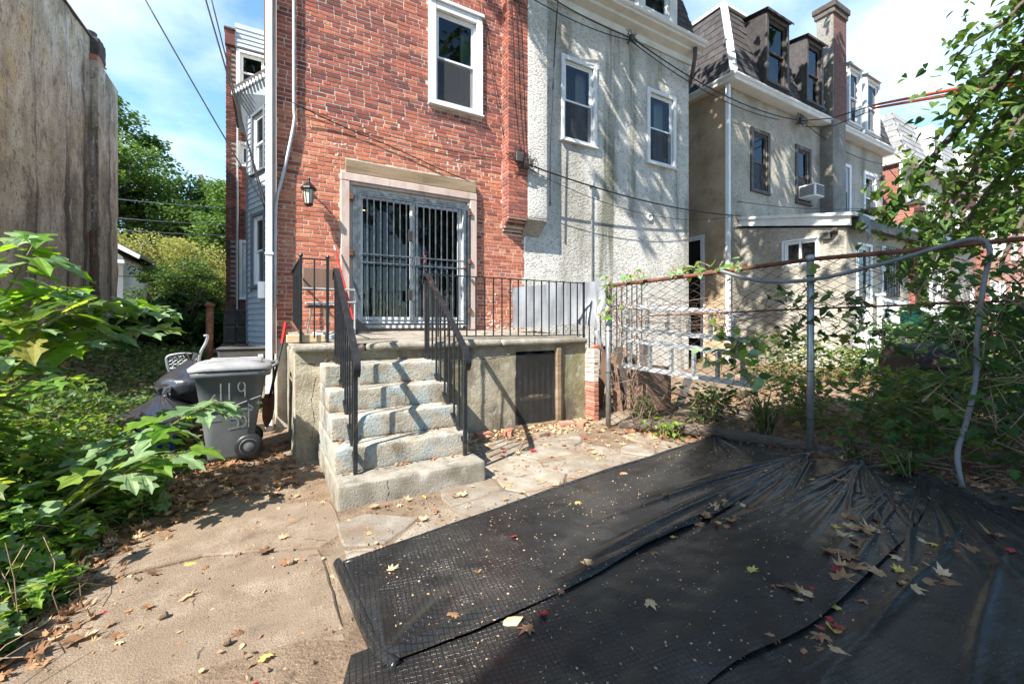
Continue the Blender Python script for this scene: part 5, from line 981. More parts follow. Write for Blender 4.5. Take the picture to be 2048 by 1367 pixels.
# hand-painted characters, brush strokes standing 2 mm off the bin side
def stroke(mb, pts, x, z, sx, sz, w_=.014):
    f = lambda p: V((bx+x+p[0]*sx, 0, bz+z+p[1]*sz)); yy = lambda q: by-(.25+(q.z-bz-.04)*.094)-.0045
    P_ = [f(p) for p in pts]
    for a, b_ in zip(P_, P_[1:]):
        d = (b_-a).normalized(); n = V((-d.z, 0, d.x))*w_/2*random.uniform(.7, 1.15); e = d*w_*.3; q = [a-e-n, b_+e-n, b_+e+n, a-e+n]
        for v_ in q: v_.y = yy(v_)
        mb.add(q, [(0, 1, 2, 3)])
arc = lambda cx_, cy_, r, a0, a1, n=8: [(cx_+r*math.cos(R(a0+(a1-a0)*i/n)), cy_+r*math.sin(R(a0+(a1-a0)*i/n))) for i in range(n+1)]
GL = {'1': [[(.5, 1), (.5, 0)]], '9': [arc(.5, .7, .3, 0, 360, 10), [(.8, .7), (.78, .0)]], 'S': [[(.9, .95), (.2, .95), (.18, .55), (.6, .6), (.85, .4), (.75, .08), (.15, .02)]], '5': [[(.9, 1), (.2, 1), (.18, .6), (.6, .62), (.9, .4), (.75, .08), (.15, .02)]], 't': [[(.5, 1), (.5, 0)], [(.1, .8), (.9, .8)]], 's': [arc(.5, .75, .25, 20, 240, 6)+arc(.5, .25, .25, 60, -160, 6)], '-': [[(0, .5), (1, .5)]], 'L': [[(.8, .9), (.2, .3), (1, .3)]]}
tx = MB()
for ch_, x, z, sx, sz in (('L', -.2, .6, .07, .09), ('1', -.13, .62, .07, .17), ('1', -.06, .62, .07, .17), ('9', .03, .63, .1, .17), ('-', -.2, .38, .09, .1), ('S', -.05, .32, .12, .19), ('5', .04, .33, .09, .19), ('1', .11, .33, .06, .19), ('s', .12, .5, .07, .09), ('t', .2, .49, .05, .1)):
    for s_ in GL[ch_]: stroke(tx, s_, x, z, sx, sz, .013)
tx.build('painted_address', 'chalk_paint', BN)
def bag(label, c, r, h, seed):
    T = thing('rubbish_bag', label, 'rubbish bag', c); b = MB(); c = V(c); n, m_ = 44, 26
    for j in range(m_+1):
        v_ = j/m_; pr_ = math.sin(math.pi*min(v_*.93+.05, 1))**.6*(1-.55*ss(.55, 1, v_)) if v_ < .97 else .1
        for k in range(n):
            a = 6.2832*k/n; rr = r*pr_*(1+.16*mnoise.noise(V((math.cos(a)*1.6, math.sin(a)*1.6, v_*3+seed)))+.05*math.sin(a*13+seed)*ss(.5, 1, v_)+.05*mnoise.noise(V((math.cos(a)*5, math.sin(a)*5, v_*9+seed)))); b.v.append((c.x+rr*math.cos(a), c.y+rr*math.sin(a), c.z+h*v_))
    b.f = [(j*n+k, j*n+(k+1) % n, (j+1)*n+(k+1) % n, (j+1)*n+k) for j in range(m_) for k in range(n)]+[tuple(m_*n+k for k in range(n))]
    b.build('bag', 'bag_film', T, True); t = MB()
    for k in range(7): a = 6.283*k/7; t.add([c+V((0, 0, h*.97)), c+V((.09*math.cos(a), .09*math.sin(a), h+.07)), c+V((.09*math.cos(a+.6), .09*math.sin(a+.6), h+.09))], [(0, 1, 2)])
    t.build('tied_top', 'bag_film', T)
bag('shiny black rubbish bag on top of the heap behind the bin', (-.78, 6.3, .42), .36, .55, 3); bag('shiny black rubbish bag low down left of the bin', (-1.0, 5.95, .1), .4, .52, 8)
BT = thing('plastic_tub', 'dark blue plastic tub left of the grey bin', 'tub', (-.98, 5.35, 0)); MB().lathe([(.17, 0), (.2, .28), (.225, .29), (.225, .32), (.195, .31), (.17, .05)], 20, (-.98, 5.35, .02)).build('shell', 'blue_plastic', BT, True); MB().tube(spline([(-1.2, 5.3, .3), (-1.25, 5.1, .2), (-1.05, 5.1, .22), (-.8, 5.2, .3)], 5), .006, 5).build('handle', 'cable_pale', BT)
cr_ = MB(); random.seed(4)
for i in range(9): a, b_ = random.uniform(0, 6), random.uniform(.05, .1); cr_.add([(-.82+.1*math.cos(a), 4.75+.09*math.sin(a), .02), (-.82+.1*math.cos(a+.8), 4.75+.09*math.sin(a+.8), .03), (-.82+.03*math.cos(a), 4.75, b_+.05)], [(0, 1, 2)])
cr_.build('plastic_scrap', 'blue_bag', None, label='crumpled bright blue plastic scrap on the ground by the bin', cat='plastic scrap')
CU = thing('ac_condenser', 'dark grey outdoor air conditioning unit behind the bin', 'air conditioner', (-.33, 8.3, .3))
MB().cbox(-.66, -.0, 8.0, 8.66, .38, .99, .03).build('cabinet', 'metal_grey', CU); g = MB()
for k in range(11): g.box(-.62, -.15, 7.985, 7.999, .46+.042*k, .482+.042*k)
g.build('grille', 'trim_dark', CU); MB().box(-.12, -.05, 7.98, 7.998, .76, .9).build('data_label', 'white_pure', CU); tg = MB().cbox(-.68, .02, 7.98, 8.68, .985, 1.015, .012)
for k in range(4): tg.lathe([(.08+.05*k, 0), (.086+.05*k, .005), (.08+.05*k, .01)], 20, (-.33, 8.33, 1.016))
tg.build('top_grille', 'metal_grey', CU); MB().box(-.7, .02, 7.95, 8.7, .2, .38).build('base', 'concrete', CU)
GB = thing('garden_bench', 'ornate cast metal bench end rising behind the rubbish bags', 'bench', (-.95, 7.5, .3))
be = MB(); be.tube(spline([(-.82, 7.5, .3), (-.84, 7.5, .8), (-.82, 7.5, .98), (-.76, 7.5, 1.12), (-.74, 7.5, 1.22), (-.78, 7.5, 1.22)], 6), .02, 6); be.tube(spline([(-.84, 7.5, .95), (-1.0, 7.5, .98), (-1.18, 7.5, .95), (-1.2, 7.5, .85), (-1.15, 7.5, .6), (-1.18, 7.5, .3)], 6), .016, 6); be.tube(spline([(-.84, 7.5, .78), (-1.0, 7.5, .74), (-1.16, 7.5, .78)], 6), .016, 6)
BE = be.build('bench_end', 'galvanised', GB, True)
for k in range(6):
    x = -.86-.055*k; MB().tube(spline([(x, 7.5, .96), (x-.04, 7.5, .91), (x+.02, 7.5, .86), (x-.05, 7.5, .82), (x-.01, 7.5, .77)], 4), .006, 5).tube(spline([(x-.05, 7.5, .95), (x, 7.5, .9), (x-.06, 7.5, .85), (x+.01, 7.5, .8), (x-.05, 7.5, .77)], 4), .006, 5).build('scroll', 'galvanised', BE, True)
MB().tube([(-.905, 9.5, .3), (-.9, 9.5, 1.72)], .06, 12).lathe([(.06, 0), (.085, .01), (.085, .05), (.055, .06), (.05, .08)], 12, (-.9, 9.5, 1.7)).build('rusty_pole', 'rust', None, True, label='short rusty iron pipe standing in the grass', cat='post')
MB().lathe([(.16, 0), (.18, .45), (.19, .46), (.17, .46)], 18, (-2.6, 13.3, .85)).build('dark_bucket', 'plastic_black', None, True, label='black bucket in the grass at the far end of the gap', cat='bucket')
MB().lathe([(.14, 0), (.17, .22), (.18, .23), (.18, .25), (.15, .25)], 18, (-3.9, 10.9, .72)).build('white_bucket', 'white_paint', None, True, label='white bucket at the foot of the stucco flank', cat='bucket')
for i, (x, m_, l) in enumerate(((-3.3, 'red_paint', 'red toy part lying in the grass by the pier'), (-3.12, 'dry_yellow', 'yellow toy part lying in the grass by the pier'))): MB().rbox(x-.1, x+.1, 14.9, 15.1, .95, 1.12, .04, .06, .02).build('toy', m_, None, True, label=l, cat='toy')
# ================================================================ chain-link fence on the right
FP = [V((3.93, 4.25, 0)), V((4.95, 2.3, 0)), V((5.5, .98, 0)), V((6.3, -.95, 0))]; FT = [1.9, 2.08, 2.12, 2.15]
CF = thing('chain_link_fence', 'rusty chain-link fence with pipe rail along the right of the yard', 'fence', (4.6, 3, 0))
MB().tube([FP[0]+V((0, 0, -.1)), FP[0]+V((0, 0, 1.92))], .034, 12).lathe([(.036, 0), (.04, .02), (.02, .05)], 12, FP[0]+V((0, 0, 1.9))).build('post', 'galvanised', CF, True); MB().tube([FP[1]+V((0, 0, -.1)), FP[1]+V((0, 0, 2.1))], .034, 12).lathe([(.036, 0), (.042, .0), (.042, .05), (.02, .07)], 12, FP[1]+V((0, 0, 2.06))).build('post', 'galvanised', CF, True); MB().tube([FP[3]+V((0, 0, -.1)), FP[3]+V((0, 0, 2.15))], .03, 10).build('post', 'galvanised', CF, True)
for a in (0, 1, 2): MB().tube([FP[a]+V((0, 0, FT[a])), FP[a].lerp(FP[a+1], .5)+V((0, 0, (FT[a]+FT[a+1])/2-.008)), FP[a+1]+V((0, 0, FT[a+1]))], .024, 10).build('top_rail', 'rust', CF, True)
MB().tube([FP[0]+V((.25, -.48, 1.5)), FP[1]+V((0, .02, 1.56)), FP[2]+V((0, 0, 1.6)), FP[3]+V((0, 0, 1.6))], .01, 6).build('tension_wire', 'rust', CF)
for i, z in ((0, 1.75), (0, 1.3), (0, .75), (1, 1.9), (1, 1.4), (1, .9), (1, .4)): MB().lathe([(.036, 0), (.038, .003), (.038, .01), (.036, .013)], 12, FP[i]+V((0, 0, z))).build('tie_band', 'wire', CF)
wm_ = MB(); P = .078
for a in (0, 1, 2):
    A, Bv = FP[a], FP[a+1]; ln = (Bv-A).length; d = (Bv-A)/ln; nn = V((-d.y, d.x, 0)); n = int(ln/P)
    for i in range(n+1):
        for s in (0, 1):
            pts = []; top = FT[a]+(FT[a+1]-FT[a])*i/n-.01; k = 0; z = top
            while z > .03:
                u = i*P+(P/2 if (k+i) % 2 else -P/2); pl = .05*mnoise.noise(V((u*1.2+a*9, z*1.2, 4))); pts.append(A+d*min(max(u, 0), ln)+nn*((.004 if (k+s) % 2 else -.004)+pl)+V((0, 0, z+gz(A.x, A.y)*0))); z -= P*.58; k += 1
            if s == 0 and len(pts) > 2: wm_.tube(pts, .0052, 4, False)
wm_.build('wire_mesh', 'wire', CF, kind='stuff')
# the posts stand in earth and litter; an old log edge beneath the fence
MB().tube(spline([(4.1, 4.2, .05), (4.35, 3.75, .1), (4.68, 3.1, .1), (4.98, 2.45, .07), (5.15, 2.0, .06)], 6), [.06, .07, .075, .08, .08, .078, .08, .085, .08, .075, .08, .08, .07, .08, .07, .07, .075, .07, .065, .07, .07, .065, .06, .06, .05], 10).build('log', 'bark', None, True, label='long rotting log lying along the foot of the fence', cat='log')
# two aluminium ladders on edge behind the fence
fd = (FP[1]-FP[0]).normalized(); fn = V((-fd.y, fd.x, 0)); fn = fn if fn.x > 0 else -fn
def ladder(label, a0, a1, z0, z1, drop, n, off):
    LDR = thing('ladder', label, 'ladder', FP[0]+fd*a0+fn*off, 'ladders behind the fence'); o = FP[0]+fn*off
    for z in (z0, z1): MB().beam(o+fd*a0+V((0, 0, z)), o+fd*a1+V((0, 0, z-drop)), .03, .06, (0, 0, 1)).build('rail', 'aluminium', LDR)
    for i in range(n):
        t = (i+.4)/n; p = o+fd*(a0+(a1-a0)*t); MB().beam(p+V((0, 0, z0-drop*t+.02)), p+V((0, 0, z1-drop*t-.02)), .045, .035).build('rung', 'aluminium', LDR)
    return LDR
ladder('upper aluminium ladder lying on edge behind the chain-link fence', .12, 1.62, 1.33, 1.64, .12, 6, .16); ladder('lower aluminium ladder lying on edge behind the chain-link fence', .12, 1.72, .84, 1.19, .16, 6, .2)
IP = thing('picket_fence', 'black spiked iron pickets standing against the stucco house', 'fence', (5.2, 5.5, 0))
for i in range(13): x = 4.5+.125*i; MB().tube([(x, 5.6, .3), (x, 5.6, 1.93+.012*i), (x, 5.6, 2.02+.012*i)], [.011, .011, .002], 5).build('picket', 'iron', IP)
for z in (.6, 1.7): MB().beam((4.4, 5.6, z), (6.1, 5.6, z), .03, .012).build('rail', 'iron', IP)
dd = thing('junk_pile', 'heap of dark boards and broken timber behind the ladders', 'boards', (4.9, 4.9, 0)); random.seed(3)
for i in range(14): p = V((random.uniform(4.55, 5.6), random.uniform(4.4, 5.4), 0)); q = p+V((random.uniform(-.4, .4), random.uniform(-.3, .3), random.uniform(.5, 1.2))); MB().beam(p, q, .12, .02, (1, 1, 0)).build('plank', random.choice(['brown_wood', 'trim_dark', 'old_wood']), dd)
MB().cbox(4.75, 5.3, 4.35, 4.75, .1, .75, .02).build('crate', 'brown_wood', dd)
# corrugated-looking pipe draped over the rail
MB().tube(spline([(4.43, 2.98, 2.0), (4.62, 2.66, 1.87), (4.9, 2.27, 1.86), (5.17, 1.8, 1.98), (5.3, 1.42, 2.1), (5.4, 1.2, 2.15), (5.43, 1.12, 2.05), (5.4, 1.15, 1.75), (5.36, 1.18, 1.3), (5.32, 1.18, .92), (5.24, 1.22, .55), (5.15, 1.25, .31), (5.08, 1.22, .12), (5.1, 1.2, .0)], 6), .02, 10).build('grey_hose', 'hose_grey', None, True, label='grey flexible pipe looped over the fence rail', cat='hose')
# barrel barbecue
GR = thing('barrel_grill', 'rusty black barrel barbecue on legs behind the fence', 'barbecue', (8.1, 2.3, .2)); ax = V((.87, -.5, 0)); c0 = V((7.75, 2.5, .82)); nrm = V((.5, .87, 0)); gb = MB(); n = 18
for i in range(2):
    for k in range(n):
        a = 6.283*k/n; gb.v.append(tuple(c0+ax*(1.0*i)+nrm*.3*math.cos(a)+V((0, 0, .3*math.sin(a)))))
gb.f = [(k, (k+1) % n, n+(k+1) % n, n+k) for k in range(n)]+[tuple(range(n))[::-1], tuple(n+k for k in range(n))]; GBD = gb.build('barrel', 'grill_black', GR); MB().beam(c0-nrm*.31+V((0, 0, .0)), c0-nrm*.31+ax, .03, .03).build('lid_seam', 'iron', GBD); MB().tube([c0+ax*.45-nrm*.3+V((0, 0, .1)), c0+ax*.45-nrm*.36+V((0, 0, .1)), c0+ax*.55-nrm*.36+V((0, 0, .1)), c0+ax*.55-nrm*.3+V((0, 0, .1))], .012, 6).build('handle', 'iron', GBD)
for s, t in ((.05, -.22), (.05, .22), (.95, -.22), (.95, .22)): p = c0+ax*s+nrm*t; MB().beam(p, V((p.x, p.y, .15)), .04).build('leg', 'iron', GR)
MB().beam(c0-nrm*.4+V((0, 0, -.25)), c0-nrm*.4+ax+V((0, 0, -.25)), .2, .02).build('shelf', 'iron', GR)
PCh = thing('patio_chair', 'dark metal patio chair behind the barbecue', 'chair', (9.3, 1.75, .3))
MB().cbox(9.1, 9.55, 1.5, 1.95, .75, .79, .01).build('seat', 'metal_grey', PCh); MB().tube(spline([(9.1, 1.95, .75), (9.1, 2.0, 1.1), (9.3, 2.02, 1.22), (9.55, 2.0, 1.1), (9.55, 1.95, .75)], 5), .015, 6).build('backrest', 'iron', PCh)
for x, y in ((9.12, 1.52), (9.53, 1.52), (9.12, 1.93), (9.53, 1.93)): MB().tube([(x, y, .77), (x, y, .32)], .015, 6).build('leg', 'iron', PCh)
# white porch stair of the lean-to
WS = thing('porch_stair', 'white wooden stair and railing at the lean-to door', 'stairs', (11.2, 3.6, .4))
for i in range(4): MB().cbox(10.75, 11.75, 3.3+.22*i, 3.52+.22*i, .4, .62+.16*i, .01).build('step', 'white_paint', WS)
for x in (11.85,):
    for y in (3.2, 4.1): MB().cbox(x-.05, x+.05, y-.05, y+.05, .4, 2.0 if y > 4 else 1.7, .008).cbox(x-.08, x+.08, y-.08, y+.08, 2.0 if y > 4 else 1.7, 2.06 if y > 4 else 1.76, .01).build('newel', 'white_paint', WS)
    MB().beam((x, 3.2, 1.62), (x, 4.1, 1.95), .06, .05).build('handrail', 'white_paint', WS); MB().beam((x, 4.1, 1.9), (13.4, 4.1, 1.9), .06, .05).build('handrail', 'white_paint', WS); MB().beam((11.85, 4.1, 1.15), (13.4, 4.1, 1.15), .05, .05).build('bottom_rail', 'white_paint', WS)
    for k in range(12): MB().box(11.98+.12*k, 12.01+.12*k, 4.085, 4.115, 1.17, 1.88).build('baluster', 'white_paint', WS)
    MB().beam((10.7, 3.2, .55), (10.7, 4.1, 1.1), .05, .3).build('stringer', 'white_paint', WS); MB().beam((x, 3.15, 1.62), (x, 2.75, .55), .1, .1).build('brace', 'white_paint', WS)
MB().rbox(6.3, 7.9, 4.2, 5.4, .14, .3, .03, .2, .02).build('concrete_pad', 'slab', None, True, label='low concrete pad in the neighbouring yard', cat='slab')
PT = thing('planter', 'dark green plastic planter tub under the barred window', 'planter', (12.4, 3.7, .4)); MB().lathe([(.2, 1.3), (.22, 1.6), (.24, 1.62), (.24, 1.66), (.2, 1.64)], 16, (12.5, 3.75, 0)).build('tub', 'green_plastic', PT)

# ================================================================ overhead cables
def cable(label, pts, r=.009, mat='cable', **kw): MB().tube(pts, r, 6).build('overhead_cable', mat, None, True, label=label, cat='cable', group='overhead cables', **kw)
A1 = V((3.66, 6.2, 4.2)); A2 = V((6.55, 6.38, 7.3)); A3 = V((13.2, 6.36, 7.15)); A4 = V((10.35, 6.4, 4.1))
cable('single cable crossing the sky left of the brick house', catenary((-1.36, 7.14, 5.59), (.02, 7.0, 3.0), .02)+[], .009)
cable('left of the two close cables beside the brick house', catenary((-.85, 7.9, 6.5), (.0, 7.9, 3.3), .03), .012); cable('right of the two close cables beside the brick house', catenary((-.76, 8.0, 6.5), (-.01, 8.1, 3.2), .02), .01)
cable('cable sweeping down across the brick above the door', spline([(.3, 6.4, 4.36), (.9, 6.46, 4.22), (1.7, 6.47, 4.05), (2.4, 6.47, 3.87), (2.97, 6.45, 3.74)], 6), .008); cable('thin cable across the brick above the sweeping cable', spline([(.3, 6.46, 4.36), (1.0, 6.47, 4.28), (1.8, 6.475, 4.22), (2.6, 6.475, 4.2), (3.54, 6.47, 4.25), A1], 6), .005)
cable('cable hanging down the brick right of the white window', spline([(3.06, 6.44, 6.9), (3.25, 6.45, 6.0), (3.45, 6.45, 5.1), (3.57, 6.4, 4.5), A1+V((-.02, .05, .05))], 6), .006)
for i, (x, r_) in enumerate(((3.6, .006), (3.7, .007), (3.78, .006))): cable(('left', 'middle', 'right')[i]+' of three cables hanging down the chimney breast', spline([(x-.1, 6.26, 7.9), (x, 6.26, 6.4), (x+.03, 6.25, 5.2), A1+V((.05*i, -.01, .03))], 6), r_)
cable('black cable running down the stucco chimney edge', spline([(4.63, 6.3, 7.6), (4.55, 6.3, 6.6), (4.45, 6.26, 5.4), (4.4, 6.25, 4.6), (4.4, 6.26, 3.5)], 6), .012)
cable('upper service cable from the brick chimney to the eaves bracket', catenary((3.1, 6.1, 7.3), A2, .12), .012); cable('lower service cable from the brick chimney to the eaves bracket', catenary((3.2, 6.1, 7.05), A2+V((0, 0, -.06)), .15), .01)
cable('upper cable between the eaves bracket and the tan house', catenary(A2, A3, .3), .014); cable('lower cable between the eaves bracket and the tan house', catenary(A2+V((0, 0, -.08)), A3+V((-1.2, 0, -.25)), .25), .011)
cable('thick cable bundle from the chimney breast across the stucco wall', catenary(A1+V((.1, 0, -.05)), A4, .18), .014); cable('thin cable below the bundle across the stucco wall', catenary(A1+V((.1, 0, -.1)), A4+V((-.3, 0, -.05)), .4), .006)
cable('cable from the tan house bracket past the white windows', catenary(A3, (18.6, 6.3, 6.9), .25), .012); cable('cable continuing to the far brick corner', catenary((18.6, 6.3, 6.9), (24, 6.2, 5.9), .3), .012)
S0, S1 = V((11.1, 3.96, 6.0)), V((5.86, .5, 3.52)); cable('cable from the tan house bracket to the orange sleeve', [A3, A3.lerp(S0, .5)+V((0, 0, -.1)), S0], .012); cable('lower cable from the tan house bracket to the orange sleeve', [A3+V((.1, 0, -.15)), A3.lerp(S0, .5)+V((0, 0, -.3)), S0+V((0, 0, -.1))], .01)
OS = thing('cable_sleeve', 'bright orange twin cable cover stretching in from the right edge', 'cable cover', S1); MB().tube([S0, S1], .024, 8).build('upper_sleeve', 'orange_pvc', OS, True); MB().tube([S0+V((0, 0, -.065)), S1+V((0, 0, -.065))], .024, 8).build('lower_sleeve', 'orange_pvc', OS, True)
for i, (za, zb) in enumerate(((5.6, 5.25), (4.95, 4.7), (4.55, 4.35))): cable(('top', 'middle', 'lowest')[i]+' of three thin wires in front of the background trees', catenary((-6.5, 19, za), (-.5, 17, zb), .08), .012, 'cable_pale')
cable('thin wire crossing the yellow-green small tree', catenary((-6.5, 19, 3.0), (-.5, 17, 2.9), .06), .012); cable('short black wire low in the hedge by the flank', [(-5.8, 19, 2.2), (-4.2, 18.6, 2.2)], .02)
cable('thin wire crossing the tan house above the lean-to roof', catenary((9.9, 6.2, 4.35), (19, 5.9, 5.5), .2), .008); cable('wire crossing in front of the second lean-to', catenary((13.6, 3.9, 3.85), (22, 2.5, 4.3), .15), .014)
def bracket(label, p, s=1):
    T = thing('cable_bracket', label, 'bracket', p); p = V(p); b = MB(); random.seed(int(p.x*10))
    MB().cbox(p.x-.05*s, p.x+.05*s, p.y-.04, p.y+.04, p.z-.06*s, p.z+.06*s, .01).build('box', 'trim_dark', T)
    for k in range(7): b.tube(spline([p+V((random.uniform(-.2, .2)*s, -.02, random.uniform(-.15, .15)*s)) for _ in range(4)], 5), .006, 5)
    b.build('loose_wire', 'cable', T, True); MB().tube([p+V((0, .3, -.1)), p], .02, 6).build('arm', 'rust', T)
bracket('tangle of cables and box on the brick chimney breast', A1+V((.05, 0, .02)), 1.3); bracket('small black box beside the cable tangle on the chimney breast', A1+V((.28, .0, -.03)), .8); bracket('rusty cable bracket below the stucco house cornice', A2); bracket('cable bracket below the tan house gutter', A3, 1.6); bracket('cable bracket on the right tan house wall', (18.5, 6.35, 6.4), 1.2)
MB().tube([(5.55, 6.47, 4.1), (5.55, 6.47, 2.1)], .014, 6).lathe([(.05, -.02), (.06, .0), (.06, .08), (.03, .1)], 10, (5.55, 6.46, 4.1)).build('thin_conduit', 'galvanised', None, label='thin vertical conduit on the pale stucco wall', cat='conduit')
MB().tube([(-.62, 12.42, .8), (-.62, 12.42, 6.4), (-.35, 12.42, 6.45)], .025, 6).build('wall_conduit', 'galvanised', None, label='thin conduit up the sooty brick wall', cat='conduit')
MB().cbox(-.14, -.02, 8.85, 9.1, 1.85, 2.15, .01).build('meter_box', 'vinyl', None, label='small pale utility box on the clapboard bay', cat='utility box')

# ================================================================ ground cloth: three black sheets with gathered folds
from mathutils.bvhtree import BVHTree
CLOTHS = []
def on_cloth(x, y):
    z = [h_[0].z for h_ in (b_.ray_cast(V((x, y, 2)), V((0, 0, -1))) for b_ in CLOTHS) if h_[0]]
    return max(z) if z else gz(x, y)+.02
def fan(rg, gx, gy, a0, a1, n, l0, l1, amp, w_=.014):
    for k in range(n):
        a = R(a0+(a1-a0)*(k+rg.uniform(.1, .9))/n); l = rg.uniform(l0, l1); s_ = rg.uniform(.02, .12); yield (gx+s_*math.cos(a), gy+s_*math.sin(a), gx+l*math.cos(a), gy+l*math.sin(a), w_*rg.uniform(.7, 1.6), amp*rg.uniform(.35, 1.1), rg.uniform(-.05, .05))
def cloth(label, A, Bc, lift, ridges, mounds, seed, outer, hems=(), nt=300, ns=130):
    mb = MB(); A = spline(A, 8); Bc = spline(Bc, 8); RG = np.array(list(ridges))
    def at(pl, t): f = t*(len(pl)-1); i = min(int(f), len(pl)-2); return pl[i].lerp(pl[i+1], f-i)
    X = np.zeros((ns+1, nt+1)); Y = X.copy(); Z = X.copy()
    for i in range(nt+1):
        a, b_ = at(A, i/nt), at(Bc, i/nt)
        for j in range(ns+1):
            p = a.lerp(b_, j/ns); X[j, i], Y[j, i] = p.x, p.y; q = V((p.x, p.y, seed))
            Z[j, i] = .03+lift+.010*mnoise.noise(q*1.3)+.012*max(0, mnoise.noise(V((p.x*.8+p.y*.3, p.y*4.4-p.x*1.2, seed))))+.003*mnoise.noise(q*9)+max(0, gz(p.x, p.y))
    F = np.zeros_like(Z)
    for x0, y0, x1, y1, w_, am, bow in RG:
        dx, dy = x1-x0, y1-y0; l = math.hypot(dx, dy); u = ((X-x0)*dx+(Y-y0)*dy)/l/l; v_ = (-(X-x0)*dy+(Y-y0)*dx)/l-bow*np.sin(np.clip(u, 0, 1)*3.14)
        ww = w_*(.6+1.3*np.clip(u, 0, 1)); fade = np.clip((u+.02)/.08, 0, 1)*np.clip((1-u)/.6, 0, 1); F = np.maximum(F, am*np.exp(-np.abs(v_/ww)**1.3)*fade)
    Z += F
    for mx_, my_, r_, am in mounds: Z += am*np.exp(-((X-mx_)**2+(Y-my_)**2)/r_**2)
    for sd_ in outer:
        for k, wt in ((0, .022), (1, .008)):
            if sd_ == 'A': Z[k] -= wt
            if sd_ == 'B': Z[-1-k] -= wt
            if sd_ == 'L': Z[:, k] -= wt
            if sd_ == 'R': Z[:, -1-k] -= wt
    mb.v = np.stack([X, Y, Z], 2).reshape(-1, 3).tolist()
    mb.f = [(j*(nt+1)+i, j*(nt+1)+i+1, (j+1)*(nt+1)+i+1, (j+1)*(nt+1)+i) for j in range(ns) for i in range(nt)]
    CLOTHS.append(BVHTree.FromPolygons(mb.v, mb.f)); o = mb.build('ground_cloth', 'ground_cloth', None, True, label=label, cat='ground cloth', group='black ground cloths')
    for hp, rr in hems:
        pl = spline([(x, y, .03+rr*.5+max(0, gz(x, y))) for x, y in hp], 12); MB().tube(pl, [rr*(1+.35*mnoise.noise(p*2.3)) for p in pl], 10, flat=.7).build('rolled_hem', 'ground_cloth', o, True)
    return o
rg = random.Random(5)
R1 = list(fan(rg, 4.72, 2.27, 176, 194, 12, 1.2, 3.2, .028))+list(fan(rg, 4.6, 3.18, 190, 250, 10, .4, 1.0, .02))+[(3.7, 2.06, .4, 1.72, .02, .03, .03), (3.2, 2.1, 1.2, 1.84, .02, .025, -.02), (.42, 1.74, .9, 2.1, .03, .03, 0), (.42, 1.74, 1.2, 1.86, .03, .03, 0), (.42, 1.74, .5, 2.3, .03, .025, 0)]
R2 = list(fan(rg, 4.9, 1.83, 176, 216, 20, .8, 2.6, .04, .016))+list(fan(rg, 4.74, 2.2, 186, 200, 7, 1.0, 2.6, .03))+list(fan(rg, 5.02, 1.45, 176, 192, 12, 1.0, 3.2, .035))
R3 = list(fan(rg, 5.05, 1.45, 182, 240, 24, .8, 2.8, .045, .016))+list(fan(rg, 5.4, .7, 150, 215, 14, .6, 1.8, .03))+[(4.4, 1.0, 1.2, .8, .02, .02, .02), (4.0, .75, 1.8, .45, .018, .02, -.02), (3.6, .9, 1.6, .9, .016, .018, .02)]
cloth('black woven ground cloth nearest the porch steps', [(.36, 2.57, 0), (1.4, 2.74, 0), (2.6, 2.95, 0), (3.7, 3.06, 0), (4.62, 3.2, 0)], [(.38, 1.7, 0), (1.32, 1.74, 0), (2.0, 1.84, 0), (2.8, 1.9, 0), (3.8, 2.02, 0), (4.74, 2.2, 0)], .024, R1, [(4.62, 3.17, .12, .04), (4.72, 2.27, .12, .05)], 3, 'AL', [([(.38, 2.58), (1.4, 2.745), (2.6, 2.955), (3.7, 3.065), (4.58, 3.2)], .02), ([(.35, 2.62), (.37, 2.3), (.385, 2.0), (.4, 1.8), (.44, 1.68)], .026)])
cloth('middle black ground cloth with long folds', [(.3, 1.84, 0), (1.3, 1.9, 0), (2.0, 2.0, 0), (2.8, 2.06, 0), (3.8, 2.18, 0), (4.78, 2.34, 0)], [(-.1, .72, 0), (1.4, 1.03, 0), (2.2, 1.0, 0), (3.3, 1.07, 0), (4.2, 1.19, 0), (5.02, 1.4, 0)], .012, R2, [(4.9, 1.83, .12, .06), (5.02, 1.45, .1, .05)], 8, 'R')
cloth('black ground cloth at the right by the fence', [(-.1, .9, 0), (1.4, 1.2, 0), (2.2, 1.17, 0), (3.3, 1.24, 0), (4.2, 1.36, 0), (5.08, 1.56, 0)], [(-.1, -.6, 0), (1.6, -.5, 0), (3.0, -.4, 0), (4.2, -.2, 0), (5.6, .1, 0)], .0, R3, [(5.05, 1.45, .12, .06)], 15, 'R')
# ================================================================ planting on the left
random.seed(77)
def sapling(label, stems, leaves, mats, size, shape, per=6, up_tilt=.17):
    T = thing('sapling', label, 'plant', stems[0][0]); sb = MB(); n = 0
    for st in stems:
        pl = spline(st, 8); m_ = len(pl); sb.tube(pl, [.011*(1-.8*i/m_)+.0025 for i in range(m_)], 6)
        for i in range(int(m_*.3), m_):
            for s in range(per):
                if n >= leaves: break
                if random.random() < .45: continue
                a = random.uniform(0, 6.283); d = V((math.cos(a), math.sin(a), random.uniform(-.35, .12))); L_ = random.uniform(.05, .16); p = pl[i]; q = p+d*L_+V((0, 0, .03)); sb.tube([p, p.lerp(q, .5)+V((0, 0, .015)), q], .0025, 4)
                leaf_obj('leaf', random.choice(shape), random.choice(mats), q, d+V((0, 0, random.uniform(-.25, .05))), V((random.gauss(0, up_tilt), random.gauss(0, up_tilt), 1)), random.uniform(*size), T); n += 1
    sb.build('stem', 'stem_green', T, True)
LB2 = [L_LOBED, L_LOBED, L_LOBED2]
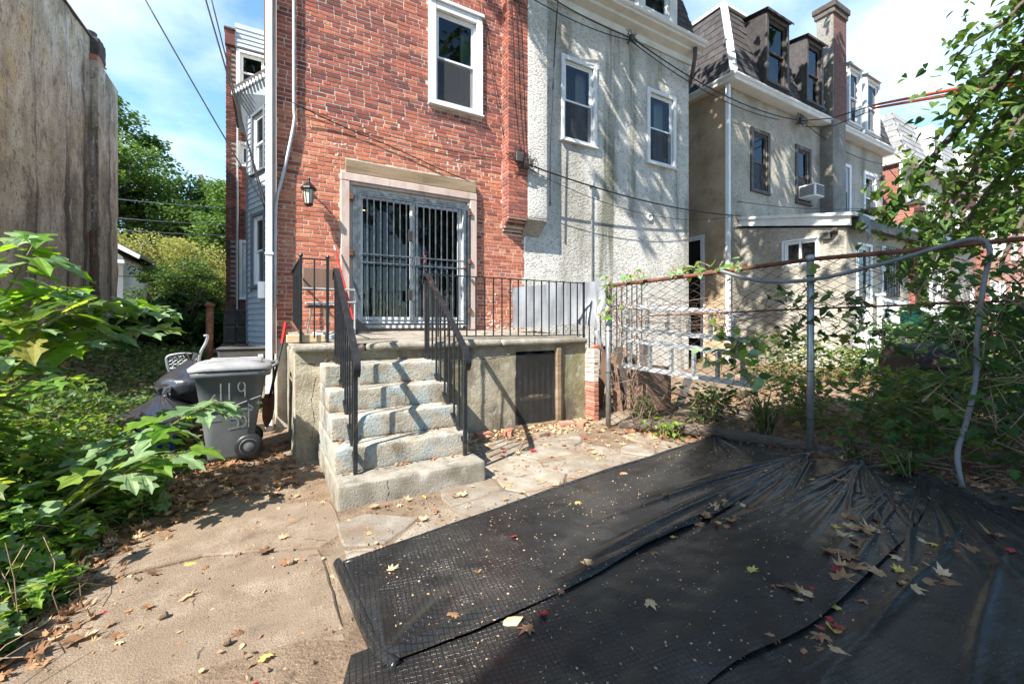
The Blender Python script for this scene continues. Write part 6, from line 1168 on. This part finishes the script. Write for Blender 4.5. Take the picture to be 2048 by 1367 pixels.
sapling('tall sapling with large lobed leaves at the left edge', [[(-2.0, 3.6, .25), (-1.75, 3.85, 1.0), (-1.52, 4.1, 1.56), (-1.36, 4.15, 2.0)], [(-1.9, 3.7, .6), (-1.5, 4.0, 1.35), (-1.25, 4.3, 1.66)], [(-1.95, 3.6, .5), (-1.75, 3.6, 1.2), (-1.5, 3.7, 1.5)]], 100, ['leaf_bright', 'leaf_bright', 'leaf_pale'], (.15, .25), LB2, 4)
sapling('leaning sapling with bright lobed leaves in front of the gap', [[(-1.9, 4.0, .3), (-1.5, 4.25, 1.1), (-1.1, 4.35, 1.45), (-.75, 4.45, 1.52)], [(-1.7, 4.1, .7), (-1.2, 4.1, 1.2), (-.85, 4.3, 1.36)], [(-1.8, 4.0, .6), (-1.3, 3.9, 1.35), (-.95, 4.1, 1.58)]], 120, ['leaf_bright', 'leaf_bright', 'leaf_pale', 'leaf_mid'], (.14, .24), LB2, 4)
sapling('low sapling with pale lobed leaves overlapping the bin', [[(-1.3, 3.5, .1), (-.9, 3.75, .45), (-.55, 3.95, .7), (-.32, 4.05, .78)], [(-1.3, 3.55, .1), (-.85, 3.6, .4), (-.5, 3.65, .52)], [(-1.2, 3.7, .2), (-.85, 4.0, .55), (-.62, 4.2, .62)]], 85, ['leaf_pale', 'leaf_pale', 'leaf_bright'], (.13, .22), LB2, 4)
sapling('shadowy sapling low in the weeds at the left edge', [[(-2.4, 3.2, .1), (-1.9, 3.4, .6), (-1.4, 3.6, .85)], [(-2.2, 3.0, .1), (-1.7, 3.0, .5), (-1.25, 3.15, .62)], [(-2.2, 3.4, .2), (-1.8, 3.9, .8), (-1.3, 4.3, .95)], [(-2.4, 4.4, .2), (-1.9, 4.6, .8), (-1.4, 4.8, .95)]], 110, ['leaf_mid', 'leaf_mid', 'leaf_bright'], (.13, .23), LB2, 3)
# ground cover: weeds massed behind a ragged edge
def edge(y): return -1.0+.16*(y-2.7)+.09*math.sin(y*5)+.06*math.sin(y*13)
def cover(n, yr, xr, hf, dens=None):
    out = []
    while len(out) < n:
        y = random.uniform(*yr); x = random.uniform(xr, edge(y)+.05); d = edge(y)-x
        if d < 0: continue
        hh_ = hf(x, y, d); out.append((x, y, gz(x, y)+hh_*random.random()**.55))
    return np.array(out)
hf1 = lambda x, y, d: (.05+.6*ss(0, 1.1, d))*(.55+.8*max(0, .5+mnoise.noise(V((x*1.8, y*1.8, 5)))))
p = cover(17000, (1.2, 5.6), -4.2, hf1); n = len(p)
m1 = RNG.random(n) < .5
for msk, shp, mt_, sz, l in ((m1, L_OVAL, 'leaf_mid', (.035, .075), 'weedy ground cover with small oval leaves filling the left corner'), (~m1, L_LOBED2, 'leaf_weed', (.04, .09), 'weedy ground cover with small lobed leaves filling the left corner')):
    q = p[msk]; k = len(q); scatter(*shp, q, rdirs(k)+np.array([0, 0, -.1]), rups(k, .45), RNG.uniform(*sz, k)).build('ground_cover', mt_, None, label=l, cat='weeds', kind='stuff')
q = cover(5200, (1.4, 5.0), -2.3, lambda x, y, d: .12+.42*ss(0, .6, d)); k = len(q); scatter(*L_LOBED2, q+np.array([0, 0, .06]), rdirs(k), rups(k, .4), RNG.uniform(.035, .08, k)).build('ground_cover', 'leaf_bright', None, label='bright young weeds along the edge of the dirt path', cat='weeds', kind='stuff')
q = cover(700, (1.5, 4.9), -1.9, lambda x, y, d: .12+.42*ss(0, .6, d)); k = len(q); scatter(*L_LOBED, q+np.array([0, 0, .05]), rdirs(k), rups(k, .3), RNG.uniform(.06, .13, k)).build('ground_cover', 'leaf_pale', None, label='larger pale lobed leaves standing above the weeds', cat='weeds', kind='stuff')
q = cover(260, (1.5, 4.9), -1.7, lambda x, y, d: .1+.3*ss(0, .6, d)); k = len(q); scatter(*L_OVAL, q+np.array([0, 0, .03]), rdirs(k), rups(k, .4), RNG.uniform(.05, .1, k)).build('ground_cover', 'dry_yellow', None, label='yellowing leaves among the weeds at the left', cat='weeds', kind='stuff')
q = cover(3200, (2.2, 4.9), -2.9, lambda x, y, d: .15+.95*ss(.1, 1.0, d)*(.5+.6*max(0, .4+mnoise.noise(V((x*2, y*2, 1)))))); k = len(q); scatter(*L_LOBED2, q, rdirs(k), rups(k, .3), RNG.uniform(.05, .11, k)).build('ground_cover', 'leaf_weed', None, label='taller yellow-green weeds massed behind the low saplings', cat='weeds', kind='stuff')
q = cover(16000, (5.2, 13.5), -4.15, lambda x, y, d: (.12+.25*ss(0, 1, d))*(.4+1.2*max(0, .4+mnoise.noise(V((x*1.1, y*1.1, 9)))))); k = len(q); scatter(*L_OVAL, q, rdirs(k), rups(k, .5), RNG.uniform(.04, .09, k)).build('ground_cover', 'leaf_mid', None, label='low green ground cover running back along the stucco flank', cat='weeds', kind='stuff')
tw = MB()
for i in range(260):
    y = random.uniform(1.3, 5.0); x = edge(y)-random.uniform(-.15, .9); p0 = V((x, y, gz(x, y)+.02)); d = V((random.gauss(0, .5), random.gauss(0, .5), random.uniform(.1, 1))).normalized()*random.uniform(.15, .5); tw.tube([p0, p0+d*.5+V((0, 0, .04)), p0+d+V((random.gauss(0, .05), 0, -.02))], .0022, 3, False)
tw.build('weed_stems', 'stem_dry', None, label='dry thin weed stems tangled along the left edge', cat='weeds', kind='stuff')
# ================================================================ plants beyond and on the fence
def vine(label, centres, n, mats, size, shape, spread, name='vine', ax=None):
    T = thing(name, label, 'plant', (*centres[0][:2], 0)); sb = MB(); c = 0
    for (x, y, z) in centres:
        for k in range(max(1, n//len(centres))):
            p = V((x, y, z))+V((random.gauss(0, spread), random.gauss(0, spread), random.gauss(0, spread))); d = V((random.gauss(0, 1), random.gauss(0, 1), random.uniform(-.9, .3)))
            leaf_obj('leaf', random.choice(shape), random.choice(mats), p, d, V((-.45+random.gauss(0, .4), -.55+random.gauss(0, .4), .8)), random.uniform(*size), T); c += 1
    pts = [V(q) for q in centres]
    for q in pts:
        for k in range(3): sb.tube(spline([q+V((random.gauss(0, spread), random.gauss(0, spread), random.gauss(0, spread))) for _ in range(4)], 4), .004, 4)
    sb.build('stem', 'stem_dry', T, True); return T
def fpt(t, z, off=0):   # a point on the fence line: t in 0..3
    i = min(int(t), 2); p = FP[i].lerp(FP[i+1], t-i); return (p.x-off*.88, p.y-off*.45, z)
vine('bright vine leaves climbing the first fence post by the porch', [fpt(0, 1.95, .05), fpt(.02, 1.8, .08), fpt(.03, 1.6, .06), fpt(.12, 1.95, 0), fpt(.2, 1.98, 0)], 34, ['leaf_bright', 'leaf_bright', 'leaf_pale'], (.06, .12), [L_HEART], .06)
vine('pale vine leaves lying over the fence rail left of the middle post', [fpt(.38, 2.05), fpt(.45, 2.06), fpt(.52, 2.06), fpt(.62, 2.05), fpt(.7, 2.05)], 42, ['leaf_pale', 'leaf_bright'], (.06, .11), [L_HEART, L_LOBED2], .05)
vine('creeper with five-fold leaves in front of the ladders', [fpt(.62, 1.3, .0), fpt(.68, 1.15, .0), fpt(.7, 1.0, .02), fpt(.76, 1.2, 0), fpt(.6, 1.0, 0), fpt(.75, .85, 0)], 70, ['leaf_pale', 'leaf_bright', 'leaf_mid'], (.08, .14), [L_OVAL], .09)
vine('dark vine hanging on the mesh beside the middle fence post', [fpt(.9, 1.7), fpt(.95, 1.5), fpt(.93, 1.3), fpt(1.1, 1.7), fpt(1.2, 1.6), fpt(1.15, 1.3), fpt(1.3, 1.4), fpt(1.4, 1.2)], 110, ['leaf_dark', 'leaf_mid'], (.06, .13), [L_OVAL, L_LOBED2], .1)
vine('dense dark leafy vine covering the right end of the fence', [fpt(1.7+.13*i, z, .04) for i in range(7) for z in (.5, .9, 1.25, 1.6)], 168, ['leaf_dark', 'leaf_mid', 'leaf_tree'], (.08, .16), [L_LOBED2, L_HEART], .12)
n = 1500; t = RNG.uniform(1.15, 2.95, n); z = RNG.uniform(.05, 1.9, n); keep = RNG.random(n) < np.clip((t-1.0)*.75, .12, 1)*np.where(t < 1.75, np.clip(1.4-z, .08, 1), 1); t, z = t[keep], z[keep]; p = np.array([fpt(a, b, 0) for a, b in zip(t, z)])+RNG.normal(0, .1, (len(t), 3))+np.array([.12, .06, 0]); k = len(p)
scatter(*L_LOBED2, p, rdirs(k)+np.array([0, 0, -.4]), rups(k, .4)+np.array([-.4, -.4, 0]), RNG.uniform(.05, .13, k)).build('fence_vine', 'leaf_dark', None, label='mass of small dark vine leaves behind the right fence', cat='vines', kind='stuff')
dv = MB(); random.seed(14)
for i in range(80):
    t0, z0 = random.gauss(.45, .16), random.gauss(1.42, .1); t1, z1 = t0+random.gauss(0, .28), z0+random.gauss(.05, .12); a, b_ = V(fpt(max(.03, min(.95, t0)), z0, -.03)), V(fpt(max(.03, min(.95, t1)), z1, .03)); dv.tube([a, a.lerp(b_, .5)+V((random.gauss(0, .03), 0, random.gauss(0, .05))), b_], .0032, 3, False)
for i in range(120):
    t0 = random.uniform(.02, 1.0) if i % 2 else random.uniform(.0, .2); a = V(fpt(t0, random.uniform(.05, 1.6 if t0 < .2 else .5), random.uniform(-.06, .06))); d = V((random.gauss(0, .12), random.gauss(0, .12), random.uniform(.1, .5)*(1 if t0 < .2 else .5))); dv.tube([a, a+d*.5+V((random.gauss(0, .04), 0, 0)), a+d], .004, 3, False)
for i in range(160):
    t0 = random.uniform(1.05, 2.8); a = V(fpt(t0, random.uniform(.0, .12), random.uniform(-.5, .25))); d = V((random.gauss(0, .3), random.gauss(0, .3), random.uniform(0, .12))); dv.tube([a, a+d*.5+V((0, 0, .05)), a+d], .004, 3, False)
for i in range(40):
    t0 = random.uniform(1.5, 2.8); a = V(fpt(t0, random.uniform(.3, 1.9), random.uniform(-.05, .1))); d = V((random.gauss(0, .3), random.gauss(0, .3), random.gauss(0, .35))); dv.tube(spline([a, a+d*.5+V((random.gauss(0, .08), 0, random.gauss(0, .1))), a+d], 4), .004, 3, False)
dv.build('dead_vines', 'stem_vine', None, label='tangle of dead brown vine stems woven through the fence', cat='vines', kind='stuff')
# strappy clump and leafy weeds in the next yard
GC = thing('lily_clump', 'clump of long strappy leaves behind the fence at the log', 'plant', (5.35, 3.0, .05)); n = 0
for i in range(90):
    a = random.uniform(0, 6.283); d = V((math.cos(a), math.sin(a), random.uniform(.8, 2.2))); leaf_obj('leaf', L_BLADE, 'leaf_grass', V((5.35, 3.0, .05))+V((.08*math.cos(a), .08*math.sin(a), 0)), d, V((-math.cos(a)*.3, -math.sin(a)*.3, 1)), random.uniform(.35, .62), GC)
def bushlet(label, c, r, h, n, mat, sz, shape=L_OVAL): 
    q = RNG.normal(0, .5, (n, 3))*np.array([r, r, 0])+np.array([c[0], c[1], 0]); q[:, 2] = gz(c[0], c[1])+h*RNG.random(n)**.8
    T = thing('weed_clump', label, 'weeds', (c[0], c[1], gz(c[0], c[1]))); scatter(*shape, q, rdirs(n), rups(n, .5), RNG.uniform(*sz, n)).build('leaves', mat, T, kind='stuff'); b = MB()
    for i in range(14): x, y = c[0]+random.gauss(0, r*.35), c[1]+random.gauss(0, r*.35); b.tube([(x, y, gz(x, y)), (x+random.gauss(0, .08), y+random.gauss(0, .08), gz(x, y)+h*.9)], .004, 4)
    b.build('stems', 'stem_green', T)
bushlet('sunlit yellow-green weeds in front of the lean-to wall', (8.2, 4.2), .75, .9, 700, 'leaf_mid', (.05, .1)); bushlet('sunlit weeds left of the barbecue', (9.2, 3.6), .8, .55, 450, 'leaf_weed', (.05, .11)); bushlet('mid green weeds between the ladders and the lily clump', (5.3, 3.7), .35, .5, 250, 'leaf_mid', (.05, .12)); bushlet('dark weeds under the barbecue', (7.2, 2.0), .6, .5, 420, 'leaf_dark', (.06, .13)); bushlet('dark tall weeds at the right border behind the fence', (7.6, 1.0), .7, 1.5, 1100, 'leaf_dark', (.08, .16), L_LOBED2); bushlet('leafy weeds growing before the white stair', (9.9, 2.9), .8, 1.0, 900, 'leaf_dark', (.07, .14)); bushlet('weeds in the shade by the right lean-to', (11.5, 2.2), 1.2, 1.3, 1500, 'leaf_dark', (.08, .16)); bushlet('tangled green undergrowth just behind the right fence', (6.3, 1.9), .6, .8, 700, 'leaf_weed', (.05, .11), L_LOBED2); bushlet('leafy creeper mound right of the lily clump', (6.2, 3.0), .5, .6, 450, 'leaf_weed', (.05, .1)); bushlet('small weeds sprouting at the foot of the grey pipe', (4.95, 1.55), .14, .28, 60, 'leaf_mid', (.05, .11)); bushlet('seedlings on the earth by the middle fence post', (5.1, 2.0), .18, .2, 40, 'leaf_mid', (.05, .1)); bushlet('sprouts at the foot of the fence by the ladders', (4.25, 3.6), .2, .22, 60, 'leaf_bright', (.04, .08)); bushlet('weeds at the dry stems below the ladders', (4.35, 4.0), .15, .45, 90, 'leaf_mid', (.04, .09))
# ================================================================ fallen leaves and litter
random.seed(55); cnt = 0
def fallen(x, y, z, mat, size, label, group, shape=None):
    a = random.uniform(0, 6.283); leaf_obj('fallen_leaf', shape or random.choice(STARS+[L_OVAL]), mat, (x, y, z), (math.cos(a), math.sin(a), random.uniform(-.15, .15)), (random.gauss(0, .18), random.gauss(0, .18), 1 if random.random() < .7 else -1), size, None, label=label, cat='leaf', group=group)
def where(x, y): return 'near the fence' if x > 4 else ('nearest the camera' if y < 1.15 else ('beside the middle seam' if abs(y-1.85) < .16 else ('in the sunlit corner' if x < 2 else 'in the shaded middle')))
def where2(x, y): return 'left of the steps' if x < .45 else ('by the porch wall' if y > 4.1 else ('in front of the steps' if x < 1.75 else 'on the flagstones right of the steps'))
cloth_spots = [(3.9, 2.15), (4.0, 2.02), (4.55, 1.95), (4.25, 1.75), (4.1, 1.9), (4.1, 1.55), (4.5, 1.2), (4.3, 1.35), (4.7, 1.0), (4.8, .9), (3.45, 1.3), (3.35, 1.2), (3.55, 1.25), (3.3, 1.35), (3.3, 1.05), (3.2, .95), (3.35, .9), (3.0, .95), (3.1, .85), (2.9, .9), (2.65, 1.72), (2.7, 2.3), (2.25, 1.85), (2.0, 1.75), (1.55, 1.85), (1.3, 1.75), (1.35, 2.35), (1.0, 2.1), (.6, 2.35), (.75, 1.8), (2.3, 1.1), (2.4, 1.0), (2.2, .95), (2.6, .98), (2.5, .9), (1.9, 1.05), (1.6, 1.5), (3.7, .85), (3.9, .7), (4.1, .8), (2.05, 2.55), (2.75, 2.85), (2.85, 2.82), (3.3, 2.5), (1.1, 1.65), (1.0, 1.6), (.95, 1.68), (3.0, 1.88), (3.1, 1.93), (2.95, 1.97), (3.08, 1.85)]
for cx_, cy_, n_, sp in ((2.7, 1.87, 9, .06), (3.47, 1.27, 13, .1), (2.9, 1.1, 12, .12), (2.4, 1.2, 7, .09), (2.14, .94, 8, .07), (3.1, .85, 8, .1), (3.6, .95, 6, .08)):
    cloth_spots += [(cx_+random.gauss(0, sp*1.6), cy_+random.gauss(0, sp*.7)) for _ in range(n_)]
for i, (x, y) in enumerate(cloth_spots):
    mt_ = 'dry_red' if i % 6 == 2 else ('dry_yellow' if i % 9 == 4 else ('dry_brown' if i % 2 else 'dry_tan')); nm = {'dry_red': 'small red', 'dry_yellow': 'yellow', 'dry_brown': 'curled brown', 'dry_tan': 'tan'}[mt_]
    fallen(x+random.uniform(-.03, .03), y+random.uniform(-.03, .03), on_cloth(x, y)+.004, mt_, random.uniform(.035, .105)*(.6 if mt_ == 'dry_red' else 1), nm+' star-shaped leaf fallen on the black ground cloth '+where(x, y), nm+' leaves on the ground cloth')
gspots = [(random.uniform(1.75, 4.0), random.uniform(3.3, 4.7)) for i in range(70)]+[(random.uniform(-.9, .4), random.uniform(1.6, 4.6)) for i in range(34)]+[(random.uniform(.45, 2.6), random.uniform(2.78, 3.32)) for i in range(26)]
for i, (x, y) in enumerate(gspots):
    if .44 < x < 1.7 and y > 3.36: continue
    mt_ = 'dry_red' if i % 11 == 2 else ('dry_yellow' if i % 13 == 4 else ('dry_brown' if i % 3 == 1 else 'dry_tan')); nm = {'dry_red': 'small red', 'dry_yellow': 'yellow', 'dry_brown': 'curled brown', 'dry_tan': 'tan'}[mt_]
    fallen(x, y, gz(x, y)+.034, mt_, random.uniform(.03, .09), nm+' leaf fallen on the ground '+where2(x, y), nm+' leaves on the paving')
for i in range(20): fallen(random.uniform(1.8, 3.9), random.uniform(5.0, 6.3), 1.26+random.random()*.02, 'dry_tan', random.uniform(.05, .08), 'tan leaf fallen on the porch floor', 'tan leaves on the porch')
def litter(n, f, mat, sz, label, shape=L_STAR, dz=.02, cat='leaf litter'):
    q = []
    while len(q) < n:
        r = f()
        if r: q.append((r[0], r[1], (r[2] if len(r) > 2 else gz(r[0], r[1]))+dz+random.random()*.02))
    q = np.array(q); k = len(q); scatter(*shape, q, rdirs(k, .6), RNG.normal(0, .5, (k, 3))+np.array([0, 0, 1]), RNG.uniform(*sz, k)).build('leaf_litter', mat, None, label=label, cat=cat, kind='stuff')
def f_left():
    y = random.uniform(1.2, 5.4); x = edge(y)+random.gauss(.0, .16); return (x, y)
litter(1100, f_left, 'dry_brown', (.03, .08), 'brown leaf litter along the edge of the weeds'); litter(500, f_left, 'dry_tan', (.03, .07), 'pale dry leaf litter along the edge of the weeds')
def f_mid(): x, y = random.uniform(-.9, 4.1), random.uniform(1.3, 4.7); return (x, y) if not (.4 < x < 1.75 and y > 3.3) and mnoise.noise(V((x*1.6, y*1.6, 7))) > random.uniform(-.2, .5) else None
litter(900, f_mid, 'dry_brown', (.01, .035), 'crumbled brown leaf bits drifted over the paving', L_DIAMOND, .016); litter(500, f_mid, 'dry_tan', (.01, .03), 'crumbled pale leaf bits drifted over the paving', L_OVAL, .016)
tg_ = MB()
for i in range(170):
    x, y = random.uniform(-.95, 4.0), random.uniform(1.3, 4.6); a = random.uniform(0, 6.283); l = random.uniform(.04, .16)
    if .4 < x < 1.75 and y > 3.2: continue
    p0 = V((x, y, gz(x, y)+.03)); tg_.tube([p0, p0+V((math.cos(a), math.sin(a), .03))*l*.5, p0+V((math.cos(a+.3), math.sin(a+.3), 0))*l], .0018, 3, False)
tg_.build('twigs', 'stem_vine', None, label='thin broken twigs scattered over the paving', cat='twigs', kind='stuff')
def f_right():
    t = random.uniform(.1, 2.9); p = fpt(t, 0, random.gauss(-.25, .35)); return (p[0], p[1])
litter(1500, f_right, 'dry_brown', (.03, .08), 'brown leaf litter along the foot of the fence'); litter(260, f_right, 'dry_tan', (.03, .06), 'pale leaf litter along the foot of the fence')
litter(420, lambda: (random.uniform(1.7, 3.95), 4.84-abs(random.gauss(0, .3))), 'dry_tan', (.025, .06), 'tan leaf litter blown against the porch wall'); litter(300, lambda: (random.uniform(-.6, .25), random.uniform(3.9, 5.6)), 'dry_brown', (.03, .08), 'brown leaf litter around the bin')
def f_step():
    i = random.randrange(5); y0 = (3.66, 3.91, 4.15, 4.39, 4.85)[i]; z = (.195, .395, .6, .8, 1.0)[i]; return (random.uniform(.52, 1.6), y0-abs(random.gauss(0, .03))-.008, z-.018)
litter(170, f_step, 'dry_brown', (.012, .04), 'crumbs of dry leaf gathered at the back of the steps')
litter(2600, lambda: (random.uniform(5.6, 13), random.uniform(.5, 5.6)), 'dry_brown', (.04, .1), 'brown leaf litter over the neighbouring yard')
def f_cloth(): x = random.uniform(.5, 4.7); y = random.uniform(.9, 2.5+.13*x); return (x, y, on_cloth(x, y)-.02) if random.random() < .5+.5*mnoise.noise(V((x*1.3, y*1.3, 2))) else None
litter(3600, f_cloth, 'dry_tan', (.006, .017), 'scattered tiny pale seeds and crumbs on the black cloth', L_DIAMOND, .006, 'seeds')
cr2 = MB()
for i in range(900):
    x, y = random.uniform(-1, 4.2), random.uniform(1.2, 4.8)
    if .4 < x < 1.75 and y > 3.3: continue
    r_ = random.uniform(.004, .013); z = gz(x, y)+.022; cr2.add([(x-r_, y, z), (x, y-r_, z), (x+r_, y, z), (x, y+r_, z), (x, y, z+r_*1.2)], [(0, 1, 4), (1, 2, 4), (2, 3, 4), (3, 0, 4)])
cr2.build('soil_crumbs', 'dirt', None, label='crumbs of soil and grit scattered over the paving', cat='soil', kind='stuff')
for i, (x, y) in enumerate(((-.42, 2.55), (-.15, 2.2), (.12, 2.75), (-.1, 1.75))): MB().rbox(x-.018, x+.018, y-.014, y+.014, .03, .058, .012, .01, .006, 60).build('clod', 'dirt', None, True, label='small dark clod of earth on the concrete path', cat='clod', group='clods on the path')
